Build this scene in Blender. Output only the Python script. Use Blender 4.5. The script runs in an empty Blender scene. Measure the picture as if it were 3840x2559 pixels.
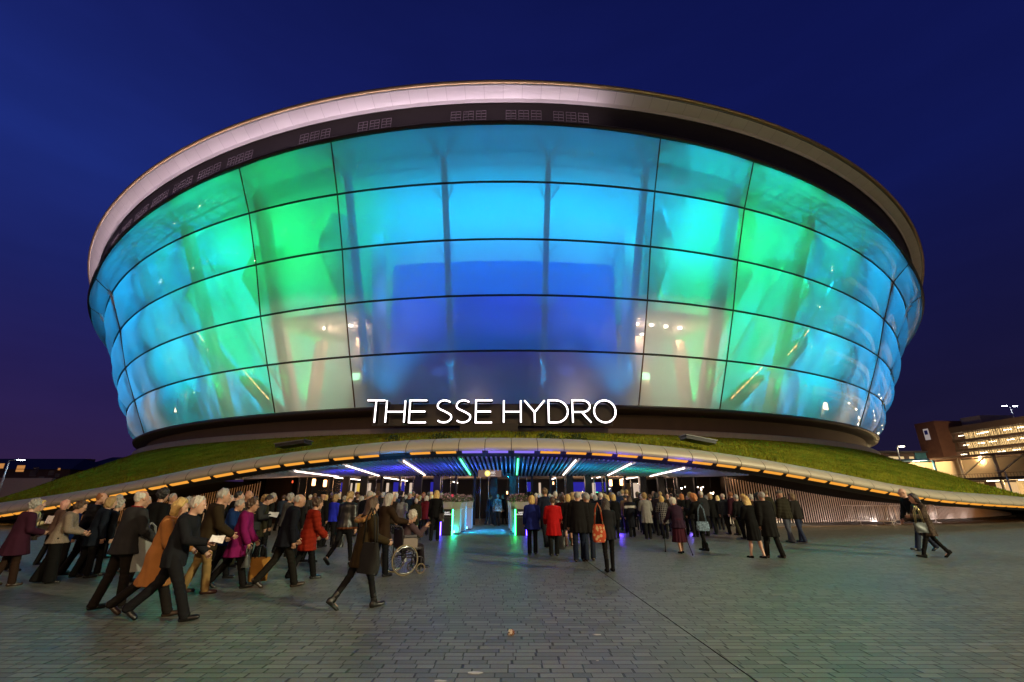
import bpy, math, random
import numpy as np
from math import sin, cos, pi, radians, degrees, atan, atan2, hypot, sqrt
from mathutils import Vector, Matrix

random.seed(7)
SC = bpy.context.scene
COL = SC.collection
R = radians

# ------------------------------------------------------------------ camera
F, HY, CH = 1706.7, 1862.0, 1.6          # focal length in photo pixels, horizon row, eye height
PITCH = atan((HY - 1279.5) / F)
cam = bpy.data.cameras.new('camera')
cam.lens, cam.sensor_width, cam.clip_end, cam.clip_start = 16.0, 36.0, 6000, 0.05
camo = bpy.data.objects.new('camera', cam)
camo.location = (0, 0, CH)
camo.rotation_euler = (pi / 2 + PITCH, 0, 0)
COL.objects.link(camo)
SC.camera = camo

def ray(x, y):
    a, b = (x - 1920) / F, (1279.5 - y) / F
    return (a, cos(PITCH) - b * sin(PITCH), sin(PITCH) + b * cos(PITCH))
def G(x, y, z=0.0):                        # photo pixel -> point on the level z
    d = ray(x, y); t = (z - CH) / d[2]
    return Vector((d[0] * t, d[1] * t, z))
def AT(x, y, Y):                           # photo pixel -> point on the plane at depth Y
    d = ray(x, y); t = Y / d[1]
    return Vector((d[0] * t, Y, CH + d[2] * t))

# ------------------------------------------------------------------ scene graph helpers
def tag(o, label=None, cat=None, group=None, kind=None):
    if label: o['label'] = label
    if cat: o['category'] = cat
    if group: o['group'] = group
    if kind: o['kind'] = kind
    return o
def empty(name, loc=(0, 0, 0), rz=0.0):
    o = bpy.data.objects.new(name, None)
    o.location = loc; o.rotation_euler = (0, 0, rz); o.empty_display_size = 0.2
    COL.objects.link(o)
    return o
def put(name, me, mat=None, parent=None, loc=None, rz=None):
    o = bpy.data.objects.new(name, me)
    COL.objects.link(o)
    if parent: o.parent = parent
    if loc is not None: o.location = loc
    if rz is not None: o.rotation_euler = (0, 0, rz)
    if mat is not None: setmat(o, mat)
    return o
def setmat(o, m):
    if not o.data.materials: o.data.materials.append(m)
    o.material_slots[0].link = 'OBJECT'
    o.material_slots[0].material = m
def copy_tree(o, parent=None):
    c = o.copy(); COL.objects.link(c)
    if parent: c.parent = parent
    for ch in o.children: copy_tree(ch, c)
    return c

class MB:
    """collects shapes of ONE mesh"""
    def __init__(s): s.v = []; s.f = []; s.m = []; s.cur = 0
    def add(s, vs, fs):
        n = len(s.v); s.v += [tuple(p) for p in vs]
        s.f += [tuple(i + n for i in f) for f in fs]; s.m += [s.cur] * len(fs)
    def box(s, c, d, rz=0.0, M=None):
        x, y, z = d[0] / 2, d[1] / 2, d[2] / 2
        P = [Vector((sx * x, sy * y, sz * z)) for sz in (-1, 1) for sy in (-1, 1) for sx in (-1, 1)]
        if rz: P = [Matrix.Rotation(rz, 3, 'Z') @ p for p in P]
        if M: P = [M @ p for p in P]
        P = [p + Vector(c) for p in P]
        s.add(P, [(0, 2, 3, 1), (4, 5, 7, 6), (0, 1, 5, 4), (2, 6, 7, 3), (0, 4, 6, 2), (1, 3, 7, 5)])
    def bar(s, a, b, w, h=None, up=(0, 0, 1)):
        a, b = Vector(a), Vector(b); h = h or w
        t = (b - a).normalized(); u = Vector(up)
        if abs(t.dot(u)) > .98: u = Vector((0, 1, 0))
        x = t.cross(u).normalized(); y = x.cross(t)
        P = [p + x * sx * w / 2 + y * sy * h / 2 for p in (a, b) for sx, sy in ((-1, -1), (1, -1), (1, 1), (-1, 1))]
        s.add(P, [(3, 2, 1, 0), (4, 5, 6, 7), (0, 1, 5, 4), (1, 2, 6, 5), (2, 3, 7, 6), (3, 0, 4, 7)])
    def tube(s, pts, r, n=8, closed=False):
        pts = [Vector(p) for p in pts]; N = len(pts); rs = r if isinstance(r, (list, tuple)) else [r] * N
        rings = []; prev = None
        for i, p in enumerate(pts):
            if closed: t = (pts[(i + 1) % N] - pts[i - 1]).normalized()
            else: t = (pts[min(i + 1, N - 1)] - pts[max(i - 1, 0)]).normalized()
            if prev is None:
                u = Vector((0, 0, 1)) if abs(t.z) < .9 else Vector((0, 1, 0))
                x = t.cross(u).normalized()
            else: x = (prev - t * prev.dot(t)).normalized()
            prev = x; y = t.cross(x)
            rings.append([p + (x * cos(2 * pi * k / n) + y * sin(2 * pi * k / n)) * rs[i] for k in range(n)])
        vs = [q for rg in rings for q in rg]; fs = []
        for i in range(N if closed else N - 1):
            j = (i + 1) % N
            for k in range(n): fs.append((i * n + k, i * n + (k + 1) % n, j * n + (k + 1) % n, j * n + k))
        if not closed: fs += [tuple(range(n))[::-1], tuple((N - 1) * n + k for k in range(n))]
        s.add(vs, fs)
    def lathe(s, prof, c=(0, 0, 0), n=16, M=None):
        vs = []; fs = []
        for r, z in prof:
            for k in range(n):
                p = Vector((r * cos(2 * pi * k / n), r * sin(2 * pi * k / n), z))
                if M: p = M @ p
                vs.append(p + Vector(c))
        for i in range(len(prof) - 1):
            for k in range(n): fs.append((i * n + k, i * n + (k + 1) % n, (i + 1) * n + (k + 1) % n, (i + 1) * n + k))
        fs += [tuple(range(n))[::-1], tuple((len(prof) - 1) * n + k for k in range(n))]
        s.add(vs, fs)
    def grid(s, rows):                     # rows of equally many points -> sheet
        n = len(rows[0]); vs = [p for r in rows for p in r]; fs = []
        for i in range(len(rows) - 1):
            for k in range(n - 1): fs.append((i * n + k, i * n + k + 1, (i + 1) * n + k + 1, (i + 1) * n + k))
        s.add(vs, fs)
    def slab(s, poly, z0, z1):
        n = len(poly)
        s.add([(x, y, z0) for x, y in poly] + [(x, y, z1) for x, y in poly],
              [tuple(range(n))[::-1], tuple(range(n, 2 * n))] + [(i, (i + 1) % n, n + (i + 1) % n, n + i) for i in range(n)])
    def mesh(s, name, mats=None, smooth=False, angle=None):
        me = bpy.data.meshes.new(name)
        me.from_pydata(s.v, [], s.f); 
        for m in (mats or []): me.materials.append(m)
        if mats and len(mats) > 1: me.polygons.foreach_set('material_index', s.m)
        if smooth: me.polygons.foreach_set('use_smooth', [True] * len(me.polygons))
        me.update()
        return me
    def build(s, name, mat=None, parent=None, smooth=False, loc=None):
        mats = mat if isinstance(mat, list) else ([mat] if mat else [])
        return put(name, s.mesh(name, mats, smooth), None, parent, loc)

# ------------------------------------------------------------------ materials
def nt(name):
    m = bpy.data.materials.new(name); m.use_nodes = True
    t = m.node_tree; t.nodes.clear()
    out = t.nodes.new('ShaderNodeOutputMaterial')
    return m, t, out
def N(t, typ, **kw):
    n = t.nodes.new(typ)
    for k, v in kw.items():
        if k in n.inputs: n.inputs[k].default_value = v
        else: setattr(n, k, v)
    return n
_mc = {}
def mat(name, c, rough=.6, metal=0.0, var=.15, scale=8.0, bump=0.0, bscale=60.0, spec=.5, stretch=None, c2=None, emit=None):
    """painted / worn solid: colour broken up by noise, optional relief"""
    key = (name, tuple(c), rough, metal, var, scale, bump, bscale)
    if key in _mc: return _mc[key]
    m, t, out = nt(name); L = t.links.new
    b = N(t, 'ShaderNodeBsdfPrincipled', Roughness=rough, Metallic=metal)
    b.inputs['Specular IOR Level'].default_value = spec
    tc = N(t, 'ShaderNodeTexCoord'); mp = N(t, 'ShaderNodeMapping')
    if stretch: mp.inputs['Scale'].default_value = stretch
    L(tc.outputs['Object'], mp.inputs['Vector'])
    no = N(t, 'ShaderNodeTexNoise', Scale=scale, Detail=5.0, Roughness=.6)
    L(mp.outputs[0], no.inputs['Vector'])
    mx = N(t, 'ShaderNodeMix', data_type='RGBA')
    ca = [max(0, v * (1 - var)) for v in c]; cb = [v * (1 + var) for v in (c2 or c)]
    mx.inputs[6].default_value = (*ca, 1); mx.inputs[7].default_value = (*cb, 1)
    L(no.outputs['Fac'], mx.inputs[0]); L(mx.outputs[2], b.inputs['Base Color'])
    if bump:
        n2 = N(t, 'ShaderNodeTexNoise', Scale=bscale, Detail=3.0); L(mp.outputs[0], n2.inputs['Vector'])
        bp = N(t, 'ShaderNodeBump', Strength=bump, Distance=.02); L(n2.outputs['Fac'], bp.inputs['Height']); L(bp.outputs[0], b.inputs['Normal'])
    L(b.outputs[0], out.inputs[0]); _mc[key] = m
    return m
def glow(name, c, s):
    m, t, out = nt(name)
    e = N(t, 'ShaderNodeEmission', Strength=s); e.inputs[0].default_value = (*c, 1)
    t.links.new(e.outputs[0], out.inputs[0]); return m
def pane(name, tint=(.9, .93, .95), refl=.12, rough=.02):
    m, t, out = nt(name); L = t.links.new
    a = N(t, 'ShaderNodeBsdfTransparent'); a.inputs[0].default_value = (*tint, 1)
    g = N(t, 'ShaderNodeBsdfGlossy', Roughness=rough)
    fr = N(t, 'ShaderNodeLayerWeight', Blend=refl)
    mx = N(t, 'ShaderNodeMixShader'); L(fr.outputs['Fresnel'], mx.inputs[0]); L(a.outputs[0], mx.inputs[1]); L(g.outputs[0], mx.inputs[2])
    L(mx.outputs[0], out.inputs[0]); return m

def light(kind, loc, power, col, size=.3, aim=None, spot=None, blend=.6, sy=None):
    l = bpy.data.lights.new('lamp_light', kind); l.energy = power; l.color = col
    if kind == 'AREA':
        l.shape = 'RECTANGLE'; l.size = size; l.size_y = sy or size
    else: l.shadow_soft_size = size
    if spot: l.spot_size = R(spot); l.spot_blend = blend
    o = bpy.data.objects.new('lamp_light', l); o.location = loc
    if aim is not None:
        o.rotation_euler = (Vector(aim) - Vector(loc)).to_track_quat('-Z', 'Y').to_euler()
    COL.objects.link(o); return o
# ------------------------------------------------------------------ polar frame of the arena
XC, YC = -.7, 95.0
def P(th, r, z): a = R(th); return Vector((XC + r * sin(a), YC - r * cos(a), z))
RING = [(59.3, 8.54, .36, 0.0), (60.9, 11.06, .38, 1.35), (62.45, 13.12, .5, 3.35), (63.82, 16.69, .24, 3.95), (65.43, 20.25, .19, 4.51), (67.22, 14.51, .17, 14.28)]
def ring(k, th):
    r, a, bx, by = RING[k]; z = a + bx * sin(R(th)) + by * cos(R(th))
    if k == 5: z = max(z, ring(4, th)[1] + 1.0)
    return r, z
def rimo(th): return 68.33, 23.67 + .19 * sin(R(th)) + 7.97 * cos(R(th))
def rimi(th): return 67.3, 22.63 + .7 * sin(R(th)) + 8.18 * cos(R(th))
def frange(a, b, step):
    n = max(1, int(round((b - a) / step))); return [a + (b - a) * i / n for i in range(n + 1)]

ARENA = empty('arena', (XC, YC, 0))
tag(ARENA, 'huge round arena with glowing blue and green panels and a tilted pale rim', 'arena')
def ap(name, mb, m, smooth=False, parent=None):
    """arena part given in world coordinates"""
    o = mb.build(name, m, None, smooth)
    o.parent = parent or ARENA
    o.matrix_parent_inverse = Matrix.Translation((-XC, -YC, 0)) if not parent else Matrix.Identity(4)
    return o

M_mull = mat('mullion_paint', (.03, .022, .016), .5, .3)
M_brown = mat('bronze_mullion', (.13, .06, .03), .45, .4)
M_col = mat('steel_column_paint', (.75, .75, .75), .5, 0, .08, 2)
M_in = mat('interior_plaster', (.62, .62, .62), .8, 0, .12, .6)
M_bluew = mat('blue_wall_panels', (.06, .13, .6), .7, 0, .15, .5)
M_drum = mat('drum_cladding', (.085, .05, .03), .55, .2, .25, .8, .15, 3, stretch=(1, 1, .2))
M_kerb = mat('ledge_stone', (.3, .25, .2), .7, 0, .2, 2)
M_dark = mat('dark_soffit_metal', (.018, .014, .014), .5, .4)
M_rim = mat('rim_cladding', (.55, .52, .52), .42, .1, .1, 1.2)
M_lip = mat('rim_lip_metal', (.42, .3, .16), .3, .6, .2, 1.0)
M_truss = mat('roof_truss_paint', (.4, .4, .4), .6)
M_conc = mat('concourse_floor', (.4, .36, .33), .7)

# ETFE-like cushion: part clear, part scattering, glossy skin, printed dots
def cushion():
    m, t, out = nt('translucent_cushion'); L = t.links.new
    tr = N(t, 'ShaderNodeBsdfTransparent'); tr.inputs[0].default_value = (.72, .74, .75, 1)
    tl = N(t, 'ShaderNodeBsdfTranslucent'); tl.inputs[0].default_value = (.74, .76, .77, 1)
    df = N(t, 'ShaderNodeBsdfDiffuse'); df.inputs[0].default_value = (.5, .5, .5, 1)
    a0 = N(t, 'ShaderNodeMixShader'); a0.inputs[0].default_value = .04; L(tl.outputs[0], a0.inputs[1]); L(df.outputs[0], a0.inputs[2])
    a = N(t, 'ShaderNodeMixShader'); a.inputs[0].default_value = .6; L(tr.outputs[0], a.inputs[1]); L(a0.outputs[0], a.inputs[2])
    g = N(t, 'ShaderNodeBsdfGlossy', Roughness=.025)
    fr = N(t, 'ShaderNodeFresnel', IOR=1.38)
    mn = N(t, 'ShaderNodeMath', operation='MINIMUM'); L(fr.outputs[0], mn.inputs[0]); mn.inputs[1].default_value = .22
    b = N(t, 'ShaderNodeMixShader'); L(mn.outputs[0], b.inputs[0]); L(a.outputs[0], b.inputs[1]); L(g.outputs[0], b.inputs[2])
    L(b.outputs[0], out.inputs[0]); return m
M_cush = cushion()

EDGES = [-73.3, -50.8, -43.3, -19.4, -11.8, 10.7, 18.1, 40.5, 48.0, 70.5]
for i in range(len(EDGES) - 1):
    t0, t1 = EDGES[i], EDGES[i + 1]; wide = t1 - t0 > 10
    nu = 30 if wide else 12; nv = 10
    for k in range(5):
        mb = MB(); rows = []
        for b in range(nv + 1):
            v = b / nv; row = []
            for a in range(nu + 1):
                u = a / nu; th = t0 + (t1 - t0) * u
                r0, z0 = ring(k, th); r1, z1 = ring(k + 1, th)
                bul = .6 * (1 - abs(2 * u - 1) ** (5 if wide else 3)) * (1 - abs(2 * v - 1) ** 2.2)
                r = r0 + (r1 - r0) * v + bul * .9; z = z0 + (z1 - z0) * v - bul * .3
                row.append(P(th, r, z))
            rows.append(row)
        mb.grid(rows)
        ap('facade_panel', mb, M_cush, True)
def ringtube(k, rad, name, m, dr=0.0, dz=0.0, a=-73.3, b=70.5):
    mb = MB(); pts = [P(t, ring(k, t)[0] + dr, ring(k, t)[1] + dz) for t in frange(a, b, 1.2)]
    mb.tube(pts, rad, 6); ap(name, mb, m, True)
for k in (1, 2, 3, 4): ringtube(k, .085, 'ring_mullion', M_mull, .08)
ringtube(5, .2, 'top_gutter', M_mull, .05, .05)
for t in EDGES:
    mb = MB(); pts = []
    for k in range(5):
        r0, z0 = ring(k, t); r1, z1 = ring(k + 1, t)
        for q in range(3): pts.append(P(t, r0 + (r1 - r0) * q / 3 + .03, z0 + (z1 - z0) * q / 3))
    r, z = ring(5, t); pts.append(P(t, r + .03, z)); mb.tube(pts, .055, 6)
    ap('vertical_mullion', mb, M_brown, True)

# dark louvre band between the glazing and the rim, rim cladding, lip, roof
TH = frange(-100, 100, 1.6)
mb = MB(); mb.grid([[P(t, ring(5, t)[0] - .25, ring(5, t)[1]) for t in TH], [P(t, 66.7, (ring(5, t)[1] + rimi(t)[1]) / 2) for t in TH], [P(t, rimi(t)[0] - .1, rimi(t)[1] + .02) for t in TH]])
ap('louvre_band', mb, M_dark, True)
# ventilation grilles in the band: rows of thin bright blades
for c0 in list(frange(-62, -21, 3.1)) + [-14.5, -10.0, -3.5, 0.2, 3.4]:
    mb = MB()
    for q in range(3):
        ta = c0 + q * .85
        for s in range(5):
            f = .18 + s * .14
            for e in range(2):
                pa = []
                for tt in (ta + e * .36, ta + e * .36 + .3):
                    z = ring(5, tt)[1] + (rimi(tt)[1] - ring(5, tt)[1]) * f; pa.append(P(tt, 67.02, z))
                mb.bar(pa[0], pa[1], .035, .03)
        za, zb_ = [ring(5, ta + .34)[1] + (rimi(ta + .34)[1] - ring(5, ta + .34)[1]) * f for f in (.16, .76)]
        for o_ in (.0, .33, .66): mb.bar(P(ta + o_, 67.0, za), P(ta + o_, 67.0, zb_), .025, .03)
    mb.bar(P(c0, 67.0, ring(5, c0)[1] + (rimi(c0)[1] - ring(5, c0)[1]) * .14), P(c0 + 2.4, 67.0, ring(5, c0 + 2.4)[1] + (rimi(c0 + 2.4)[1] - ring(5, c0 + 2.4)[1]) * .14), .05, .04)
    ap('louvre_grille', mb, mat('grille_blades', (.13, .105, .12), .4, .3))
mb = MB(); mb.grid([[P(t, rimi(t)[0], rimi(t)[1]) for t in TH], [P(t, 67.42, rimi(t)[1] + .26) for t in TH]])
ap('rim_lower_edge', mb, M_rim, True)
def rimmat():
    m, t, out = nt('rim_panel_cladding'); L = t.links.new
    b = N(t, 'ShaderNodeBsdfPrincipled', Roughness=.42); tc = N(t, 'ShaderNodeTexCoord')
    uv = N(t, 'ShaderNodeSeparateXYZ'); L(tc.outputs['Object'], uv.inputs[0])
    x = N(t, 'ShaderNodeMath', operation='SUBTRACT'); L(uv.outputs[0], x.inputs[0]); x.inputs[1].default_value = XC
    y = N(t, 'ShaderNodeMath', operation='SUBTRACT'); y.inputs[0].default_value = YC; L(uv.outputs[1], y.inputs[1])
    at = N(t, 'ShaderNodeMath', operation='ARCTAN2'); L(x.outputs[0], at.inputs[0]); L(y.outputs[0], at.inputs[1])
    mu = N(t, 'ShaderNodeMath', operation='MULTIPLY'); L(at.outputs[0], mu.inputs[0]); mu.inputs[1].default_value = 46.0
    fr = N(t, 'ShaderNodeMath', operation='FRACT'); L(mu.outputs[0], fr.inputs[0])
    lt = N(t, 'ShaderNodeMath', operation='LESS_THAN'); L(fr.outputs[0], lt.inputs[0]); lt.inputs[1].default_value = .025
    fl = N(t, 'ShaderNodeMath', operation='FLOOR'); L(mu.outputs[0], fl.inputs[0])
    wn = N(t, 'ShaderNodeTexWhiteNoise', noise_dimensions='1D'); L(fl.outputs[0], wn.inputs['W'])
    cr = N(t, 'ShaderNodeMix', data_type='RGBA'); cr.inputs[6].default_value = (.535, .5, .5, 1); cr.inputs[7].default_value = (.57, .54, .53, 1); L(wn.outputs[0], cr.inputs[0])
    mx = N(t, 'ShaderNodeMix', data_type='RGBA'); L(lt.outputs[0], mx.inputs[0]); L(cr.outputs[2], mx.inputs[6]); mx.inputs[7].default_value = (.38, .35, .35, 1)
    L(mx.outputs[2], b.inputs['Base Color']); L(b.outputs[0], out.inputs[0]); return m
mb = MB(); mb.grid([[P(t, 67.42, rimi(t)[1] + .26) for t in TH], [P(t, 67.9, rimi(t)[1] + (rimo(t)[1] - rimi(t)[1]) * .6) for t in TH], [P(t, rimo(t)[0], rimo(t)[1]) for t in TH]])
ap('rim_cladding', mb, rimmat(), True)
mb = MB(); mb.tube([P(t, rimo(t)[0] + .02, rimo(t)[1] + .1) for t in TH], .16, 8); ap('rim_lip', mb, M_lip, True)
mb = MB(); mb.grid([[P(t, r, rimo(t)[1] * (r / 68.3) + 41 * (1 - r / 68.3) - .1) for t in TH] for r in (68.3, 60, 40, 15, 1)])
ap('roof', mb, mat('roof_sheet', (.2, .2, .21), .5, .3), True)
mb = MB(); TB = frange(68, 292, 4)
mb.grid([[P(t, 59 + 0 * t, 5) for t in TB], [P(t, 66, 22) for t in TB], [P(t, 67.5, 27) for t in TB]]); ap('rear_wall', mb, M_in, True)

# base: projecting ledge, recessed drum, kerb
mb = MB(); T2 = frange(-75, 75, 1.5)
pr = [(59.35, -.02), (59.7, -.25), (59.6, -.5), (58.2, -.62)]
mb.grid([[P(t, r, ring(0, t)[1] + dz) for t in T2] for r, dz in pr]); ap('base_ledge', mb, mat('ledge_metal', (.05, .03, .02), .5, .3), True)
mb = MB(); mb.grid([[P(t, 58.2, ring(0, t)[1] - .62) for t in T2], [P(t, 58.4, 5.0) for t in T2]]); ap('base_drum', mb, M_drum, True)
mb = MB(); mb.grid([[P(t, r, z) for t in T2] for r, z in ((58.4, 6.72), (59.3, 6.7), (59.42, 6.6), (59.4, 6.0))]); ap('base_kerb', mb, M_kerb, True)

# interior: sloping bowl wall, floor, upper gallery slabs, ring truss, columns
def wallr(z): return 50.5 + (z - 8.3) * .52
for t in (-47, -39.5, -31.5, -23.4, -15.4, 14.0, 21.8, 29.2, 36.6, 44.5):      # folded fins on the bowl wall
    mb = MB(); z0_, z1_ = (14.5, 24) if abs(t) > 18 else (17, 25.5); vs = []
    for s in (-.12, .12):
        for r_, z_ in ((wallr(z0_) - .2, z0_), (wallr(z0_) + 1.2, z0_), (wallr(z1_) + 3.6, z1_ - 3.5), (wallr(z1_) + 3.2, z1_), (wallr(z1_) - .2, z1_ + 1.5)):
            vs.append(P(t + s + (z_ - z0_) * .12 * (1 if t < 0 else -1), min(r_, 62.5), z_))
    mb.add(vs, [(0, 1, 2, 3, 4), (9, 8, 7, 6, 5)] + [(i, 5 + i, 5 + (i + 1) % 5, (i + 1) % 5) for i in range(5)]); ap('bowl_fin', mb, M_in)
def wtop(t): return ring(5, t)[1] + 3.1
mb = MB(); mb.grid([[P(t, min(wallr(8.3 + f * (wtop(t) - 8.3)), 61.0), 8.3 + f * (wtop(t) - 8.3)) for t in T2] for f in (0, .15, .3, .45, .6, .75, .88, 1.0)]); ap('bowl_wall', mb, M_in, True)
mb = MB(); mb.grid([[P(t, r, ring(0, t)[1] - .05) for t in T2] for r in (48, 59.2)]); ap('concourse_floor', mb, M_conc)
for a, b in ((-20.0, -11.5), (10.5, 18.6)):
    mb = MB(); tt = frange(a, b, 1)
    mb.grid([[P(t, r, z) for t in tt] for r, z in ((52, 16.15), (60.6, 16.15), (60.6, 16.6), (54, 16.6))])
    ap('gallery_slab', mb, M_conc)
    mb = MB()
    for z in (16.95, 17.3, 17.65): mb.tube([P(t, 60.4, z) for t in tt], .03, 5)
    for t in tt: mb.tube([P(t, 60.4, 16.6), P(t, 60.4, 17.65)], .035, 5)
    ap('gallery_railing', mb, M_mull)
mb = MB()
for t in frange(-60, 60, 1.25): mb.bar(P(t, 63.4, ring(5, t)[1] - .55), P(t, 66.2, ring(5, t)[1] - .25), .14, .1)
for r, dz in ((63.4, -.6), (64.8, -.45)): mb.tube([P(t, r, ring(5, t)[1] + dz) for t in T2], .09, 5)
ap('roof_truss', mb, M_truss)
mb = MB(); mb.grid([[P(t, min(wallr(wtop(t)), 61.0), wtop(t)) for t in T2], [P(t, 64, ring(5, t)[1] + 1.7) for t in T2], [P(t, 67.0, ring(5, t)[1] + .05) for t in T2]])
ap('inner_ceiling', mb, M_in, True)
mb = MB(); tt = frange(-10.4, 10.2, 1)
mb.grid([[P(t, r, z) for t in tt] for r, z in ((56.6, 8.4), (57.2, 16), (57.8, 23.4), (52, 23.4))])
for z in (11.5, 14.6, 17.6, 20.6): mb.tube([P(t, 57 + (z - 8.4) * .08 + .02, z) for t in tt], .03, 4)
ap('atrium_wall', mb, M_bluew)
for s in (-1, 1):                             # raking piers that flank the blue wall
    mb = MB(); tc_ = 10.6 * s
    mb.bar(P(tc_, 57.2, 8.3), P(tc_ * 1.03, 60.2, 24), 1.1, .5); ap('raking_pier', mb, M_col)
COLS = [-50.8, -43.3, -35.3, -27.3, -19.0, -11.4, -4.19, 3.18, 10.3, 17.7, 25.6, 33.0, 40.5, 48]
for t in COLS:
    mb = MB()
    r0, z0 = ring(0, t); r1, z1 = ring(5, t)
    w_ = .42 if abs(t) < 12 else 1.1
    mb.bar(P(t, r0 - 1.7, z0), P(t, r1 - 2.0, z1 - 1.5), w_, .6)
    for s in (-1, 1): mb.bar(P(t, r1 - 1.9, z1 - 1.7), P(t + s * 1.0, r1 - .8, z1 - .2), .16, .16)
    for k in (1, 2, 3, 4):
        r, z = ring(k, t)
        for s in (-1, 1): mb.bar(P(t, r - 1.75, z - .7), P(t + s * .7, r - .25, z - .1), .09, .09)
    ap('facade_column', mb, M_col)
for a, s in ((-27.3, 1), (-35.3, 1), (25.6, -1), (33.0, -1), (-11.4, -1), (10.3, 1)):  # raking struts behind the columns
    mb = MB(); mb.bar(P(a, 63.5, 24), P(a + s * 6.2, 57.5, 11), .16, .16); ap('raking_strut', mb, M_col)

# stairs with lit handrails behind the wide side panels
M_hand = glow('handrail_light', (1.0, .45, .13), 8.0)
def stair(t0, z0, t1, z1, r, n):
    mb = MB()
    for i in range(n):
        f = i / (n - 1); mb.box(P(t0 + (t1 - t0) * f, r - 1.2, z0 + (z1 - z0) * f), (.5, 2.0, .12), R(t0 + (t1 - t0) * f))
    mb.bar(P(t0, r - .15, z0 - .2), P(t1, r - .15, z1 - .2), .08, .35)
    o = ap('stair_flight', mb, M_conc)
    mb = MB(); seg = 7
    for i in range(seg):
        fa, fb = (i + .12) / seg, (i + .8) / seg
        mb.tube([P(t0 + (t1 - t0) * f, r, z0 + (z1 - z0) * f + .9) for f in (fa, fb)], .035, 5)
    ap('handrail_light', mb, M_hand)
stair(-21.5, 9.0, -26.2, 12.6, 58.2, 16); stair(-27.8, 13.4, -33.2, 17.2, 59.6, 18)
stair(20.5, 9.0, 25.4, 12.6, 58.2, 16); stair(27.0, 13.4, 32.2, 17.2, 59.6, 18)
# lit cabinets, exit sign boxes and downlights on the concourse
M_warm = glow('warm_lamp', (1.0, .72, .42), 9.0); M_wh = glow('downlight', (1.0, .88, .7), 26.0); M_ex = glow('exit_sign_light', (.45, 1.0, .55), 4.0)
for th, r, z, d, m, nm in ((-37.5, 58.2, 10.6, (.9, .15, .75), M_warm, 'wall_lamp'), (35.3, 58.2, 10.6, (.9, .15, .75), M_warm, 'wall_lamp'),
                           (-13.2, 57.5, 11.6, (.75, .12, .6), M_ex, 'exit_sign'), (12.5, 57.5, 11.6, (.75, .12, .6), M_ex, 'exit_sign')):
    mb = MB(); mb.box(P(th, r, z), d, R(th)); ap(nm, mb, m)
for th, r, z in ((-16.2, 58.5, 16.0), (-13.6, 58.5, 16.0), (-12.6, 56, 16.05), (11.6, 58.5, 16.0), (13.0, 58.5, 16.0), (14.4, 58.5, 16.0), (15.8, 58.5, 16.0), (11.9, 56, 16.05), (13.4, 56, 16.05)):
    mb = MB(); mb.lathe([(.16, 0), (.16, .1)], P(th, r, z), 10); ap('downlight', mb, M_wh)
for th in (-38.0, 35.6):
    mb = MB(); mb.box(P(th, 57.6, 10.6), (1.9, .3, 4.4), R(th)); ap('cabinet_wall', mb, mat('cabinet_cream', (.6, .5, .36), .7))
for th in (-17.6, -13.2, 12.4, 16.6):
    mb = MB(); mb.box(P(th, 57.0, 11.9), (1.1, .5, 7.0), R(th)); ap('concourse_pier', mb, mat('pier_cream', (.62, .5, .38), .7))

CY, GR, TE, BL = (.0, .52, 1.0), (.0, 1.0, .17), (.0, .95, .62), (.05, .18, 1.0)
def uplight(th, c, pw):
    r0, z0 = ring(0, th); r1, z1 = ring(5, th); light('SPOT', P(th, r0 - .75, z0 + .3), pw, c, .2, P(th, r0 + (r1 - r0) * .75 - 1.7, z0 + (z1 - z0) * .75), 26, .8)
def inl(th, z, c, pw, r=None, size=.7):
    """coloured floodlight inside the facade, aimed at the bowl wall"""
    rr = r or (wallr(z) + 5.2)
    light('SPOT', P(th, rr, z - 1.0), pw, c, size, P(th, wallr(z), z + .3), 128, 1.0)
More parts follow.
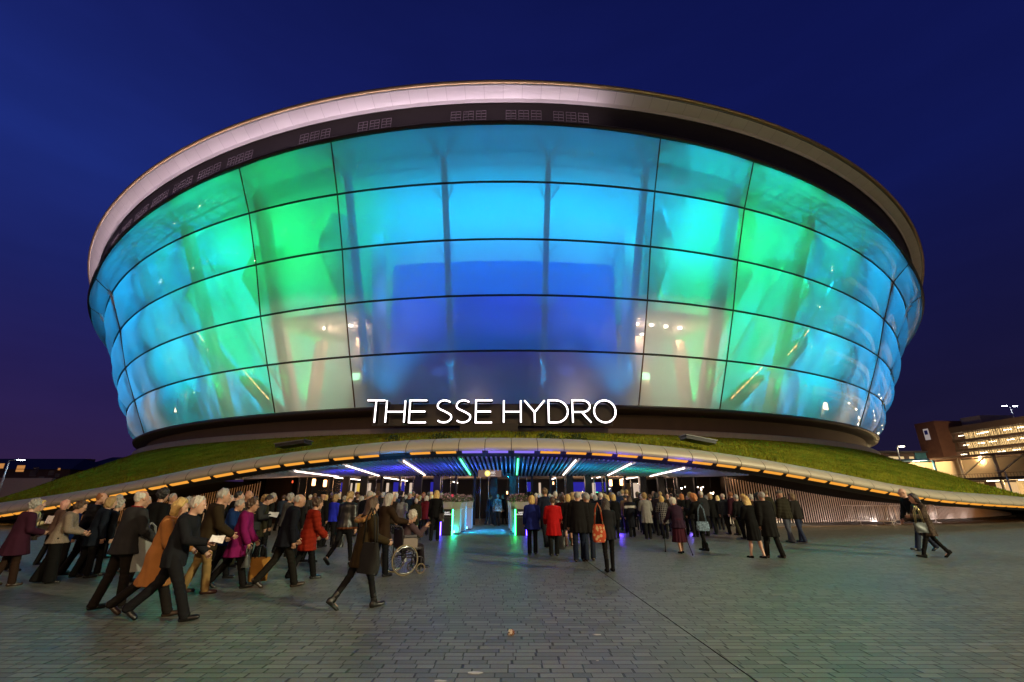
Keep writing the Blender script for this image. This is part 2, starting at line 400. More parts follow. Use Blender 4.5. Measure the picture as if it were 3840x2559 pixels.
# ------------------------------------------------------------------ plaza, ground
def paving():
    m, t, out = nt('granite_setts'); L = t.links.new
    def M(op, a, b=None, c=None):
        n = N(t, 'ShaderNodeMath', operation=op)
        for i, v in enumerate((a, b, c)):
            if v is None: continue
            if isinstance(v, (int, float)): n.inputs[i].default_value = v
            else: L(v, n.inputs[i])
        return n.outputs[0]
    tc = N(t, 'ShaderNodeTexCoord'); sp = N(t, 'ShaderNodeSeparateXYZ'); L(tc.outputs['Object'], sp.inputs[0])
    wob = N(t, 'ShaderNodeTexNoise', Scale=.8, Detail=2.0); L(tc.outputs['Object'], wob.inputs['Vector'])
    x = sp.outputs[0]; y = M('ADD', sp.outputs[1], M('MULTIPLY', wob.outputs['Fac'], .03))
    v = M('MULTIPLY', y, 1 / .12); row = M('FLOOR', v); fv = M('FRACT', v)
    h = N(t, 'ShaderNodeTexWhiteNoise', noise_dimensions='1D'); L(row, h.inputs['W'])
    u0 = M('ADD', M('MULTIPLY', x, 1 / .25), M('MULTIPLY', h.outputs['Value'], 37.0))
    # uneven sett lengths
    u = M('ADD', u0, M('MULTIPLY', M('SINE', M('ADD', M('MULTIPLY', u0, 2.3), M('MULTIPLY', h.outputs['Value'], 60.0))), .2))
    cell = M('FLOOR', u); fu = M('FRACT', u)
    du = M('MULTIPLY', M('MINIMUM', fu, M('SUBTRACT', 1.0, fu)), .25); dv = M('MULTIPLY', M('MINIMUM', fv, M('SUBTRACT', 1.0, fv)), .12)
    dist = M('MINIMUM', du, dv)
    jm = N(t, 'ShaderNodeMapRange'); jm.inputs[1].default_value = .0055; jm.inputs[2].default_value = .0095; L(dist, jm.inputs[0])
    cv = N(t, 'ShaderNodeCombineXYZ'); L(cell, cv.inputs[0]); L(row, cv.inputs[1])
    rn = N(t, 'ShaderNodeTexWhiteNoise', noise_dimensions='2D'); L(cv.outputs[0], rn.inputs['Vector'])
    cr = N(t, 'ShaderNodeValToRGB'); e = cr.color_ramp.elements
    e[0].color = (.096, .102, .086, 1); e[1].color = (.172, .178, .150, 1); L(rn.outputs['Value'], cr.inputs[0])
    gn = N(t, 'ShaderNodeTexNoise', Scale=45.0, Detail=4.0); L(tc.outputs['Object'], gn.inputs['Vector'])
    st = N(t, 'ShaderNodeTexNoise', Scale=.35, Detail=6.0, Roughness=.65); L(tc.outputs['Object'], st.inputs['Vector'])
    dirt = M('MULTIPLY', M('ADD', .72, M('MULTIPLY', gn.outputs['Fac'], .5)), M('ADD', .42, M('MULTIPLY', st.outputs['Fac'], 1.1)))
    sc = N(t, 'ShaderNodeVectorMath', operation='SCALE'); L(cr.outputs[0], sc.inputs[0]); L(dirt, sc.inputs['Scale'])
    mx = N(t, 'ShaderNodeMix', data_type='RGBA'); L(jm.outputs[0], mx.inputs[0]); mx.inputs[6].default_value = (.022, .017, .012, 1); L(sc.outputs[0], mx.inputs[7])
    # pale spots of old gum
    vo = N(t, 'ShaderNodeTexVoronoi', Scale=1.1); vo.inputs['Randomness'].default_value = 1.0; L(tc.outputs['Object'], vo.inputs['Vector'])
    gum = M('MULTIPLY', M('LESS_THAN', vo.outputs['Distance'], .022), .55)
    m2 = N(t, 'ShaderNodeMix', data_type='RGBA'); L(gum, m2.inputs[0]); L(mx.outputs[2], m2.inputs[6]); m2.inputs[7].default_value = (.4, .38, .34, 1)
    b = N(t, 'ShaderNodeBsdfPrincipled'); L(m2.outputs[2], b.inputs['Base Color'])
    L(M('ADD', .30, M('MULTIPLY', st.outputs['Fac'], .28)), b.inputs['Roughness'])
    bp = N(t, 'ShaderNodeBump', Strength=.6, Distance=.006)
    L(M('ADD', jm.outputs[0], M('MULTIPLY', M('ADD', rn.outputs['Value'], gn.outputs['Fac']), .35)), bp.inputs['Height']); L(bp.outputs[0], b.inputs['Normal'])
    L(b.outputs[0], out.inputs[0]); return m
mb = MB(); mb.grid([[(-70 + 10 * i, -40 + 10 * j, 0) for i in range(15)] for j in range(14)])
tag(mb.build('plaza', paving()), kind='structure')
mb = MB(); mb.grid([[(-1800, -1500, -.06), (1800, -1500, -.06)], [(-1800, 2500, -.06), (1800, 2500, -.06)]])
tag(mb.build('ground', mat('asphalt', (.04, .04, .042), .8, 0, .3, .3)), kind='structure')
p_, q_ = G(2196, 2102), G(2600, 2388); q_ = p_ + (q_ - p_) * ((p_.y - 1.5) / (p_.y - q_.y))
mb = MB(); mb.bar(p_ + Vector((0, 0, .003)), q_ + Vector((0, 0, .003)), .007, .006)
tag(mb.build('drain_slot', mat('slot_dark', (.045, .042, .036), .7)), kind='structure')
# paving strip along the slatted walls, warm light put into its brown colour
def arcstrip(a, b, r0, r1, z):
    mb = MB(); tt = frange(a, b, 1); mb.grid([[P(t, r, z) for t in tt] for r in (r0, r1)]); return mb
for a, b, nm in ((10.8, 36, 'warm_lit_strip'), (-34, -11.6, 'warm_lit_strip')):
    tag(arcstrip(a, b, 66, 70.6, .008).build(nm, mat('warm_lit_paving', (.2, .15, .1), .6, 0, .25, 3)), kind='structure')

# ------------------------------------------------------------------ canopy edge heights (top, underside) by angle
ZT = [(-40, -.2), (-31, .5), (-26, 1.0), (-22.4, 1.37), (-20, 1.6), (-16.7, 2.03), (-13.9, 2.52), (-11.9, 2.98), (-8.64, 3.56), (-7.07, 3.76), (-5.29, 3.99), (-3.48, 4.15), (-1.6, 4.24), (0, 4.26), (2.8, 4.21), (4.6, 4.08), (6.4, 3.9), (8.14, 3.7), (9.6, 3.48), (11.6, 3.12), (13.3, 2.8), (14.5, 2.57), (17, 2.1), (20, 1.82), (24.8, 1.62), (30, 1.35), (36, 1.0), (45, .3)]
ZB = [(-40, -.8), (-31, -.15), (-26, .2), (-22.4, .55), (-17.8, 1.17), (-15.9, 1.55), (-13.7, 1.94), (-12, 2.26), (-10.4, 2.6), (-8.5, 2.95), (-7, 3.15), (-6, 3.28), (-4.4, 3.44), (-2.6, 3.56), (0, 3.6), (2.3, 3.57), (3.6, 3.51), (5.4, 3.37), (7.2, 3.17), (9, 2.95), (10.7, 2.67), (12.4, 2.36), (14, 2.06), (15.7, 1.76), (18, 1.42), (21, 1.2), (24.4, 1.05), (30, .8), (36, .45), (45, -.3)]
def interp(T, x):
    if x <= T[0][0]: return T[0][1]
    for (a, p), (b, q) in zip(T, T[1:]):
        if x <= b: f = (x - a) / (b - a); return p + (q - p) * f
    return T[-1][1]
def sm(T, x): return sum(interp(T, x + d) * w for d, w in ((-1.6, .15), (-.8, .2), (0, .3), (.8, .2), (1.6, .15)))
zt = lambda t: sm(ZT, t); zb = lambda t: sm(ZB, t)

# grass mound between canopy edge and arena base
def mz(t, r):
    f = (72.2 - r) / (72.2 - 59.0); g = max(0, min(1, f))
    base = zt(t) - .06; top = 6.35
    return base + (top - base) * (g ** .8 if abs(t) < 14 else g ** (.8 + .25 * min(1, (abs(t) - 14) / 14))) + .12 * sin(t * 2.1 + r * .9) * sin(r * .7) * min(g, 1 - g) * 2
def grassmat():
    m, t, out = nt('lawn'); L = t.links.new
    b = N(t, 'ShaderNodeBsdfPrincipled', Roughness=1.0); b.inputs['Specular IOR Level'].default_value = 0.0; tc = N(t, 'ShaderNodeTexCoord')
    n1 = N(t, 'ShaderNodeTexNoise', Scale=.55, Detail=6.0, Roughness=.7); n2 = N(t, 'ShaderNodeTexNoise', Scale=9.0, Detail=4.0)
    L(tc.outputs['Object'], n1.inputs['Vector']); L(tc.outputs['Object'], n2.inputs['Vector'])
    ad = N(t, 'ShaderNodeMath', operation='ADD'); L(n1.outputs['Fac'], ad.inputs[0])
    mu = N(t, 'ShaderNodeMath', operation='MULTIPLY'); L(n2.outputs['Fac'], mu.inputs[0]); mu.inputs[1].default_value = .5; L(mu.outputs[0], ad.inputs[1])
    cr = N(t, 'ShaderNodeValToRGB'); e = cr.color_ramp.elements
    e[0].position = .42; e[0].color = (.035, .055, .006, 1); e[1].position = .98; e[1].color = (.27, .24, .024, 1)
    x = e.new(.7); x.color = (.15, .16, .014, 1); L(ad.outputs[0], cr.inputs[0]); L(cr.outputs[0], b.inputs['Base Color'])
    L(b.outputs[0], out.inputs[0]); return m
M_grass = grassmat()
TG = frange(-62, 66, .8); RG = [72.25, 72.0, 71, 70, 69, 68, 67, 66, 65, 64, 63, 62, 61, 60, 59]
mb = MB(); mb.grid([[P(t, r, mz(t, r)) for t in TG] for r in RG])
tag(mb.build('grass_bank', M_grass, None, True), kind='structure')
rg = random.Random(3); mb = MB()
for _ in range(46000):
    t = rg.uniform(-46, 44); r = 72.2 - 12.6 * rg.random() ** 1.3; z = mz(t, r); p = P(t, r, z)
    tall = (.22 if (sin(t * 1.7) * sin(t * .63 + 1) > .35 and 70.5 < r) else .1) * rg.uniform(.5, 1.3)
    a = rg.uniform(0, pi); dx, dy = cos(a) * .035, sin(a) * .035; lx, ly = rg.gauss(0, .05), rg.gauss(0, .05)
    mb.add([(p.x - dx, p.y - dy, z - .03), (p.x + dx, p.y + dy, z - .03), (p.x + lx, p.y + ly, z + tall)], [(0, 1, 2)])
tag(mb.build('grass', M_grass), 'short yellowish green grass covering the bank around the arena', 'grass', kind='stuff')
# two dark rooflights lying in the grass, low dark shrubs at the canopy top
M_hatch = mat('hatch_metal', (.02, .02, .022), .4, .5)
for (x0, y0), (x1, y1), lab in (((1048, 1675), (1155, 1660), 'long dark rooflight box in the grass left of the illuminated lettering'), ((2562, 1642), (2672, 1663), 'long dark rooflight box in the grass right of the illuminated lettering')):
    a, b = AT(x0, y0, 24.6), AT(x1, y1, 24.6)
    mb = MB(); mb.bar(a, b, 1.0, .16); 
    e = empty('rooflight', ((a + b) / 2)); tag(e, lab, 'rooflight', 'rooflights in the grass bank')
    o = mb.build('hatch_box', M_hatch, e); o.location = -e.location
    mb = MB(); d = (b - a).normalized()
    mb.bar(a + Vector((0, 0, .1)) - d * .05, b + Vector((0, 0, .1)) + d * .05, 1.08, .04); o = mb.build('hatch_lid', mat('hatch_edge', (.12, .12, .12), .4, .5), e); o.location = -e.location
M_leaf = mat('shrub_leaves', (.02, .045, .01), .7, 0, .5, 6)
def shrub(c, w, h, n, m, seed, mb=None):
    q = random.Random(seed); mb = mb or MB()
    for _ in range(n):
        u = Vector((q.gauss(0, 1), q.gauss(0, 1), q.gauss(0, 1))).normalized() * q.random() ** .4
        p = Vector(c) + Vector((u.x * w / 2, u.y * w / 4, abs(u.z) * h))
        a = Vector((q.gauss(0, 1), q.gauss(0, 1), q.gauss(0, 1))).normalized(); b2 = a.cross(Vector((.3, .5, .8))).normalized(); s = q.uniform(.03, .08)
        mb.add([p - a * s, p + b2 * s * .5, p + a * s, p - b2 * s * .5], [(0, 1, 2, 3)])
    return mb
i = 0
for x, w, lab in ((1650, 1.3, 'low dark shrub left of the black sign pillar'), (1480, 1.0, 'low dark shrub in the grass under the first lit letter'), (1960, 1.0, 'low dark shrub close to the right of the black sign pillar'), (2050, 1.4, 'wide low dark shrub under the last lit letters'), (2160, 1.2, 'low dark shrub in the grass just right of the lettering')):
    i += 1; p = AT(x, 1632 + abs(x - 1880) * .02, 24.0); p.z = mz(degrees(atan2(p.x - XC, YC - p.y)), 71.3)
    o = shrub((0, 0, 0), w, .34, 260, M_leaf, i).build('shrub', M_leaf); o.location = p; tag(o, lab, 'shrub', 'low shrubs on the grass bank')

# ------------------------------------------------------------------ entrance canopy
CAN = empty('entrance_canopy', (XC, YC - 73, 0)); tag(CAN, 'long curved canopy with tan metal edge panels and amber lights over the entrance', 'canopy')
OFF = Matrix.Translation((-XC, -(YC - 73), 0))
def cp(name, mb, m, smooth=False, parent=None):
    o = mb.build(name, m, None, smooth); o.parent = parent or CAN
    o.matrix_parent_inverse = OFF if not parent else Matrix.Identity(4); return o
M_fas = mat('canopy_edge_panels', (.42, .36, .27), .5, .15, .1, 1.5)
M_amb = glow('amber_strip', (1.0, .40, .05), .95); M_pur = glow('violet_strip', (.3, .2, 1.0), .9); M_off = mat('unlit_strip', (.08, .05, .03), .4)
M_joint = mat('canopy_joint', (.03, .025, .02), .7)
STEP = .945; k = -42
while k < 34:
    a0, a1 = k * STEP + .52, (k + 1) * STEP + .52; k += 1
    g = .012; mb = MB(); rows = []
    for a in (a0 + g, a0 + STEP * .33, a0 + STEP * .66, a1 - g):
        T, B = zt(a), zb(a); h = T - B
        rows.append([P(a, r, z) for r, z in ((72.1, T + .02), (72.7, T + .03), (73.05, T - .03), (73.35, T - h * .22), (73.58, T - h * .48), (73.68, T - h * .74), (73.66, B + h * .08), (73.56, B))])
    mb.grid(rows); pn = cp('edge_panel', mb, M_fas, True)
    mb = MB(); q = .1
    for a in (a0 + STEP * q, a1 - STEP * q): pass
    A, Bp = a0 + STEP * q * 1.2, a1 - STEP * q * 1.2
    n = Vector((0, 0, 0)); V = []
    for a in (A, Bp):
        z = zb(a); V += [P(a, 73.5, z - .02), P(a, 73.3, z - .082), P(a, 73.2, z - .03), P(a, 73.42, z + .04)]
    mb.add(V, [(0, 1, 5, 4), (1, 2, 6, 5), (2, 3, 7, 6), (3, 0, 4, 7), (3, 2, 1, 0), (4, 5, 6, 7)])
    c = (a0 + a1) / 2
    px = 1920 + 1706.7 * (XC + 73.4 * sin(R(c))) / ((YC - 73.4 * cos(R(c))) * cos(PITCH) + (zb(c) - CH) * sin(PITCH))
    m = M_amb
    if 1682 < px < 1975: m = M_pur
    if 1415 < px < 1505 or 3080 < px < 3140: m = M_off
    cp('light_strip', mb, m)
TT = frange(-40, 32.5, .8)
mb = MB(); mb.grid([[P(t, r, z(t)) for t in TT] for r, z in ((71.9, lambda t: zt(t) - .03), (72.9, lambda t: zt(t) - .1), (73.3, lambda t: (zt(t) + zb(t)) / 2), (73.4, lambda t: zb(t) + .02), (73.2, lambda t: zb(t) - .13), (72.7, lambda t: zb(t) - .2))])
cp('edge_frame', mb, M_joint, True)
# soffit: dark deck with painted slats, sloping down to the doors
SB = 2.8
def soff(x, y):
    r = hypot(x - XC, y - YC); t = degrees(atan2(x - XC, YC - y)); f = (r - 66) / (72.8 - 66)
    return SB + (min(max(zb(t) - .22, SB - .9), 3.6) - SB) * max(0, min(1, f))
mb = MB(); TS = frange(-15, 14, .5)
mb.grid([[Vector((*P(t, r, 0).xy, soff(*P(t, r, 0).xy) + .14)) for t in TS] for r in (66, 67.5, 69, 71, 72.8)])
cp('soffit_deck', mb, mat('soffit_black', (.004, .004, .005), .8))
M_slat = mat('soffit_slat_paint', (.5, .5, .52), .55, 0, .1, 4)
mb = MB(); x = -13.6
while x < 11.6:
    ya = YC - sqrt(72.8 ** 2 - (x - XC) ** 2); yb = YC - sqrt(66.1 ** 2 - (x - XC) ** 2)
    mb.bar((x, ya + .05, soff(x, ya + .05) + .03), (x, yb, soff(x, yb) + .03), .07, .13); x += .225
cp('soffit_slats', mb, M_slat)
M_wtube = glow('white_tube', (1.0, .78, .66), 7.0); M_gtube = glow('green_tube', (.08, 1.0, .3), 5.0)
for px, py in ((1108, 1755), (1300, 1731), (1515, 1714), (1727, 1711), (1942, 1708), (2158, 1711), (2365, 1724), (2564, 1743)):
    d = ray(px, py); x = d[0] / d[1] * 22.0; ya = YC - sqrt(72.6 ** 2 - (x - XC) ** 2); x = d[0] / d[1] * ya
    ya = YC - sqrt(72.6 ** 2 - (x - XC) ** 2); yb = YC - sqrt(66.9 ** 2 - (x - XC) ** 2)
    mb = MB(); mb.bar((x, ya, soff(x, ya) - .06), (x, yb, soff(x, yb) - .06), .055, .04)
    cp('light_tube', mb, M_gtube if px in (1727, 1942) else M_wtube)

# ------------------------------------------------------------------ slatted side walls (open bars in front of a dark backing)
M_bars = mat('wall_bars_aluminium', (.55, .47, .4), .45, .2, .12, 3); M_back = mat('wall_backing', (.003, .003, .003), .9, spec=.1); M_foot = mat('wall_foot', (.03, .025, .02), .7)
for a, b, lab in ((10.75, 44, 'curved wall of pale vertical bars under the right end of the canopy'), (-40, -11.5, 'curved wall of vertical bars under the left end of the canopy')):
    e = empty('slatted_wall', P((a + b) / 2, 69, 0)); tag(e, lab, 'wall')
    n = int((b - a) * pi / 180 * 69 / .165); mb = MB(); bk = MB(); ft = MB()
    for i in range(n + 1):
        t = a + (b - a) * i / n; z = zb(t) - .1 - .9 * 0
        top = zb(t) + .05
        if top < .35: continue
        mb.bar(P(t, 69, .16), P(t, 69, top), .05, .022)
    tt = [t for t in frange(a, b, .7) if zb(t) > .2]
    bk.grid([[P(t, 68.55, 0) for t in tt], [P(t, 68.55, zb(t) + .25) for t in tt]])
    ft.grid([[P(t, r, z) for t in tt] for r, z in ((68.6, .13), (69.08, .13), (69.1, 0))])
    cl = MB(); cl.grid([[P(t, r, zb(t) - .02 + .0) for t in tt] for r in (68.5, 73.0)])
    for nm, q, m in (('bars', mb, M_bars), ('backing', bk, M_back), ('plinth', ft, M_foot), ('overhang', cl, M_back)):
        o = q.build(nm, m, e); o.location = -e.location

# ------------------------------------------------------------------ glazed entrance and foyer
ENT = empty('glass_entrance', (XC, YC - 66, 0)); tag(ENT, 'glazed entrance front with dark frames and a lit foyer behind the queue', 'entrance')
OFE = Matrix.Translation((-XC, -(YC - 66), 0))
def ep(name, mb, m, smooth=False):
    o = mb.build(name, m, None, smooth); o.parent = ENT; o.matrix_parent_inverse = OFE; return o
M_frame = mat('door_frame_black', (.02, .018, .02), .35, .5); M_glass = pane('entrance_glass'); M_steel = mat('door_edge_steel', (.5, .48, .45), .25, .9)
ang = frange(-11.4, 10.7, .983)
for i, t in enumerate(ang):
    mb = MB(); w = .42 if i % 4 in (0, 3) else .13
    mb.box(P(t, 66, 1.42), (w, .16, 2.84), R(t)); ep('door_post', mb, M_frame)
    if i < len(ang) - 1:
        mb = MB(); c = (t + ang[i + 1]) / 2
        mb.grid([[P(t, 66.02, z), P(ang[i + 1], 66.02, z)] for z in (.05, 2.8)]); ep('glass_pane', mb, M_glass)
        if i % 2 == 0:
            mb = MB()
            for s in (.3, .75):
                a = t + .983 * s; mb.bar(P(a, 66.1, .1), P(a, 66.1, 2.75), .025, .025)
            mb.bar(P(t + .295, 66.1, 2.72), P(t + .737, 66.1, 2.72), .02, .02)
            ep('door_edge', mb, M_steel)
mb = MB()
for i in range(len(ang) - 1): mb.bar(P(ang[i], 66.03, 2.86), P(ang[i + 1], 66.03, 2.86), .14, .16)
ep('door_header', mb, M_frame)
TF = frange(-13, 12.5, 1)
mb = MB(); mb.grid([[P(t, r, z) for t in TF] for r, z in ((65.9, 2.95), (58.0, 2.95), (57.6, 2.95))]); ep('foyer_ceiling', mb, mat('foyer_ceiling', (.08, .06, .05), .7))
mb = MB()
for q in range(26): 
    r = 65.5 - q * .28; mb.tube([P(t, r, 2.88) for t in frange(-12, 11.5, 2)], .03, 4)
ep('foyer_ceiling_slats', mb, mat('foyer_slats', (.35, .25, .18), .5))
mb = MB(); mb.grid([[P(t, 57.8, z) for t in TF] for z in (0, 3.0)]); ep('foyer_back_wall', mb, mat('foyer_wall', (.018, .014, .013), .7))
mb = MB(); mb.grid([[P(t, r, .012) for t in TF] for r in (57.8, 66)]); ep('foyer_floor', mb, mat('foyer_floor', (.16, .13, .11), .35))
for t in (-13, 12.5):
    mb = MB(); mb.grid([[P(t, r, z) for r in (57.8, 66)] for z in (0, 3)]); ep('foyer_end_wall', mb, mat('foyer_wall', (.018, .014, .013), .7))
# brown timber wings that flank the doors inside the canopy
M_wood = mat('timber_panelling', (.05, .028, .017), .55, 0, .35, 1.2, stretch=(6, 6, .5))
M_bluelit = glow('blue_lit_panel', (.06, .05, .75), .42); M_cream = glow('cream_lit_panel', (1.0, .62, .36), .62); M_pale = glow('pale_lit_opening', (1.0, .74, .55), .72)  # panels glow by themselves, light on the foyer wall put into the material
def at66(x, r=58.2): return degrees(math.asin(max(-1, min(1, (x / 1706.7 * 35.0 - XC) / r))))
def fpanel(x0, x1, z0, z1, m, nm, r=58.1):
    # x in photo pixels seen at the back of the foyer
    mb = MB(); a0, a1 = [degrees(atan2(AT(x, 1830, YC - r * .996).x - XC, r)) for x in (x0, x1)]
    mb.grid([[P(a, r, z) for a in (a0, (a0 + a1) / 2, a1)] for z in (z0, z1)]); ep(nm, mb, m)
for x0, x1 in ((1230, 1248), (1465, 1510), (1612, 1645), (1975, 1998), (2145, 2195), (2235, 2262), (2272, 2300)): fpanel(x0, x1, 1.95, 2.65, M_bluelit, 'blue_panel')
for x0, x1 in ((1230, 1248), (1465, 1510), (1612, 1645), (2145, 2195)): fpanel(x0, x1, 1.1, 1.93, M_cream, 'lit_counter')
for x0, x1 in ((1283, 1291), (1304, 1339), (1348, 1372), (1395, 1418), (1436, 1447), (1530, 1540), (2020, 2028), (2216, 2238), (2344, 2379), (2391, 2430), (2442, 2450)): fpanel(x0, x1, .8, 2.6, M_pale if x0 not in (1395, 2344) else mat('dim_cream', (.4, .3, .16), .6), 'lit_opening')
fpanel(1312, 1332, 1.5, 2.58, glow('yellow_banner', (1.0, .62, .1), .8), 'yellow_banner', 58.6)
fpanel(2238, 2247, 1.75, 1.93, glow('green_exit_panel', (.1, .9, .5), 1.6), 'exit_panel', 58.6)
fpanel(1535, 1541, 1.75, 1.9, glow('green_exit_panel', (.1, .9, .5), 1.6), 'exit_panel', 58.6)
fpanel(1690, 1702, 1.5, 1.75, glow('red_poster_panel', (.9, .08, .12), .8), 'poster_panel', 58.6)
# thin warm tubes under the foyer ceiling
for (xa, ya), (xb, yb) in (((1252, 1791), (1370, 1802)), ((1436, 1791), (1527, 1804)), ((2331, 1798), (2443, 1783)), ((2198, 1800), (2220, 1794)), ((2239, 1792), (2262, 1787)), ((2066, 1799), (2083, 1793)), ((1700, 1808), (1716, 1812))):
    mb = MB(); mb.bar(AT(xa, ya, 31.0), AT(xb, yb, 33.5), .06, .05); ep('ceiling_tube', mb, M_wtube)
# side lobbies outside the doors: brown panelled walls
for a0, a1, nm in ((-14.6, -11.4, 'timber_wall'), (10.7, 13.6, 'timber_wall')):
    mb = MB(); tt = frange(a0, a1, .4); mb.grid([[P(t, 66.3, z) for t in tt] for z in (0, 2.9)]); ep(nm, mb, M_wood)
# hanging lanterns in the foyer
M_lan = glow('lantern_glow', (1.0, .5, .2), 5.5)
for n, (x, y, lab) in enumerate(((1177, 1808, 'amber cylinder lantern left of the double doors near the dark timber wall'), (1219, 1812, 'amber cylinder lantern on the post left of the lit openings'), (2075, 1812, 'small amber lantern behind the glass above the red coat queue'), (2290, 1810, 'amber cylinder lantern above the plaid coat queue, left one of the right pair'), (2330, 1808, 'amber cylinder lantern beside the long warm ceiling tube on the right'), (1902, 1848, 'tiny orange lantern behind the glass right of the entrance doors'), (1097, 1807, 'faint red lantern in the dark lobby on the far left'))):
    p = AT(x, y, 30.5 if n not in (0, 1, 6) else 29.2); s = .45 if n in (2, 5) else (.35 if n == 6 else 1)
    e = empty('hanging_lantern', p); tag(e, lab, 'lantern', 'hanging lanterns at the entrance')
    mb = MB(); mb.lathe([(.07 * s, -.22 * s), (.1 * s, -.2 * s), (.1 * s, .16 * s), (.07 * s, .18 * s)], (0, 0, 0), 12); mb.build('shade', M_lan if n != 6 else glow('lantern_red', (1.0, .1, .03), 2.0), e, True)
    mb = MB(); mb.lathe([(.05 * s, .18 * s), (.05 * s, .24 * s)], (0, 0, 0), 10); mb.tube([(0, 0, .2 * s), (0, 0, 2.85 - p.z)], .008, 5); mb.build('cord', M_frame, e)
# clustered bulbs on the right (small chandeliers)
M_bulb = glow('bulb_glow', (1.0, .75, .55), 14.0)
for n, (x, y, lab) in enumerate(((2561, 1829, 'cluster of small bulbs on the dark timber wall, leftmost of three'), (2628, 1832, 'cluster of small bulbs on the dark timber wall, middle of three'), (2668, 1851, 'cluster of small bulbs nearest the pale bars of the right wall'))):
    p = AT(x, y, 28.4); e = empty('bulb_cluster', p); tag(e, lab, 'light', 'bulb clusters in the right lobby'); q = random.Random(n + 4)
    mb = MB(); fr = MB(); fr.tube([(0, 0, .1), (0, 0, 2.8 - p.z)], .008, 5)
    for j in range(5):
        u = Vector((q.uniform(-.18, .18), q.uniform(-.1, .1), q.uniform(-.1, .08))); mb.lathe([(.008, -.035), (.03, -.015), (.03, .015), (.008, .035)], u, 8); fr.tube([(0, 0, .1), u], .006, 4)
    mb.build('bulbs', M_bulb, e, True); fr.build('stem', M_frame, e)
# ------------------------------------------------------------------ illuminated lettering
def ribbon(mb, pts, w, y0, y1, closed=False):
    """constant-width stroke in the x-z plane, extruded in y"""
    n = len(pts); Lf = []; Rt = []
    for i, (x, z) in enumerate(pts):
        a = pts[(i - 1) % n] if (closed or i > 0) else None; b = pts[(i + 1) % n] if (closed or i < n - 1) else None
        d1 = Vector((x - a[0], z - a[1])).normalized() if a else None; d2 = Vector((b[0] - x, b[1] - z)).normalized() if b else None
        d = ((d1 or d2) + (d2 or d1)).normalized(); nn = Vector((-d.y, d.x)); k = 1.0
        if d1 and d2: k = 1 / max(.5, nn.dot(Vector((-d1.y, d1.x))))
        Lf.append((x + nn.x * w / 2 * k, z + nn.y * w / 2 * k)); Rt.append((x - nn.x * w / 2 * k, z - nn.y * w / 2 * k))
    vs = []; 
    for l, r in zip(Lf, Rt): vs += [(l[0], y0, l[1]), (r[0], y0, r[1]), (l[0], y1, l[1]), (r[0], y1, r[1])]
    m = n if closed else n - 1
    for i in range(m):
        j = (i + 1) % n; a, b = 4 * i, 4 * j; q = len(mb.v)
    base = len(mb.v); mb.v += vs
    def f(ix, mm): mb.f.append(tuple(base + k for k in ix)); mb.m.append(mm)
    for i in range(m):
        a, b = 4 * i, 4 * ((i + 1) % n)
        f((a, a + 1, b + 1, b), 0); f((a + 2, b + 2, b + 3, a + 3), 1); f((a, b, b + 2, a + 2), 1); f((a + 1, a + 3, b + 3, b + 1), 1)
    if not closed:
        f((0, 2, 3, 1), 1); e = 4 * (n - 1); f((e, e + 1, e + 3, e + 2), 1)
def arc(cx, cz, rx, rz, a0, a1, n=18): return [(cx + rx * cos(R(a0 + (a1 - a0) * i / n)), cz + rz * sin(R(a0 + (a1 - a0) * i / n))) for i in range(n + 1)]
S_CURVE = [(p[0], p[1]) for p in arc(.5, .755, .44, .245, 40, 90, 6) + arc(.5, .755, .40, .245, 90, 200, 12)[1:]] + [(.24, .60), (.5, .51), (.76, .41)] + arc(.5, .245, .43, .245, 20, -90, 12) + arc(.5, .245, .46, .245, -90, -140, 6)[1:]
LETTERS = {'T': [[(0, 1), (1, 1)], [(.5, 1), (.5, 0)]], 'H': [[(0, 0), (0, 1)], [(1, 0), (1, 1)], [(0, .48), (1, .48)]], 'E': [[(1, 1), (0, 1), (0, 0), (1, 0)], [(0, .49), (.93, .49)]],
           'S': [S_CURVE], 'Y': [[(0, 1), (.5, .46), (1, 1)], [(.5, .46), (.5, 0)]],
           'D': [[(0, 0), (0, 1), (.38, 1)] + arc(.38, .5, .62, .5, 90, -90, 20)[1:] + [(0, 0)]],
           'R': [[(0, 0), (0, 1), (.55, 1)] + arc(.55, .735, .42, .265, 90, -90, 14)[1:] + [(0, .47)], [(.5, .47), (1, 0)]], 'O': [arc(.5, .5, .5, .5, 0, 342, 38)]}
SY = 33.2
def sx(u): return AT(1300 + u * .4675, 1545, SY).x
zlo, zhi = AT(1850, 1460 + 267 * .4675, SY).z, AT(1850, 1460 + 90 * .4675, SY).z
SIGN = empty('illuminated_sign', (sx(1160), SY, zlo)); tag(SIGN, 'white glowing letters THE SSE HYDRO on a dark grey backing above the entrance', 'sign')
M_neon = glow('letter_face', (1.0, .9, .92), 4.5); M_ret = mat('letter_return', (.035, .033, .035), .5)
for ch, u0, u1 in (('T', 158, 301), ('H', 316, 465), ('E', 504, 640), ('S', 714, 850), ('S', 867, 1002), ('E', 1036, 1166), ('H', 1260, 1397), ('Y', 1426, 1589), ('D', 1620, 1774), ('R', 1812, 1958), ('O', 1985, 2158)):
    mb = MB(); xa, xb = sx(u0) - SIGN.location.x, sx(u1) - SIGN.location.x; h = zhi - zlo
    for st in LETTERS[ch]:
        pts = [(xa + (xb - xa) * p[0], h * p[1]) for p in st]; clo = ch == 'O'
        ribbon(mb, pts, .105, 0, .75, clo)
    mb.build('letter', [M_neon, M_ret], SIGN)
mb = MB(); mb.box(((sx(150) + sx(2180)) / 2 - SIGN.location.x, 1.3, (zhi - zlo) * .46), (sx(2180) - sx(150) - .4, .25, (zhi - zlo) * 1.0)); mb.build('backing_panel', mat('sign_backing', (.11, .1, .1), .6, .1, .15, .8), SIGN)
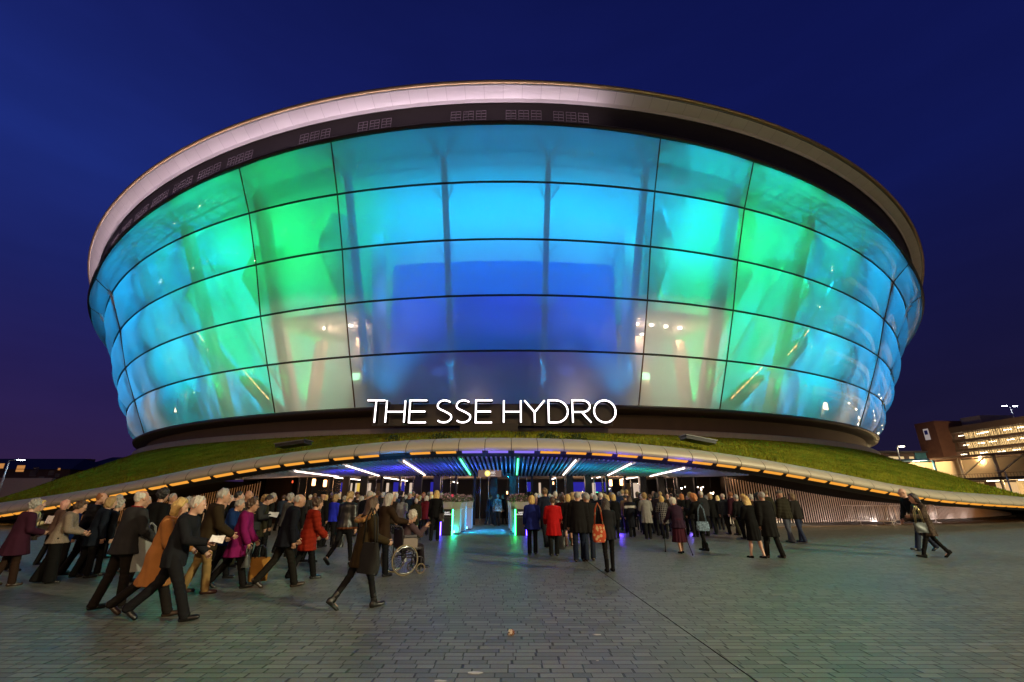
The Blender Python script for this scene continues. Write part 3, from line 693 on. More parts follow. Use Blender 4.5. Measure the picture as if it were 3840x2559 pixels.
mb = MB(); mb.box((0, 0, -.95), (AT(1942, 1600, SY).x - AT(1725, 1600, SY).x, .6, 1.75)); o = mb.build('support_pillar', mat('sign_pillar_black', (.012, .011, .012), .5), SIGN); o.location = (AT(1833, 1600, SY).x - SIGN.location.x, .35, 0)

# plain text lettering helper (flat, thin)
def text(s, size, loc, m, parent, name='lettering', rx=pi / 2, rz=0.0, align='CENTER'):
    cu = bpy.data.curves.new(name, 'FONT'); cu.body = s; cu.size = size; cu.extrude = .002; cu.align_x = align; cu.align_y = 'CENTER'
    o = bpy.data.objects.new(name, cu); COL.objects.link(o)
    dg = bpy.context.evaluated_depsgraph_get(); me = bpy.data.meshes.new_from_object(o.evaluated_get(dg)); bpy.data.objects.remove(o)
    o = put(name, me, m, parent); o.location = loc; o.rotation_euler = (rx, 0, rz); return o

# ------------------------------------------------------------------ entrance pods, planters, counters
M_pod = mat('pod_black', (.012, .013, .015), .35, .1); M_white = mat('counter_white', (.27, .27, .28), .5, 0, .05); M_tr = mat('planter_stone', (.27, .25, .22), .7, 0, .1)
M_ledg = glow('green_led', (.03, 1.0, .16), 24.0); M_ledb = glow('blue_led', (.09, .04, 1.0), 24.0); M_txt = glow('pod_lettering', (1.0, .95, .9), 1.6)
M_flA = mat('blossom_pink', (.5, .3, .4), .7, 0, .3, 20); M_flB = mat('blossom_leaf', (.09, .14, .06), .7, 0, .4, 20)
def pod(xa, xb, greenright, lab):
    Y = 21.15; cx = (AT(xa, 1960, Y).x + AT(xb, 1960, Y).x) / 2; w = AT(xb, 1960, Y).x - AT(xa, 1960, Y).x
    e = empty('entrance_pod', (cx, Y, 0)); tag(e, lab, 'entrance pod', 'black pods either side of the guest entrance')
    mb = MB(); mb.box((0, .3, .54), (w, .6, 1.06)); mb.build('body', M_pod, e)
    mb = MB(); mb.box((0, -.005, .72), (w * .94, .02, .012)); mb.build('trim_line', mat('pod_trim', (.12, .12, .12), .3, .5), e)
    s = 1 if greenright else -1
    for sd, m, nm in ((s, M_ledg, 'green_light_strip'), (-s, M_ledb, 'blue_light_strip')):
        mb = MB(); mb.box((sd * (w / 2 + .02), -.01, .54), (.04, .05, 1.04)); mb.build(nm, m, e)
    text('GUEST', .075, (0, -.008, .93), M_txt, e); text('ENTRANCE', .075, (0, -.008, .855), M_txt, e)
    return e, cx, w
pod(1655, 1695, True, 'black pod with green and blue light strips, left of the guest entrance')
pod(1934, 1973, False, 'black pod with green and blue light strips, right of the guest entrance')
def planter(loc, w, lab, seed, rz=0.0):
    e = empty('flower_planter', loc, rz); tag(e, lab, 'planter', 'flower planters at the guest entrance')
    mb = MB(); a, b, h = w / 2, w / 2 * .84, .3
    mb.add([(-b, -.17, 0), (b, -.17, 0), (b, .17, 0), (-b, .17, 0), (-a, -.2, h), (a, -.2, h), (a, .2, h), (-a, .2, h)], [(0, 3, 2, 1), (0, 1, 5, 4), (1, 2, 6, 5), (2, 3, 7, 6), (3, 0, 4, 7), (4, 5, 6, 7)])
    mb.build('trough', M_tr, e)
    shrub((0, 0, .28), w * 1.15, .34, 420, M_flB, seed).build('foliage', M_flB, e)
    shrub((0, 0, .32), w * 1.1, .34, 240, M_flA, seed + 50).build('flowers', M_flA, e)
planter((AT(1672, 1900, 21.45).x, 21.45, 1.075), .62, 'stone flower planter standing on the left black pod', 1)
planter((AT(1958, 1900, 21.45).x, 21.45, 1.075), .66, 'stone flower planter standing on the right black pod', 2)
def counter(x, Y, lab, plab, seed, w=.36, h=1.02):
    X = AT(x, 1960, Y).x
    e = empty('counter_block', (X, Y, 0)); tag(e, lab, 'counter', 'white counter blocks lining the guest entrance')
    mb = MB(); mb.box((0, 0, h / 2 + .03), (w, .75, h - .06)); mb.build('body', M_white, e)
    mb = MB(); mb.box((0, 0, h + .015), (w + .04, .8, .03)); mb.build('top', M_white, e)
    mb = MB(); mb.box((0, 0, .015), (w - .05, .7, .03)); mb.build('plinth', M_pod, e)
    planter((X, Y, h + .032), .44, plab, seed)
    return X
cl = [counter(1712, 22.3, 'white counter block lit cyan behind the left pod', 'flower planter on the cyan lit counter', 3), counter(1732, 23.8, 'white counter block lit pale violet, second behind the left pod', 'flower planter on the second counter behind the left pod', 4),
      counter(1757, 25.4, 'white counter block lit violet, nearest the doors on the left', 'flower planter on the violet counter nearest the doors', 5)]
cr_ = [counter(1934, 22.3, 'white counter block half hidden behind the right pod', 'flower planter half hidden behind the right pod planter', 6), counter(1926, 23.8, 'white counter block on the right, second behind the right pod', 'flower planter on the second counter behind the right pod', 8),
       counter(1919, 25.4, 'white counter block on the right close to the glass doors', 'flower planter on the right counter close to the doors', 7)]
M_spotb = glow('spot_lens', (.25, .7, 1.0), 4.0)
for n, (x, Y, lab) in enumerate(((1702, 21.9, 'small bright floor spotlight between the left pod and the cyan counter'), (1749, 24.6, 'small bright floor spotlight beside the violet counter'))):
    p = AT(x, 1975, Y); e = empty('floor_spotlight', (p.x, Y, 0)); tag(e, lab, 'spotlight', 'floor spotlights at the guest entrance')
    mb = MB(); mb.box((0, 0, .03), (.12, .12, .06)); mb.build('base', M_pod, e)
    mb = MB(); mb.lathe([(.05, 0), (.055, .1)], (0, 0, .06), 12); mb.build('lens', M_spotb, e)
# hanging sign board above the doors
Y = 26.5; a, b = AT(1793, 1763, Y), AT(1880, 1789, Y)
e = empty('hanging_sign', ((a.x + b.x) / 2, Y, a.z)); tag(e, 'hanging brown board with a round yellow emblem above the guest entrance doors', 'sign')
mb = MB(); mb.box((0, .05, (b.z - a.z) / 2), (b.x - a.x, .08, a.z - b.z)); mb.build('board', glow('board_face', (.32, .2, .17), .55), e)
mb = MB()
for s in (-1, 1): mb.tube([(s * .5, .05, 0), (s * .5, .05, .5)], .012, 6)
mb.build('hanger', M_frame, e)
cz = (b.z - a.z) / 2
mb = MB(); mb.lathe([(.16, -.01), (.16, .01)], (-.12, -.01, cz), 28, Matrix.Rotation(pi / 2, 3, 'X')); mb.build('emblem', glow('emblem_yellow', (1.0, .75, .2), 1.3), e)
mb = MB(); mb.lathe([(.085, -.002), (.085, .002)], (-.12, -.024, cz), 24, Matrix.Rotation(pi / 2, 3, 'X')); mb.build('emblem_ring', glow('emblem_pale', (1.0, .84, .4), 1.5), e)
mb = MB(); mb.lathe([(.022, -.002), (.022, .002)], (-.12, -.03, cz), 14, Matrix.Rotation(pi / 2, 3, 'X')); mb.build('emblem_centre', mat('emblem_green', (.1, .2, .05), .6), e)
text('GUEST', .085, (.18, 0, cz + .06), M_txt, e); text('ENTRANCE', .052, (.18, 0, cz - .01), M_txt, e)
mb = MB(); mb.box((.18, .0, cz - .1), (.26, .006, .012)); mb.build('underline', M_txt, e)
# small white framed notice on a post in the right foyer
p = AT(2283, 1834, 29.3); e = empty('notice_sign', p); tag(e, 'small blue notice with a white frame behind the queue on the right', 'sign')
mb = MB(); mb.box((0, 0, 0), (.36, .03, .28)); mb.build('frame', M_white, e)
mb = MB(); mb.box((0, -.02, 0), (.31, .012, .23)); mb.build('face', mat('notice_blue', (.02, .03, .12), .5), e)
mb = MB(); mb.tube([(0, .03, -.14), (0, .03, -p.z)], .015, 6); mb.build('post', M_frame, e)
mb = MB(); mb.box((0, -.032, .02), (.22, .006, .045)); mb.box((-.02, -.032, -.05), (.18, .006, .03)); mb.build('lettering_bars', M_txt, e)

# ------------------------------------------------------------------ crowd barriers by the right wall
M_galv = mat('galvanised_steel', (.7, .66, .6), .4, .5, .15, 10)
def barrier(p, q, lab):
    p, q = Vector(p), Vector(q); d = (q - p); Lb = d.length; rz = atan2(d.y, d.x)
    e = empty('crowd_barrier', p, rz); tag(e, lab, 'barrier', 'metal crowd barriers by the right wall')
    mb = MB(); r = .12; z0, z1 = .24, 1.08
    pts = [(r, 0, z0), (Lb - r, 0, z0), (Lb - .03, 0, z0 + .1), (Lb, 0, z0 + .25), (Lb, 0, z1 - .12), (Lb - .04, 0, z1 - .03), (Lb - .14, 0, z1), (.14, 0, z1), (.04, 0, z1 - .03), (0, 0, z1 - .12), (0, 0, z0 + .25), (.03, 0, z0 + .1)]
    mb.tube(pts, .021, 8, True); mb.build('frame', M_galv, e, True)
    mb = MB(); n = int(Lb / .12)
    for i in range(1, n): mb.tube([(Lb * i / n, 0, z0), (Lb * i / n, 0, z1)], .009, 6)
    mb.build('bars', M_galv, e, True)
    for x in (.25, Lb - .25):
        mb = MB(); mb.tube([(x, -.28, .02), (x, -.05, .06), (x, 0, z0), (x, .05, .06), (x, .28, .02)], .018, 6); mb.build('foot', M_galv, e, True)
a = G(3138, 1966); b = G(3335, 1969); c = G(3350, 1967); d = G(3522, 1962)
barrier(a, b, 'metal crowd barrier nearest the centre in front of the pale bars'); barrier(c, d, 'metal crowd barrier behind the walking couple on the right')
barrier(G(3195, 1969) + Vector((0, -.35, 0)), G(3352, 1972) + Vector((0, -.35, 0)), 'metal crowd barrier stacked in front of the other two')

# ------------------------------------------------------------------ litter on the setts
p = G(1917, 2382); q = random.Random(11); mb = MB(); vs = []
for i in range(60):
    u = Vector((q.gauss(0, 1), q.gauss(0, 1), q.gauss(0, 1))).normalized(); c = Vector((u.x * .045, u.y * .035, .035 + u.z * .033)) * q.uniform(.7, 1.15) * .72
    a = Vector((q.gauss(0, 1), q.gauss(0, 1), q.gauss(0, 1))).normalized() * .022; b = a.cross(u).normalized() * .02; mb.cur = i % 2
    mb.add([c - a, c + b, c + a, c - b], [(0, 1, 2, 3)])
o = mb.build('litter', [mat('litter_white', (.6, .5, .42), .6), mat('litter_brown', (.22, .09, .04), .6)]); o.location = p; tag(o, 'crumpled white and brown wrapper lying on the setts in the foreground', 'litter')
for n, (x, y, w, lab) in enumerate(((1780, 2525, .16, 'flat shiny scrap of film at the bottom edge left of the wrapper'), (2240, 2382, .14, 'thin clear strip of film right of the wrapper'), (1650, 2556, .12, 'flat pale scrap at the very bottom of the picture'), (2285, 2290, .05, 'tiny white paper scrap on the setts right of centre'), (1605, 2375, .03, 'tiny pale crumb left of the wrapper'), (2240, 2480, .035, 'small round pale scrap right of the wrapper'), (3285, 2092, .09, 'small white scrap left of the walking couple'))):
    mb = MB(); q = random.Random(n); mb.slab([(cos(i / 7 * 2 * pi) * w / 2 * q.uniform(.6, 1.1), sin(i / 7 * 2 * pi) * w / 4 * q.uniform(.6, 1.1)) for i in range(7)], .002, .006)
    o = mb.build('paper_scrap', mat('scrap_pale', (.45, .43, .4), .3)); o.location = G(x, y); tag(o, lab, 'litter', 'scraps lying on the setts')

# ------------------------------------------------------------------ lamp posts
M_pole = mat('lamp_pole_steel', (.42, .42, .42), .45, .5); M_lamp = glow('lamp_led', (.85, .93, 1.0), 45.0)
def lamp(base, h, lab, arms=(0.6,), m=M_lamp, rz=0.0, hs=1.0, pw=0):
    e = empty('street_lamp', base, rz); tag(e, lab, 'street lamp', 'street lamps around the square')
    mb = MB(); mb.tube([(0, 0, 0), (0, 0, h * .5), (0, 0, h)], [.11 * hs, .085 * hs, .06 * hs], 10); mb.build('pole', M_pole, e, True)
    for a in arms:
        mb = MB(); mb.tube([(0, 0, h - .05), (a * .5, 0, h + .03), (a, 0, h + .05)], .035 * hs, 6); mb.build('arm', M_pole, e, True)
        mb = MB(); mb.box((a + .22 * np.sign(a), 0, h + .09), (.62 * hs, .3 * hs, .07)); mb.build('lamp_head', M_pole, e)
        mb = MB(); mb.box((a + .24 * np.sign(a), 0, h + .03), (.5 * hs, .26 * hs, .05)); mb.build('lamp_lens', m, e)
    return e
b = AT(36, 1727, 60); lamp((b.x, 60, 0), b.z, 'white street lamp in front of the dark houses on the far left', (1.2,), hs=1.3)
b = AT(3362, 1676, 75); lamp((b.x, 75, 0), b.z, 'street lamp rising behind the grass bank beside the low lit building', (.5,), glow('lamp_warm', (1.0, .85, .6), 40.0), hs=1.6)
b = AT(3787, 1524, 97); lamp((b.x, 97, 15.0), b.z - 15.0, 'twin headed mast lamp on the car park roof', (-.9, .9), hs=1.5)
b = AT(3768, 1768, 62); lamp((b.x, 62, 0), b.z, 'unlit short street lamp in front of the car park ground floor', (-.6,), mat('lamp_unlit', (.3, .3, .3), .5), hs=1.1)

# ------------------------------------------------------------------ multi-storey car park, covered walkway, low wing (far right)
M_brick = mat('dark_brick', (.085, .035, .022), .85, 0, .3, 1.5, .2, 12); M_slabc = mat('parapet_brown', (.06, .038, .028), .8, 0, .2, .8); M_pale = mat('plant_room_pale', (.28, .24, .19), .8)
M_lit = glow('carpark_bay_glow', (1.0, .64, .26), 1.15); M_tubeL = glow('carpark_lamp', (1.0, .88, .62), 11.0)
CP = empty('multistorey_car_park', (95, 90, 0)); tag(CP, 'brown multi-storey car park with lit perforated floors and a brick stair tower', 'building')
def cpart(nm, mb, m): return mb.build(nm, m, CP)
mb = MB(); mb.box((1.5, 12.2, 8.6), (9, 5.0, 17.2)); cpart('stair_tower', mb, M_brick)
mb = MB(); mb.box((6.5, 7.6, 16.4), (7, 4.5, 2.6)); cpart('plant_room', mb, M_pale)
for z0, z1 in ((14.5, 15.7), (12.5, 12.98), (10.55, 11.03), (8.6, 9.1)):
    mb = MB(); mb.box((6, -22, (z0 + z1) / 2), (12.3, 64, z1 - z0)); cpart('floor_parapet', mb, M_slabc)
mb = MB(); mb.box((8.5, -22, 8), (1, 63, 14)); cpart('interior_wall', mb, mat('carpark_wall', (.5, .4, .26), .8))
for zz in (13.05, 11.1, 9.15, 5.0):
    q = random.Random(int(zz * 10))
    y = 9.4
    while y > -30:
        mb = MB(); mb.box((.6 + q.uniform(0, 1.4), y - q.uniform(.2, 1.5), zz + .85), (.2, 1.3, .1)); cpart('strip_lamp', mb, M_tubeL); y -= q.uniform(2.2, 3.6)
    if zz == 5.0: continue
    mb = MB(); sc_ = MB(); y = 9.6                # perforated screen panels: lattice of irregular bars
    while y > -30:
        for k in range(2):
            sc_.bar((0, y, zz - .05), (0, y - q.uniform(-.25, .25), zz + 1.45), .06, .05)
            y -= q.uniform(.14, .34)
        zc = zz + q.uniform(.1, 1.0); sc_.bar((0, y + .4, zc), (0, y - .1, zc + q.uniform(-.3, .3)), .06, .05)
    cpart('screen_panels', sc_, mat('screen_metal', (.1, .07, .05), .6, .4))
    mb = MB(); mb.grid([[(2.6, 9.6, z), (2.6, -50, z)] for z in (zz - .1, zz + 1.5)]); cpart('bay_glow_sheet', mb, M_lit)  # glowing sheet stands in for the lamplit floor behind the screen
for y in (8, 0, -8, -16, -24): 
    mb = MB(); mb.box((1.2, y, 4.1), (.9, .9, 8.2)); cpart('column', mb, mat('column_cream', (.5, .42, .3), .8))
mb = MB(); mb.box((6, -22, 4.6), (11, 63, .5)); cpart('ground_slab', mb, M_slabc)
mb = MB(); mb.grid([[(6, 9.6, z), (6, -50, z)] for z in (0, 4.3)]); mb.grid([[(7, 9.6, z), (7, -50, z)] for z in (4.9, 8.2)]); cpart('ground_floor_glow', mb, glow('carpark_ground_glow', (1.0, .62, .28), .8))  # self-glowing sheets imitate the lamplight of the lower storeys
mb = MB(); mb.box((-3.02 , 12.2, 14.6), (.06, 1.3, 2.4)); cpart('parking_sign', mb, glow('parking_sign_face', (.5, .42, .4), .6))
mb = MB(); mb.box((-3.07, 12.2, 15.0), (.04, .8, .9)); cpart('parking_sign_emblem', mb, mat('parking_blue', (.02, .04, .3), .5))

M_steelb = mat('walkway_blue_steel', (.06, .2, .34), .5, .2); M_soff = mat('walkway_soffit', (.55, .42, .28), .7)
WK = empty('covered_walkway', (80, 88, 0)); tag(WK, 'raised covered walkway with blue steel roof and posts and lit cream wall', 'walkway')
def wpart(nm, mb, m, sm_=False): return mb.build(nm, m, WK, sm_)
A, B, C = Vector((-6, 14, 0)), Vector((6, 8, 0)), Vector((9.0, -44, 0))
for a_, b_ in ((A, B), (B, C)):
    mb = MB(); mb.bar(a_ + Vector((0, 0, 8.7)), b_ + Vector((0, 0, 8.7)), 3.6, .35); wpart('roof', mb, M_steelb if a_ is A else mat('walkway_roof_brown', (.2, .1, .06), .6))
    mb = MB(); mb.bar(a_ + Vector((0, 0, 4.6)), b_ + Vector((0, 0, 4.6)), 3.2, .5); wpart('deck', mb, M_slabc)
    mb = MB(); mb.bar(a_ + Vector((1.5, 1.5, 6.6)), b_ + Vector((1.5, 1.5, 6.6)), .1, 3.4); wpart('back_wall', mb, M_soff)
    mb = MB(); mb.bar(a_ + Vector((-1.2, -1.2, 5.5)), b_ + Vector((-1.2, -1.2, 5.5)), .05, .05)
    L_ = (b_ - a_).length; n = int(L_ / .5)
    for i in range(n): p = a_ + (b_ - a_) * i / n + Vector((-1.2, -1.2, 0)); mb.bar(p + Vector((0, 0, 4.8)), p + Vector((0, 0, 5.5)), .03, .03)
    wpart('railing', mb, M_mull)
for f in (0, .5, 1): 
    p = A + (B - A) * f; mb = MB(); mb.tube([p + Vector((-.8, -1, 0)), p + Vector((-.8, -1, 8.6))], .22, 8); wpart('post', mb, M_steelb, True)
for f in (.12, .24, .36, .5, .65): 
    p = B + (C - B) * f; mb = MB(); mb.tube([p + Vector((-.8, 0, 0)), p + Vector((-.8, 0, 8.6))], .25, 8); wpart('post', mb, mat('post_cream', (.5, .42, .32), .6), True)
    if f < .6: mb = MB(); mb.bar(p + Vector((-.8, 0, 5.4)), p + Vector((-.8, -5, 8.3)), .2, .2); wpart('brace', mb, mat('post_cream', (.5, .42, .32), .6))
for f in (.1, .3, .5, .8): 
    p = A + (B - A) * f; mb = MB(); mb.box(p + Vector((0, 0, 8.45)), (1.2, .2, .08)); wpart('strip_lamp', mb, M_tubeL)
for f in (.1, .2, .3, .4, .55): 
    p = B + (C - B) * f; mb = MB(); mb.box(p + Vector((0, 0, 4.25)), (.25, 2.2, .1)); wpart('strip_lamp', mb, M_tubeL)
LW = empty('low_building', (84, 108, 0)); tag(LW, 'low dark building with a row of lit windows left of the brick tower', 'building')
mb = MB(); mb.box((0, 0, 5.4), (34, 8, 10.8)); mb.build('wall', mat('low_wall_grey', (.07, .05, .055), .8), LW)
mb = MB(); mb.box((0, -.3, 10.95), (35, 9, .35)); mb.build('roof', mat('low_roof_dark', (.03, .03, .045), .7), LW)
mb = MB(); mb.box((8.5, -4.1, 9.8), (6, .2, 2.4)); mb.build('blue_panel', mat('low_panel_blue', (.03, .14, .22), .7), LW)
for x in (-13, -8.2, -3.6, 1.2, 4.6):
    mb = MB(); mb.box((x, -4.06, 9.2), (3.6 if x < 4 else 1.2, .1, 1.7)); f = mb.build('window', mat('low_window_frame', (.03, .03, .03), .5), LW)
    mb = MB(); mb.box((x, -4.13, 9.2), (3.4 if x < 4 else 1.0, .04, 1.5)); mb.build('pane', glow('low_window_light', (1.0, .72, .34), .75), f)

# ------------------------------------------------------------------ dark houses on the far left
M_house = mat('dark_house_brick', (.06, .032, .026), .9, 0, .3, 1); M_roofd = mat('slate_roof', (.02, .02, .03), .7); M_win = glow('house_window_light', (1.0, .42, .12), .5); M_wdark = mat('house_window_dark', (.05, .04, .045), .3)
def house(x0, x1, ytop, Y, lab, lit, dark, hip=.12, depth=14):
    a, b = AT(x0, ytop, Y), AT(x1, ytop, Y); w = b.x - a.x; top = a.z; wall = top * .72
    e = empty('house', ((a.x + b.x) / 2, Y + depth / 2, 0)); tag(e, lab, 'house', 'dark houses beyond the grass bank')
    mb = MB(); mb.box((0, 0, wall / 2), (w, depth, wall)); mb.build('wall', M_house, e)
    mb = MB(); X, D = w / 2 + .4, depth / 2 + .4; h = w * hip
    mb.add([(-X, -D, wall), (X, -D, wall), (X, D, wall), (-X, D, wall), (-X + h, 0, top), (X - h, 0, top)], [(0, 1, 5, 4), (1, 2, 5), (2, 3, 4, 5), (3, 0, 4), (3, 2, 1, 0)]); mb.build('roof', M_roofd, e)
    for (px, py, s), m in [(q, M_win) for q in lit] + [(q, M_wdark) for q in dark]:
        p = AT(px, py, Y); mb = MB(); mb.box((p.x - e.location.x, -depth / 2 - .03, p.z), (1.5 * s, .08, 1.2 * s)); f = mb.build('window', mat('house_frame', (.1, .09, .09), .6), e)
        mb = MB(); mb.box((p.x - e.location.x, -depth / 2 - .08, p.z), (1.35 * s, .04, 1.05 * s)); mb.build('pane', m, f)
house(-330, 280, 1712, 105, 'long dark house with a slate roof behind the white street lamp', [(78, 1758, 1.3), (5, 1748, 1.0), (223, 1760, .4)], [(125, 1776, 1), (135, 1762, .9), (193, 1774, .8), (155, 1796, .8), (216, 1783, .6)])
house(298, 520, 1707, 118, 'dark house with a tall roof next to the arena base on the left', [(342, 1754, .9)], [(345, 1732, 1), (315, 1740, 2)], .2)
mb = MB(); p, q = AT(0, 1802, 66), AT(120, 1802, 66); mb.box(((p.x + q.x) / 2 - 3, 66, p.z / 2 + .3), (abs(q.x - p.x) + 12, .4, p.z)); tag(mb.build('garden_wall', mat('pink_render', (.28, .19, .17), .8)), 'low pinkish wall in front of the dark houses', 'wall')
# ------------------------------------------------------------------ people: smooth signed-distance bodies and clothes turned into meshes
def snet(Fv, org, h):
    """surface nets on a scalar field"""
    ins = Fv < 0; nx, ny, nz = Fv.shape
    cnt = np.zeros((nx - 1, ny - 1, nz - 1), np.int8)
    sl = lambda d, n: slice(d, n - 1 + d)
    for dx in (0, 1):
        for dy in (0, 1):
            for dz in (0, 1): cnt += ins[sl(dx, nx), sl(dy, ny), sl(dz, nz)]
    act = (cnt > 0) & (cnt < 8)
    ci = np.argwhere(act); idx = -np.ones(act.shape, np.int64); idx[act] = np.arange(len(ci))
    acc = np.zeros((len(ci), 3)); w = np.zeros(len(ci))
    for ax in range(3):
        o1, o2 = [a for a in range(3) if a != ax]
        for p in (0, 1):
            for q in (0, 1):
                A = np.zeros(3, int); A[o1] = p; A[o2] = q; B = A.copy(); B[ax] = 1
                ia, ib = ci + A, ci + B
                fa, fb = Fv[tuple(ia.T)], Fv[tuple(ib.T)]
                m = (fa < 0) != (fb < 0); t = np.where(m, fa / np.where(m, fa - fb, 1), 0)
                pt = A + t[:, None] * (B - A); acc[m] += pt[m]; w[m] += 1
    V = (ci + acc / w[:, None]) * h + org
    faces = []
    for ax in range(3):
        o1, o2 = [(1, 2), (2, 0), (0, 1)][ax]
        S = [slice(None)] * 3; S[ax] = slice(0, -1); T = [slice(None)] * 3; T[ax] = slice(1, None)
        a, b = ins[tuple(S)], ins[tuple(T)]
        e = np.argwhere(a != b); e = e[(e[:, o1] > 0) & (e[:, o2] > 0) & (e[:, o1] < Fv.shape[o1] - 1) & (e[:, o2] < Fv.shape[o2] - 1)]
        if not len(e): continue
        d1 = np.zeros(3, int); d1[o1] = 1; d2 = np.zeros(3, int); d2[o2] = 1
        q = np.stack([idx[tuple((e - d1 - d2).T)], idx[tuple((e - d2).T)], idx[tuple(e.T)], idx[tuple((e - d1).T)]], 1)
        fl = a[tuple(e.T)]; q[~fl] = q[~fl][:, ::-1]; faces.append(q)
    return V, np.concatenate(faces)
def npmesh(name, V, Q, extra=None):
    me = bpy.data.meshes.new(name)
    if extra: Q = np.concatenate([Q, extra[1] + len(V)]); V = np.concatenate([V, extra[0]])
    me.vertices.add(len(V)); me.vertices.foreach_set('co', V.astype(np.float32).ravel())
    me.loops.add(Q.size); me.loops.foreach_set('vertex_index', Q.astype(np.int32).ravel())
    me.polygons.add(len(Q)); me.polygons.foreach_set('loop_start', np.arange(0, Q.size, 4, dtype=np.int32))
    me.polygons.foreach_set('use_smooth', np.ones(len(Q), bool)); me.update(calc_edges=True); me.validate()
    return me
def V3(*a): return np.array(a, float)
def rcone(p, a, b, ra, rb, sy=1.0):
    a, b = np.asarray(a, float), np.asarray(b, float); ab = b - a
    t = np.clip((p - a) @ ab / max(ab @ ab, 1e-9), 0, 1); d = p - a - t[..., None] * ab
    if sy != 1.0: d = d * np.array([1, 1 / sy, 1])
    return np.sqrt((d * d).sum(-1)) - (ra + (rb - ra) * t)
def ell(p, c, r):
    q = (p - np.asarray(c)) / np.asarray(r); k = np.sqrt((q * q).sum(-1)); return (k - 1) * min(r)
def sml(a, b, k):
    h = np.clip(.5 + .5 * (b - a) / k, 0, 1); return b + (a - b) * h - k * h * (1 - h)
def smax(a, b, k): return -sml(-a, -b, k)
def rotx(a): c, s = cos(a), sin(a); return np.array([[1, 0, 0], [0, c, -s], [0, s, c]])
def rotz(a): c, s = cos(a), sin(a); return np.array([[c, -s, 0], [s, c, 0], [0, 0, 1]])
def field(fn, lo, hi, h):
    lo, hi = np.asarray(lo, float) - 2 * h, np.asarray(hi, float) + 2 * h
    B = 8; nb = np.ceil(((hi - lo) / h + 1) / B).astype(int)
    # coarse pass: only blocks near the surface are evaluated finely
    c = np.stack(np.meshgrid(*[lo[i] + h * (np.arange(nb[i]) * B + (B - 1) / 2) for i in range(3)], indexing='ij'), -1)
    dc = fn(c); keep = np.abs(dc) < B * h * 1.15 + .02
    Fv = np.where(dc < 0, -1.0, 1.0).repeat(B, 0).repeat(B, 1).repeat(B, 2)
    o = h * (np.arange(B) - (B - 1) / 2); off = np.stack(np.meshgrid(o, o, o, indexing='ij'), -1)
    val = fn(c[keep][:, None, None, None, :] + off[None])
    Fv.reshape(nb[0], B, nb[1], B, nb[2], B).transpose(0, 2, 4, 1, 3, 5)[keep] = val
    return snet(Fv, lo, h)
def wrk(p, s, f=14.0):
    return (np.sin(p[..., 0] * f + s) * np.sin(p[..., 2] * f * 1.3 + 2 * s) + np.sin(p[..., 1] * f * 1.2 + p[..., 2] * f * .7 + s * 3) + .5 * np.sin(p[..., 2] * f * 2.3 + p[..., 0] * f * 1.9 + s * 5)) * .4

def skeleton(pose):
    """joints of a 1.70 m figure facing +y; pose: lean, stride (deg), front leg side, arms, head"""
    H = 1.7; J = {}
    st, fr = pose.get('stride', 4), pose.get('front', 1)
    lean = R(pose.get('lean', 3)); ang = {fr: R(st), -fr: -R(st * 1.05)}
    if pose.get('sit'): ang = {1: R(86), -1: R(86)}
    leg = {}
    for s in (1, -1):
        a = ang[s]; hip = V3(.088 * s, 0, 0)
        kn = hip + V3(0.01 * s, sin(a) * .415, -cos(a) * .415)
        if pose.get('sit'): b = R(8)
        else: b = a - R(pose.get('bend', 10) * (1.0 if s != fr else .25)) - (R(6) if s != fr and st > 14 else 0)
        an = kn + V3(0, sin(b) * .41, -cos(b) * .41)
        pitch = R(-38) if (s != fr and st > 14) else (R(8) if st > 14 else 0)
        if s == fr and st > 14: pitch = R(10)
        leg[s] = [hip, kn, an, pitch]
    low = min(min(l[2][2] - .075, l[2][2] - .075 - .12 * sin(-l[3]) * (1 if l[3] < 0 else 0)) for l in leg.values())
    oz = -low
    if pose.get('sit'): oz = pose['sit'] 
    for s in (1, -1):
        for i in range(3): leg[s][i] = leg[s][i] + V3(0, 0, oz)
    J['leg'] = leg; pel = V3(0, 0, oz); J['pel'] = pel
    up = V3(0, sin(lean), cos(lean)); hunch = R(pose.get('hunch', 6)); up2 = V3(0, sin(lean + hunch), cos(lean + hunch))
    J['waist'] = pel + up * .2; J['chest'] = pel + up * .2 + up2 * .2; J['neck'] = J['chest'] + up2 * .135
    J['up'], J['up2'] = up, up2
    hp = lean * .5 + hunch * .7 + R(pose.get('head', 2))
    J['hr'] = rotz(R(pose.get('turn', 0))) @ rotx(-hp)
    J['head'] = J['neck'] + up2 * .038 + J['hr'] @ V3(0, .022, .125)
    fem = pose.get('hair') in ('bob', 'long', 'tail', 'curly', 'updo'); J['fem'] = fem
    sw = (.162 if fem else .176) * (.4 + .6 * pose.get('w', 1.0)); arm = {}
    for s in (1, -1):
        sh = J['chest'] + up2 * .062 + V3(sw * s, 0, 0)
        f, ab, el, yaw = pose.get('armR' if s > 0 else 'armL', (-4 - st * fr * s * .5, 9, 14, 0))
        f, ab, el = R(f) , R(ab), R(el)
        d = rotx(lean * .3) @ V3(sin(ab) * s, sin(f) * cos(ab), -cos(f) * cos(ab))
        eb = sh + d * .275
        d2 = V3(sin(ab) * s * .6 - sin(R(yaw)) * s, sin(f + el) * cos(R(yaw)), -cos(f + el)); d2 = d2 / np.linalg.norm(d2)
        wr = eb + d2 * .245
        arm[s] = (sh, eb, wr, d2)
    J['arm'] = arm; return J

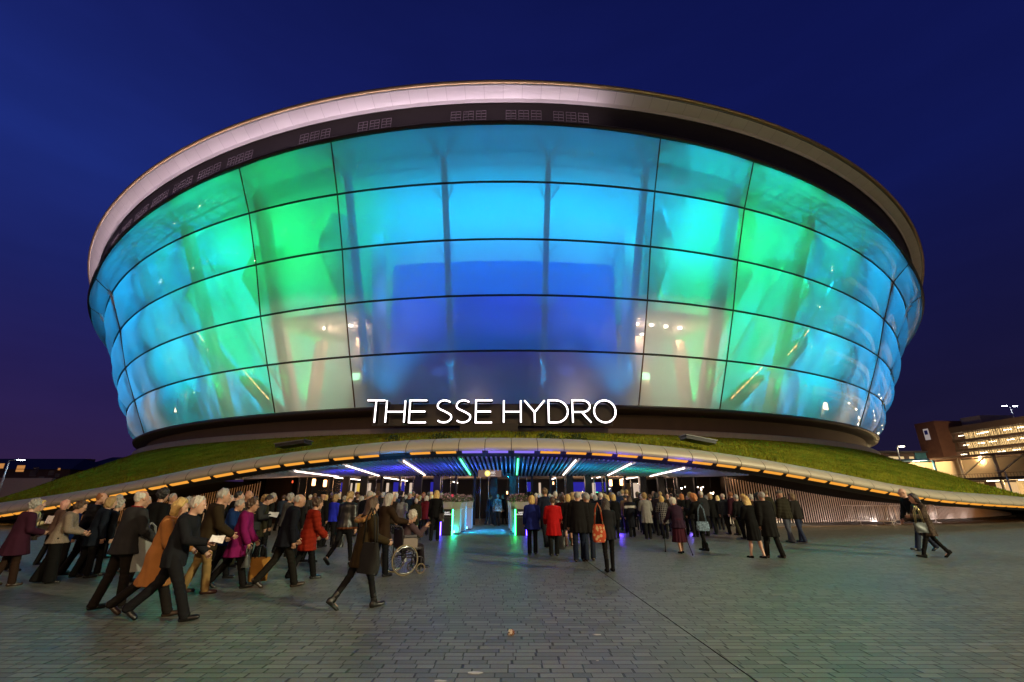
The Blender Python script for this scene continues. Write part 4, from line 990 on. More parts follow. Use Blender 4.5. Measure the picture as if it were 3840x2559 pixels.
def hand_mesh(wr, d, side, curl=.5):
    """palm plus four bent fingers and a thumb, as tapered tubes"""
    mb = MB(); d = Vector(d).normalized(); x = Vector((1, 0, 0)) * side
    n = d.cross(x).normalized(); x = n.cross(d).normalized(); w = Vector(wr)   # x: thumb-less side, n: palm normal
    fwd = Vector((0, 1, 0)); th = (fwd - d * fwd.dot(d)); th = th.normalized() if th.length > .2 else n
    pn = d.cross(th).normalized() * -side
    mb.tube([w - d * .03, w + d * .03, w + d * .085], [.026, .034, .036], 8)
    for i, (L_, o) in enumerate(((.07, .03), (.078, .01), (.072, -.01), (.056, -.029))):
        p = w + d * .078 + th * o; c1 = (d + pn * curl * .5).normalized(); c2 = (d * .6 + pn * curl * 1.4).normalized(); c3 = (d * .2 + pn * (curl * 2 + .1)).normalized()
        q = [p, p + c1 * L_ * .45]; q.append(q[-1] + c2 * L_ * .33); q.append(q[-1] + c3 * L_ * .27)
        mb.tube(q, [.0095, .009, .008, .006], 6)
    p = w + d * .025 + th * .026; q = [p, p + (d * .6 + th * .8).normalized() * .035]; q.append(q[-1] + (d * .9 + th * .25 + pn * .3).normalized() * .032)
    mb.tube(q, [.012, .011, .008], 6)
    V = np.array(mb.v, float); Q = []
    for f in mb.f:
        if len(f) == 4: Q.append(f)
        else:
            for i in range(1, len(f) - 1, 2): Q.append((f[0], f[i], f[i + 1], f[min(i + 2, len(f) - 1)]) if i + 2 < len(f) else (f[0], f[i], f[i + 1], f[i + 1]))
    Q = [q for q in Q if len(set(q)) == 4]
    return V, np.array(Q)

def head_sdf(q):
    """q in head space (face towards +y), head centre at 0"""
    d = ell(q, (0, -.012, .018), (.076, .097, .098))
    d = sml(d, ell(q, (0, .03, -.045), (.056, .062, .075)), .04)                 # jaw
    d = sml(d, ell(q, (0, .078, -.098), (.022, .02, .018)), .03)                  # chin
    d = sml(d, rcone(q, (0, .09, .018), (0, .112, -.024), .009, .014), .014)       # nose
    for s in (1, -1):
        d = smax(d, -ell(q, (.031 * s, .102, .012), (.017, .016, .012)), .012)    # eye sockets
        d = np.minimum(d, ell(q, (.031 * s, .083, .011), (.012, .011, .011)))       # eyeballs
        d = sml(d, ell(q, (.03 * s, .085, .032), (.022, .012, .008)), .012)         # brow
        d = sml(d, ell(q, (.081 * s, -.006, -.008), (.011, .02, .033)), .008)       # ears
    d = sml(d, ell(q, (0, .095, -.058), (.024, .012, .0065)), .008)               # lips
    return d

def build_person(spec, vox=.017):
    """returns list of (part name, mesh) for one figure; first is the body"""
    J = skeleton(spec); w = spec.get('w', 1.0); rs = spec.get('seed', 1) * 1.7; out = []
    nk, hd, hr = J['neck'], J['head'], J['hr']
    top, bot = spec.get('top', 'jacket'), spec.get('bot', 'trousers')
    hemd = spec.get('hem', .2); skirt = spec.get('skirt', 0)
    pts = [nk, hd] + [p for s in (1, -1) for p in J['leg'][s][:3]] + [p for s in (1, -1) for p in J['arm'][s][:3]]
    lo, hi = np.min(pts, 0), np.max(pts, 0)
    # body: head, neck, torso core, limbs as one surface
    def body(p):
        d = head_sdf((p - hd) @ hr)
        d = sml(d, rcone(p, nk - J['up2'] * .05, hd + hr @ V3(0, -.02, -.06), .058, .052), .03)
        d = sml(d, rcone(p, J['pel'], J['chest'], .12 * w, .125 * w, .72), .05)
        for s in (1, -1): d = sml(d, rcone(p, nk - J['up2'] * .03, J['arm'][s][0] - V3(.03 * s, 0, 0), .052, .042), .04)
        for s in (1, -1):
            sh, eb, wr, dd = J['arm'][s]; d = sml(d, np.minimum(rcone(p, sh, eb, .045, .036), rcone(p, eb, wr, .036, .026)), .02)
            h_, k_, a_, pt = J['leg'][s]; cv = .6 if bot not in ('none', 'skirt') else 1.0; d = sml(d, np.minimum(rcone(p, h_, k_, .075 * cv, .05 * cv), rcone(p, k_, a_, .05 * cv, .034 * (cv * .5 + .5))), .03)
            c = k_ + (a_ - k_) * .3 + V3(0, -.022, 0); d = sml(d, ell(p, c, (.042, .044, .1)), .03) if cv == 1.0 else d
            toe = a_ + V3(0, cos(pt) * .1, sin(pt) * .1 - .035); d = sml(d, rcone(p, a_ + V3(0, -.01, -.025), toe, .022, .016), .02)
        return d
    Vb, Qb = field(body, lo - V3(.12, .18, .12), hi + V3(.12, .2, .16), vox * .8)
    ex = [hand_mesh(J['arm'][s][2], J['arm'][s][3], s, spec.get('curl', .5)) for s in (1, -1)]
    E = (np.concatenate([ex[0][0], ex[1][0]]), np.concatenate([ex[0][1], ex[1][1] + len(ex[0][0])]))
    out.append(('person', npmesh('person', Vb, Qb, E)))
    # upper garment
    puff = top == 'puffer'; thick = {'puffer': .03, 'coat': .02, 'jacket': .016, 'blazer': .01, 'cardigan': .008}[top]
    hem_z = J['pel'][2] - hemd; flare = spec.get('flare', .02)
    upv = J['up']; wr_ = .134 if J['fem'] else .150
    def garment(p):
        q = p.copy()
        d = rcone(p, J['pel'] - upv * .02, J['waist'], (.158 + thick) * w, (wr_ + thick) * w, .74)
        d = sml(d, rcone(p, J['waist'], J['chest'], (wr_ + thick) * w, (.150 if J['fem'] else .164) * w + thick, .70), .06)
        for s in (1, -1): d = sml(d, rcone(p, nk - J['up2'] * .035, J['arm'][s][0] - V3(.03 * s, 0, .005), .062 + thick * .6, .052 + thick * .7), .06)
        d = sml(d, ell(p, J['chest'] + V3(0, -.03, .03), (.13 * w, .10, .14)), .05)      # shoulder blades, upper back
        d = sml(d, rcone(p, J['chest'] + J['up2'] * .1, nk + J['up2'] * spec.get('collar', .0), .075, .06 + thick * .5), .03)
        if hemd > 0:
            c0 = (J['leg'][1][1] + J['leg'][-1][1]) / 2; lowc = V3(0, (c0[1]) * min(1, hemd / .4) * .6, hem_z)
            if spec.get('sit'): lowc = J['pel'] + V3(0, .1, -.05)
            d = sml(d, rcone(p, J['pel'], lowc, (.162 + thick) * w, (.165 + thick + flare) * w, .82), .05)
            if hemd > .3 and spec.get('stride', 4) > 10:
                for s in (1, -1): d = sml(d, rcone(p, J['leg'][s][0], V3(J['leg'][s][1][0], J['leg'][s][1][1] * .8, hem_z), .1, .11 + flare * .5), .07)
        if spec.get('belly'): d = sml(d, ell(p, J['waist'] + V3(0, .06, -.04), (.17 * w, .15, .17)), .06)
        ph = np.arctan2(p[..., 0], p[..., 1] + .02); fall = np.clip((J['waist'][2] - p[..., 2]) / max(.2, hemd + .2), 0, 1)
        d = d + np.sin(ph * 9 + rs * 3 + np.sin(p[..., 2] * 5)) * .010 * fall * (1 if hemd > .05 else .3)
        for s in (1, -1):
            sh, eb, wr, dd = J['arm'][s]; sr = .058 + thick
            a = np.minimum(rcone(p, sh, eb, sr + .006, sr - .002), rcone(p, eb, wr - dd * .01, sr - .002, sr - .014))
            near = np.exp(-((p - eb) ** 2).sum(-1) / .008)
            a = a + near * np.sin(((p - eb) @ dd) * 95 + rs) * .006
            d = sml(d, a, .035)
        d = d + wrk(p, rs, 13) * (.006 if not puff else .004)
        if puff: d = d + np.abs(np.sin((p[..., 2] - p[..., 1] * .2) * 30)) * -.012 + .006
        d = smax(d, hem_z - p[..., 2], .012)
        d = smax(d, (p - (nk + J['up2'] * (spec.get('collar', 0) + .02))) @ J['up2'], .015)
        return d
    glo, ghi = lo - V3(.2, .25, 0), hi + V3(.2, .25, 0); glo[2] = max(0.02, hem_z - .03); ghi[2] = nk[2] + .12
    glo[2] = min(glo[2], min(J['arm'][s][2][2] for s in (1, -1)) - .08)
    V, Q = field(garment, glo, ghi, vox); out.append((top if top != 'puffer' else 'puffer_coat', npmesh('top', V, Q)))
    # lower garment
    if bot in ('trousers', 'jeans', 'leggings', 'wide'):
        tr = {'trousers': (.098, .068, .066), 'jeans': (.096, .068, .062), 'leggings': (.088, .056, .046), 'wide': (.105, .1, .115)}[bot]; crop = spec.get('crop', .0)
        def legs(p):
            d = rcone(p, J['pel'] + V3(0, 0, .04), J['pel'] - V3(0, 0, .03), .148 * w, .145 * w, .8)
            for s in (1, -1):
                h_, k_, a_, pt = J['leg'][s]; e = a_ + (k_ - a_) * crop + (a_ - k_) * (.06 if not crop else 0)
                l = np.minimum(rcone(p, h_, k_, tr[0] * (.5 + .5 * w), tr[1]), rcone(p, k_, e, tr[1], tr[2]))
                l = l + np.exp(-((p - k_) ** 2).sum(-1) / .02) * np.sin(p[..., 2] * 80 + s) * .004 + np.exp(-((p - e) ** 2).sum(-1) / .012) * np.sin(p[..., 2] * 95 + s * 2) * .005
                d = sml(d, l, .03)
            d = d + wrk(p, rs + 2, 12) * .004
            return smax(d, .035 - p[..., 2], .01)
        V, Q = field(legs, V3(lo[0] - .2, lo[1] - .2, 0.0), V3(hi[0] + .2, hi[1] + .2, J['pel'][2] + .16), vox); out.append((bot if bot not in ('wide',) else 'trousers', npmesh('legs', V, Q)))
    elif bot == 'skirt':
        sz = J['pel'][2] - skirt
        def sk(p):
            d = rcone(p, J['pel'] + V3(0, 0, .05), V3(0, 0, sz), .15 * w, .15 * w + skirt * .12, .85)
            for s in (1, -1):
                if skirt > .35: d = sml(d, rcone(p, J['leg'][s][0], V3(J['leg'][s][1][0], J['leg'][s][1][1], sz), .1, .11), .06)
            ph = np.arctan2(p[..., 0], p[..., 1]); d = d + np.sin(ph * 13 + rs) * .012 * np.clip((J['pel'][2] - p[..., 2]) / max(skirt, .1), 0, 1)
            return smax(d, sz - p[..., 2], .01)
        V, Q = field(sk, V3(-.4, -.4, max(.02, sz - .03)), V3(.4, .4, J['pel'][2] + .12), vox); out.append(('skirt', npmesh('skirt', V, Q)))
    # shoes
    sk_ = spec.get('shoe', 'shoe')
    for s in (1, -1):
        h_, k_, a_, pt = J['leg'][s]; Rm = rotx(pt)
        lift = .05 if sk_ in ('heel', 'wedge') else 0
        def shoe(p):
            q = (p - a_) @ Rm
            d = rcone(q, V3(0, -.035, -.04), V3(0, .15, -.05 - lift * .3), .042, .034)
            d = sml(d, ell(q, (0, .11, -.05 - lift * .3), (.045, .075, .03)), .02)
            if sk_ == 'heel': d = np.minimum(d, rcone(q, V3(0, -.06, -.03), V3(0, -.065, -.08), .022, .012)); d = smax(d, -ell(q, (0, .03, .0), (.035, .08, .035)), .01)
            if sk_ == 'wedge': d = sml(d, rcone(q, V3(0, -.05, -.02), V3(0, -.05, -.07), .035, .028), .02)
            if sk_ in ('boot', 'wedge'): d = sml(d, rcone(q, V3(0, -.01, -.02), V3(0, -.005, .12 if sk_ == 'wedge' else .2), .045, .05), .03)
            return smax(d, (-.082) - q[..., 2], .006)
        V, Q = field(shoe, a_ - V3(.09, .2, .2), a_ + V3(.09, .26, .28), vox * .75); out.append(('shoe' if sk_ in ('shoe', 'heel') else 'boot', npmesh('shoe', V, Q)))
    # hair or hat
    hs = spec.get('hair', 'short')
    if hs != 'bald':
        def hair(p):
            q = (p - hd) @ hr
            qs = q * np.array([1, 1, .3 if hs not in ('curly', 'beanie', 'cap') else 1.0]); n = wrk(q, rs, 36) * .006 + wrk(qs, rs + 1, 75) * .008 + wrk(qs, rs + 2, 130) * .004
            t = {'short': .012, 'fringe': .008, 'curly': .03, 'bob': .028, 'long': .022, 'tail': .014, 'beanie': .018, 'cap': .014, 'updo': .022}[hs]
            d = ell(q, (0, -.014, .022), (.076 + t, .098 + t, .098 + t))
            if hs == 'curly': n = n * 2.0
            if hs in ('beanie', 'cap'): n = n * .3
            face = (q[..., 1] - .045) + np.clip(.055 - q[..., 2], 0, .2) * .45       # hairline plane
            if hs in ('beanie', 'cap'): face = (.03 - q[..., 2]) * 1.0
            if hs == 'fringe':                                                       # bald crown, hair round the sides
                d = smax(d, q[..., 2] + q[..., 1] * .45 - .06, .01); face = q[..., 1] + np.clip(.03 - q[..., 2], 0, .2) * .6 - .0
            d = smax(d, face, .012)
            low = {'short': -.075, 'fringe': -.07, 'curly': -.085, 'bob': -.13, 'long': -.10, 'tail': -.07, 'beanie': -.0, 'cap': -.0, 'updo': -.07}[hs]
            if hs in ('bob', 'long'):
                d = sml(d, smax(ell(q, (0, -.035, -.055), (.098, .082, .10)), q[..., 1] - .035, .02), .03)
                if hs == 'long': d = sml(d, rcone(q, V3(0, -.06, -.06), V3(0, -.10, -.30), .105, .098, .5), .04); low = -.38
            if hs == 'tail': d = sml(d, rcone(q, V3(0, -.11, .03), V3(0, -.15, -.12), .032, .022), .03); low = -.2
            if hs == 'updo': d = sml(d, ell(q, (0, -.10, .03), (.05, .05, .05)), .03)
            if hs == 'cap': d = np.minimum(d, ell(q, (0, .09, .045), (.07, .07, .01)))
            d = smax(d, low - q[..., 2], .02)
            return d + n
        V, Q = field(hair, hd - V3(.2, .26, .45 if hs == 'long' else .22), hd + V3(.2, .2, .2), vox * .72)
        out.append(({'beanie': 'beanie', 'cap': 'flat_cap'}.get(hs, 'hair'), npmesh('hair', V, Q)))
    for e in spec.get('extra', ()):
        if e == 'hood':
            f = lambda p: sml(ell(p, nk + V3(0, -.075, -.02), (.13, .075, .10)), ell(p, nk + V3(0, -.09, -.09), (.09, .06, .1)), .05) + wrk(p, rs, 25) * .005
            V, Q = field(f, nk - V3(.2, .25, .26), nk + V3(.2, .1, .16), vox); out.append(('hood', npmesh('hood', V, Q)))
        if e == 'fur':
            def f(p):
                d = 9.0
                for i in range(9):
                    a = R(-165 + 330 * i / 9 - 90); b = R(-165 + 330 * (i + 1) / 9 - 90)
                    c = lambda t: nk + V3(.15 * cos(t), -.08 + .12 * sin(t), -.03 - .05 * sin(t) * -1)
                    d = np.minimum(d, rcone(p, c(a), c(b), .042, .042))
                return d + wrk(p, rs, 90) * .012 + wrk(p, rs, 50) * .008
            V, Q = field(f, nk - V3(.28, .32, .2), nk + V3(.28, .2, .14), vox * .8); out.append(('fur_trim', npmesh('fur', V, Q)))
        if e == 'collar':
            f = lambda p: np.abs(rcone(p, nk - J['up2'] * .03, nk + J['up2'] * .035, .078, .074)) - .01
            V, Q = field(lambda p: smax(f(p), np.abs((p - nk) @ J['up2'] - .0) - .04, .005), nk - V3(.14, .14, .1), nk + V3(.14, .14, .1), vox * .7); out.append(('collar', npmesh('collar', V, Q)))
        if e == 'band':
            c = J['chest'] - J['up2'] * .07
            f = lambda p: smax(garment(p) - .006, np.abs((p - c) @ J['up2']) - .055, .004)
            V, Q = field(f, glo, ghi, vox); out.append(('white_stripe', npmesh('stripe', V, Q)))
        if e == 'glasses':
            mb = MB()
            for s in (1, -1):
                q = [hd + hr @ V3(.033 * s + .022 * cos(t), .108, .008 + .018 * sin(t)) for t in np.linspace(0, 2 * pi, 10)[:-1]]
                mb.tube(q, .0028, 5, True); mb.tube([hd + hr @ V3(.055 * s, .106, .012), hd + hr @ V3(.086 * s, .0, .012)], .0025, 5)
            mb.tube([hd + hr @ V3(-.011, .109, .01), hd + hr @ V3(.011, .109, .01)], .0025, 5)
            me = mb.mesh('glasses'); out.append(('glasses', me))
        if e == 'hemtrim':
            f = lambda p: smax(garment(p) - .008, np.abs(p[..., 2] - hem_z - .025) - .025, .004)
            V, Q = field(f, glo, ghi, vox); out.append(('hem_trim', npmesh('trim', V, Q)))
    return out, J

# ---- cloth, skin and hair materials
def cloth(c, kind='plain', rough=.85):
    key = ('cloth', tuple(c), kind)
    if key in _mc: return _mc[key]
    m, t, out = nt('cloth_' + kind); L = t.links.new
    c = tuple(v * .43 for v in c)
    b = N(t, 'ShaderNodeBsdfPrincipled', Roughness=rough if kind != 'leather' else .38)
    b.inputs['Specular IOR Level'].default_value = .12 if kind != 'leather' else .5
    tc = N(t, 'ShaderNodeTexCoord'); no = N(t, 'ShaderNodeTexNoise', Scale=6.0, Detail=4.0); L(tc.outputs['Object'], no.inputs['Vector'])
    mx = N(t, 'ShaderNodeMix', data_type='RGBA'); mx.inputs[6].default_value = (*[v * .72 for v in c], 1); mx.inputs[7].default_value = (*[v * 1.25 for v in c], 1)
    fac = no.outputs['Fac']
    if kind == 'tweed':
        n2 = N(t, 'ShaderNodeTexNoise', Scale=70.0, Detail=2.0); L(tc.outputs['Object'], n2.inputs['Vector']); fac = n2.outputs['Fac']
        mx.inputs[6].default_value = (*[v * .25 for v in c], 1); mx.inputs[7].default_value = (*[min(1, v * 1.8) for v in c], 1)
    if kind in ('camo', 'floral'):
        n2 = N(t, 'ShaderNodeTexVoronoi', Scale=13.0 if kind == 'floral' else 22.0); L(tc.outputs['Object'], n2.inputs['Vector']); fac = n2.outputs['Distance']
        mx.inputs[6].default_value = (*[min(1, v * 2.6) for v in c], 1); mx.inputs[7].default_value = (*[v * .25 for v in c], 1)
    if kind == 'spots':
        n2 = N(t, 'ShaderNodeTexVoronoi', Scale=11.0); n2.inputs['Randomness'].default_value = .7; L(tc.outputs['Object'], n2.inputs['Vector'])
        lt = N(t, 'ShaderNodeMath', operation='LESS_THAN'); L(n2.outputs['Distance'], lt.inputs[0]); lt.inputs[1].default_value = .38; fac = lt.outputs[0]
        mx.inputs[6].default_value = (*c, 1); mx.inputs[7].default_value = (.42, .26, .13, 1)
    if kind == 'plaid':
        w1 = N(t, 'ShaderNodeTexWave', Scale=4.2, bands_direction='Z'); w2 = N(t, 'ShaderNodeTexWave', Scale=4.2, bands_direction='X')
        L(tc.outputs['Object'], w1.inputs['Vector']); L(tc.outputs['Object'], w2.inputs['Vector'])
        ma = N(t, 'ShaderNodeMath', operation='MAXIMUM'); L(w1.outputs['Fac'], ma.inputs[0]); L(w2.outputs['Fac'], ma.inputs[1])
        po = N(t, 'ShaderNodeMath', operation='POWER'); L(ma.outputs[0], po.inputs[0]); po.inputs[1].default_value = 9.0; fac = po.outputs[0]
        mx.inputs[6].default_value = (*c, 1); mx.inputs[7].default_value = (.22, .2, .19, 1)
    if kind == 'denim': mx.inputs[7].default_value = (*[v * 2.2 for v in c], 1)
    L(fac, mx.inputs[0]); L(mx.outputs[2], b.inputs['Base Color'])
    n3 = N(t, 'ShaderNodeTexNoise', Scale=180.0 if kind != 'knit' else 90.0); L(tc.outputs['Object'], n3.inputs['Vector'])
    bp = N(t, 'ShaderNodeBump', Strength=.25, Distance=.004); L(n3.outputs['Fac'], bp.inputs['Height']); L(bp.outputs[0], b.inputs['Normal'])
    b.inputs['Sheen Weight'].default_value = 0.0
    L(b.outputs[0], out.inputs[0]); _mc[key] = m; return m
def hairmat(c): return mat('hair', c, .55, 0, .45, 30, .5, 120, stretch=(1, 1, .25))
SKINS = [mat('skin', c, .5, 0, .12, 12) for c in ((.42, .23, .155), (.48, .28, .2), (.36, .19, .12))]
HC = {'white': (.47, .44, .38), 'grey': (.26, .25, .23), 'silver': (.31, .295, .265), 'blonde': (.50, .33, .11), 'pale blonde': (.62, .46, .2), 'dark blonde': (.28, .18, .07), 'brown': (.06, .032, .016), 'dark brown': (.025, .014, .009), 'black': (.01, .009, .009), 'auburn': (.2, .07, .022), 'ginger': (.34, .12, .03), 'light brown': (.14, .085, .04)}
_pc = {}
PEOPLE = []
HEADX = {1: 730, 2: 655, 3: 497, 4: 95, 7: 268, 17: 804, 23: 882, 24: 938, 27: 1111, 32: 1174, 36: 1246, 38: 1312, 40: 1381, 41: 1448, 42: 1502, 43: 1554, 44: 1594, 45: 1633, 55: 1995, 56: 2075, 57: 2052, 66: 2169, 67: 2200, 68: 2274, 70: 2303, 71: 2364, 72: 2424, 73: 2491, 75: 2528, 78: 2605, 86: 2805, 87: 2874, 90: 2931, 91: 2977, 92: 3437, 93: 3418, 52: 1837, 53: 1866, 54: 1881}
HIDX = {6: 134, 10: 372, 11: 408, 12: 439, 15: 605, 26: 926, 30: 1002}
def person(px, py, spec, cols, label, group=None, face=0.0, head_y=None, Hm=None, z=0.0, key=None, vox=.017, xy=None):
    """px,py: photo pixel of the ground point between the feet; face: heading in degrees (0 = away from the camera, positive = to the left)"""
    g = Vector((*xy, 0)) if xy else G(px, py)
    if head_y is not None and Hm is None:
        d = ray(px, head_y); Hm = min(1.92, max(1.5, CH + d[2] / d[1] * g.y))
    Hm = Hm or 1.68
    key = key or repr(sorted((k, v) for k, v in spec.items()))
    if key not in _pc: _pc[key] = build_person(spec, vox)
    parts, J = _pc[key]
    s = Hm / (J['head'][2] + .12) if not spec.get('sit') else Hm / 1.7
    if head_y is not None and not spec.get('sit'):      # stand where the head is seen
        hx = HEADX.get(spec.get('seed'), HIDX.get(spec.get('seed'), px)); off = Matrix.Rotation(R(face), 3, 'Z') @ Vector(J['head']) * s
        if not (xy and spec.get('seed', 0) >= 200):
            d = ray(hx, head_y + 60); xh = d[0] / d[1] * (g.y + off.y) - off.x; k = .5 if spec.get('seed') in HEADX else 1.0; g.x += (xh - g.x) * k
    body = put('person', parts[0][1], SKINS[int(g.x * 10) % 3])
    body.location = (g.x, g.y, z); body.rotation_euler = (0, 0, R(face)); body.scale = (s, s, s)
    tag(body, label, 'person', group)
    hk = 0
    for nm, me in parts[1:]:
        if nm in ('shoe', 'boot'): c = cols.get('shoe', cloth((.012, .011, .01), 'leather'))
        elif nm in ('hair', 'beanie', 'flat_cap'): c = cols['hair']
        elif nm in ('trousers', 'jeans', 'leggings', 'skirt'): c = cols.get('bot', cloth((.012, .012, .014)))
        elif nm in cols: c = cols[nm]
        else: c = cols['top']
        put(nm, me, c, body)
    PEOPLE.append((body, g.x, g.y, label)); return body, J, s
def wpos(body, J, s, p):
    """person-space point -> world"""
    return body.matrix_basis @ Vector(p)
# ------------------------------------------------------------------ who stands where
K = cloth((.012, .012, .013)); KL = cloth((.016, .015, .015), 'leather'); NV = cloth((.012, .016, .03)); NV2 = cloth((.016, .025, .06)); CH_ = cloth((.05, .05, .055)); BR = cloth((.05, .03, .016)); JN = cloth((.035, .05, .09), 'denim'); JD = cloth((.012, .018, .04), 'denim'); OL = cloth((.045, .042, .022)); GY = cloth((.12, .12, .12)); BRN = cloth((.075, .04, .02))
HR = {k: hairmat(v) for k, v in HC.items()}
SHB = cloth((.06, .03, .015), 'leather')
def C(top, hair, bot=K, **k): d = dict(top=top, hair=HR[hair] if isinstance(hair, str) else hair, bot=bot); d.update(k); return d
def S(**k): return k
HOLD = (8, 4, 88, 28); DOWN = (2, 8, 12, 0); FRONT = (6, 3, 105, 38); BACKHAND = (-14, 8, 20, 0)
FARV = .021
Q_L, Q_R, FG, DR = 'people queuing on the left', 'people queuing on the right', 'people crossing the square', 'people at the guest entrance'

# --- foreground and left queue
b_suit, J_suit, s_suit = person(613, 2330, S(lean=5, stride=24, front=1, bend=14, top='blazer', hem=.16, flare=.0, armR=(22, 5, 62, 5), armL=(8, 6, 40, 10), hair='short', hunch=10, head=4, w=1.06, seed=1), C(cloth((.022, .024, .03)), 'white', cloth((.018, .018, .021))), 'white-haired man in dark navy suit striding right with white paper in his hand', FG, -78, 1862, vox=.014)
b_camel, J_camel, s_camel = person(560, 2312, S(lean=4, stride=24, front=1, bend=16, top='coat', hem=.42, flare=.05, armR=(12, 6, 30, 0), armL=(10, 6, 50, 0), hair='bob', hunch=10, head=6, seed=2), C(cloth((.75, .31, .09)), 'blonde', cloth((.02, .016, .014)), shoe=SHB), 'blonde woman in long camel coat striding right beside the suited man', FG, -74, 1876, vox=.014)
b_grey, J_grey, s_grey = person(440, 2285, S(lean=1, stride=7, front=1, top='jacket', hem=.13, flare=.03, armR=(14, 12, 42, 10), armL=(10, 10, 50, 20), hair='fringe', hunch=5, w=1.12, seed=3, extra=('collar',)), C(cloth((.05, .05, .054)), 'white', cloth((.02, .015, .012)), collar=cloth((.3, .02, .02))), 'balding white-haired man in charcoal jacket with a red collar, seen from behind', Q_L, -25, 1840, vox=.014)
b_purp, J_purp, s_purp = person(40, 2200, S(lean=1, stride=7, top='coat', hem=.3, flare=.06, armR=(6, 10, 70, 25), armL=(6, 10, 60, 25), hair='curly', hunch=9, w=1.22, head=6, seed=4), C(cloth((.07, .016, .04)), 'grey', cloth((.05, .025, .015)), shoe=SHB), 'grey curly haired woman in a plum coat at the far left edge', Q_L, -28, 1874, vox=.015)
person(-150, 2262, S(lean=5, stride=9, top='coat', hem=.25, hair='short', w=1.1, seed=5), C(BRN, 'grey', K), 'person in dark clothes cut off by the left edge of the picture', Q_L, -30, 1872)
b_cream, J_cream, s_cream = person(132, 2142, S(lean=6, stride=5, top='jacket', hem=.14, armR=(12, 5, 90, 20), armL=(10, 5, 90, 25), hair='bob', hunch=10, head=8, seed=6, extra=('glasses',)), C(cloth((.85, .75, .42)), 'blonde', K, glasses=KL), 'blonde woman in a pale cream jacket holding a paper behind the plum coat', Q_L, -68, 1896)
b_tweed, J_tweed, s_tweed = person(190, 2188, S(lean=8, stride=7, front=1, top='jacket', hem=.1, flare=.05, bot='wide', armR=(8, 8, 70, 20), armL=(8, 8, 60, 20), hair='curly', hunch=14, head=12, w=1.1, seed=7, extra=('glasses',)), C(cloth((.4, .32, .25), 'tweed'), 'brown', cloth((.01, .01, .01)), glasses=KL), 'brown-haired woman in grey tweed jacket and wide black trousers bending forward', Q_L, -62, 1900, vox=.014)
person(225, 2120, S(lean=3, stride=4, top='jacket', hem=.1, hair='bob', seed=8), C(cloth((.16, .09, .07)), hairmat((.5, .25, .2)), K), 'person with pinkish hair half hidden behind the tweed jacket', Q_L, -30, 1912)
b_blue0, J_b0, s_b0 = person(283, 2152, S(lean=3, stride=4, top='jacket', hem=.16, hair='short', seed=9), C(cloth((.01, .07, .4)), 'light brown', K), 'person in a bright blue jacket mostly hidden between the tweed and the navy jackets', Q_L, -30, 1905)
b_navyL, _, _ = person(318, 2160, S(lean=4, stride=9, top='puffer', hem=.16, hair='fringe', w=1.08, seed=10, armR=HOLD, armL=HOLD), C(cloth((.016, .016, .022)), 'auburn', cloth((.015, .012, .011))), 'reddish balding man in dark puffer jacket left of the red collar man', Q_L, -45, 1848)
person(385, 2168, S(lean=6, stride=5, top='coat', hem=.24, hair='bob', seed=11, hunch=10), C(cloth((.012, .018, .032)), 'dark blonde', K), 'blonde woman in long navy coat left of the red collar man', Q_L, -35, 1866)
person(418, 2160, S(lean=6, stride=5, top='coat', hem=.2, hair='curly', seed=12, hunch=12), C(cloth((.01, .014, .022)), 'silver', K), 'silver curly haired woman in dark navy coat just left of the red collar man', Q_L, -35, 1876)
person(437, 2095, S(top='jacket', hem=.1, hair='short', seed=13), C(NV, 'grey', K), 'grey-haired man further back, head under the amber lights at left', Q_L, -30, 1856)
person(540, 2150, S(lean=5, stride=4, top='jacket', hem=.12, hair='short', seed=14, hunch=8), C(cloth((.02, .02, .022)), 'silver', K), 'silver-haired man close to the right of the red collar man', Q_L, -50, 1864)
b_tall, _, _ = person(600, 2185, S(lean=2, stride=4, top='coat', hem=.3, hair='curly', seed=15, w=1.1), C(cloth((.008, .008, .008)), 'black', cloth((.008, .008, .008))), 'tall black-haired man in a long black coat behind the camel coat', Q_L, -18, 1834)
person(640, 2110, S(top='jacket', hem=.12, hair='short', seed=16, head=-3), C(K, 'grey', K), 'pale-faced man peeking out right of the tall black coat', Q_L, -100, 1852)
b_olive, J_ol, s_ol = person(766, 2228, S(lean=4, stride=9, front=1, top='coat', hem=.22, flare=.02, armR=(14, 6, 40, 5), armL=(10, 6, 30, 0), hair='short', hunch=8, head=3, w=1.08, seed=17), C(cloth((.05, .033, .014)), 'silver', cloth((.5, .31, .11)), shoe=cloth((.09, .03, .018), 'leather')), 'white-haired man in dark brown coat and khaki trousers', Q_L, -55, 1834, vox=.014)
person(700, 2110, S(top='jacket', hem=.12, hair='curly', seed=18), C(K, 'grey', K), 'grey curly head behind the suited man, further back', Q_L, -40, 1866)
person(668, 2095, S(top='jacket', hem=.12, hair='bob', seed=19), C(BRN, 'pale blonde', K), 'pale blonde head far back between the camel coat and the suited man', Q_L, -20, 1868)
person(828, 2130, S(lean=3, stride=4, top='jacket', hem=.14, hair='short', seed=20, armR=FRONT, armL=FRONT), C(cloth((.012, .013, .014)), 'brown', K), 'man with a hand at his face right of the brown coat', Q_L, -95, 1876)
person(838, 2100, S(top='jacket', hem=.12, hair='cap', seed=21), C(OL, cloth((.06, .07, .03)), K), 'man wearing a green flat cap behind the brown coat', Q_L, -45, 1856)
person(858, 2085, S(top='jacket', hem=.12, hair='short', seed=22), C(K, 'silver', K), 'silver-haired man facing right behind the green flat cap', Q_L, -80, 1860)
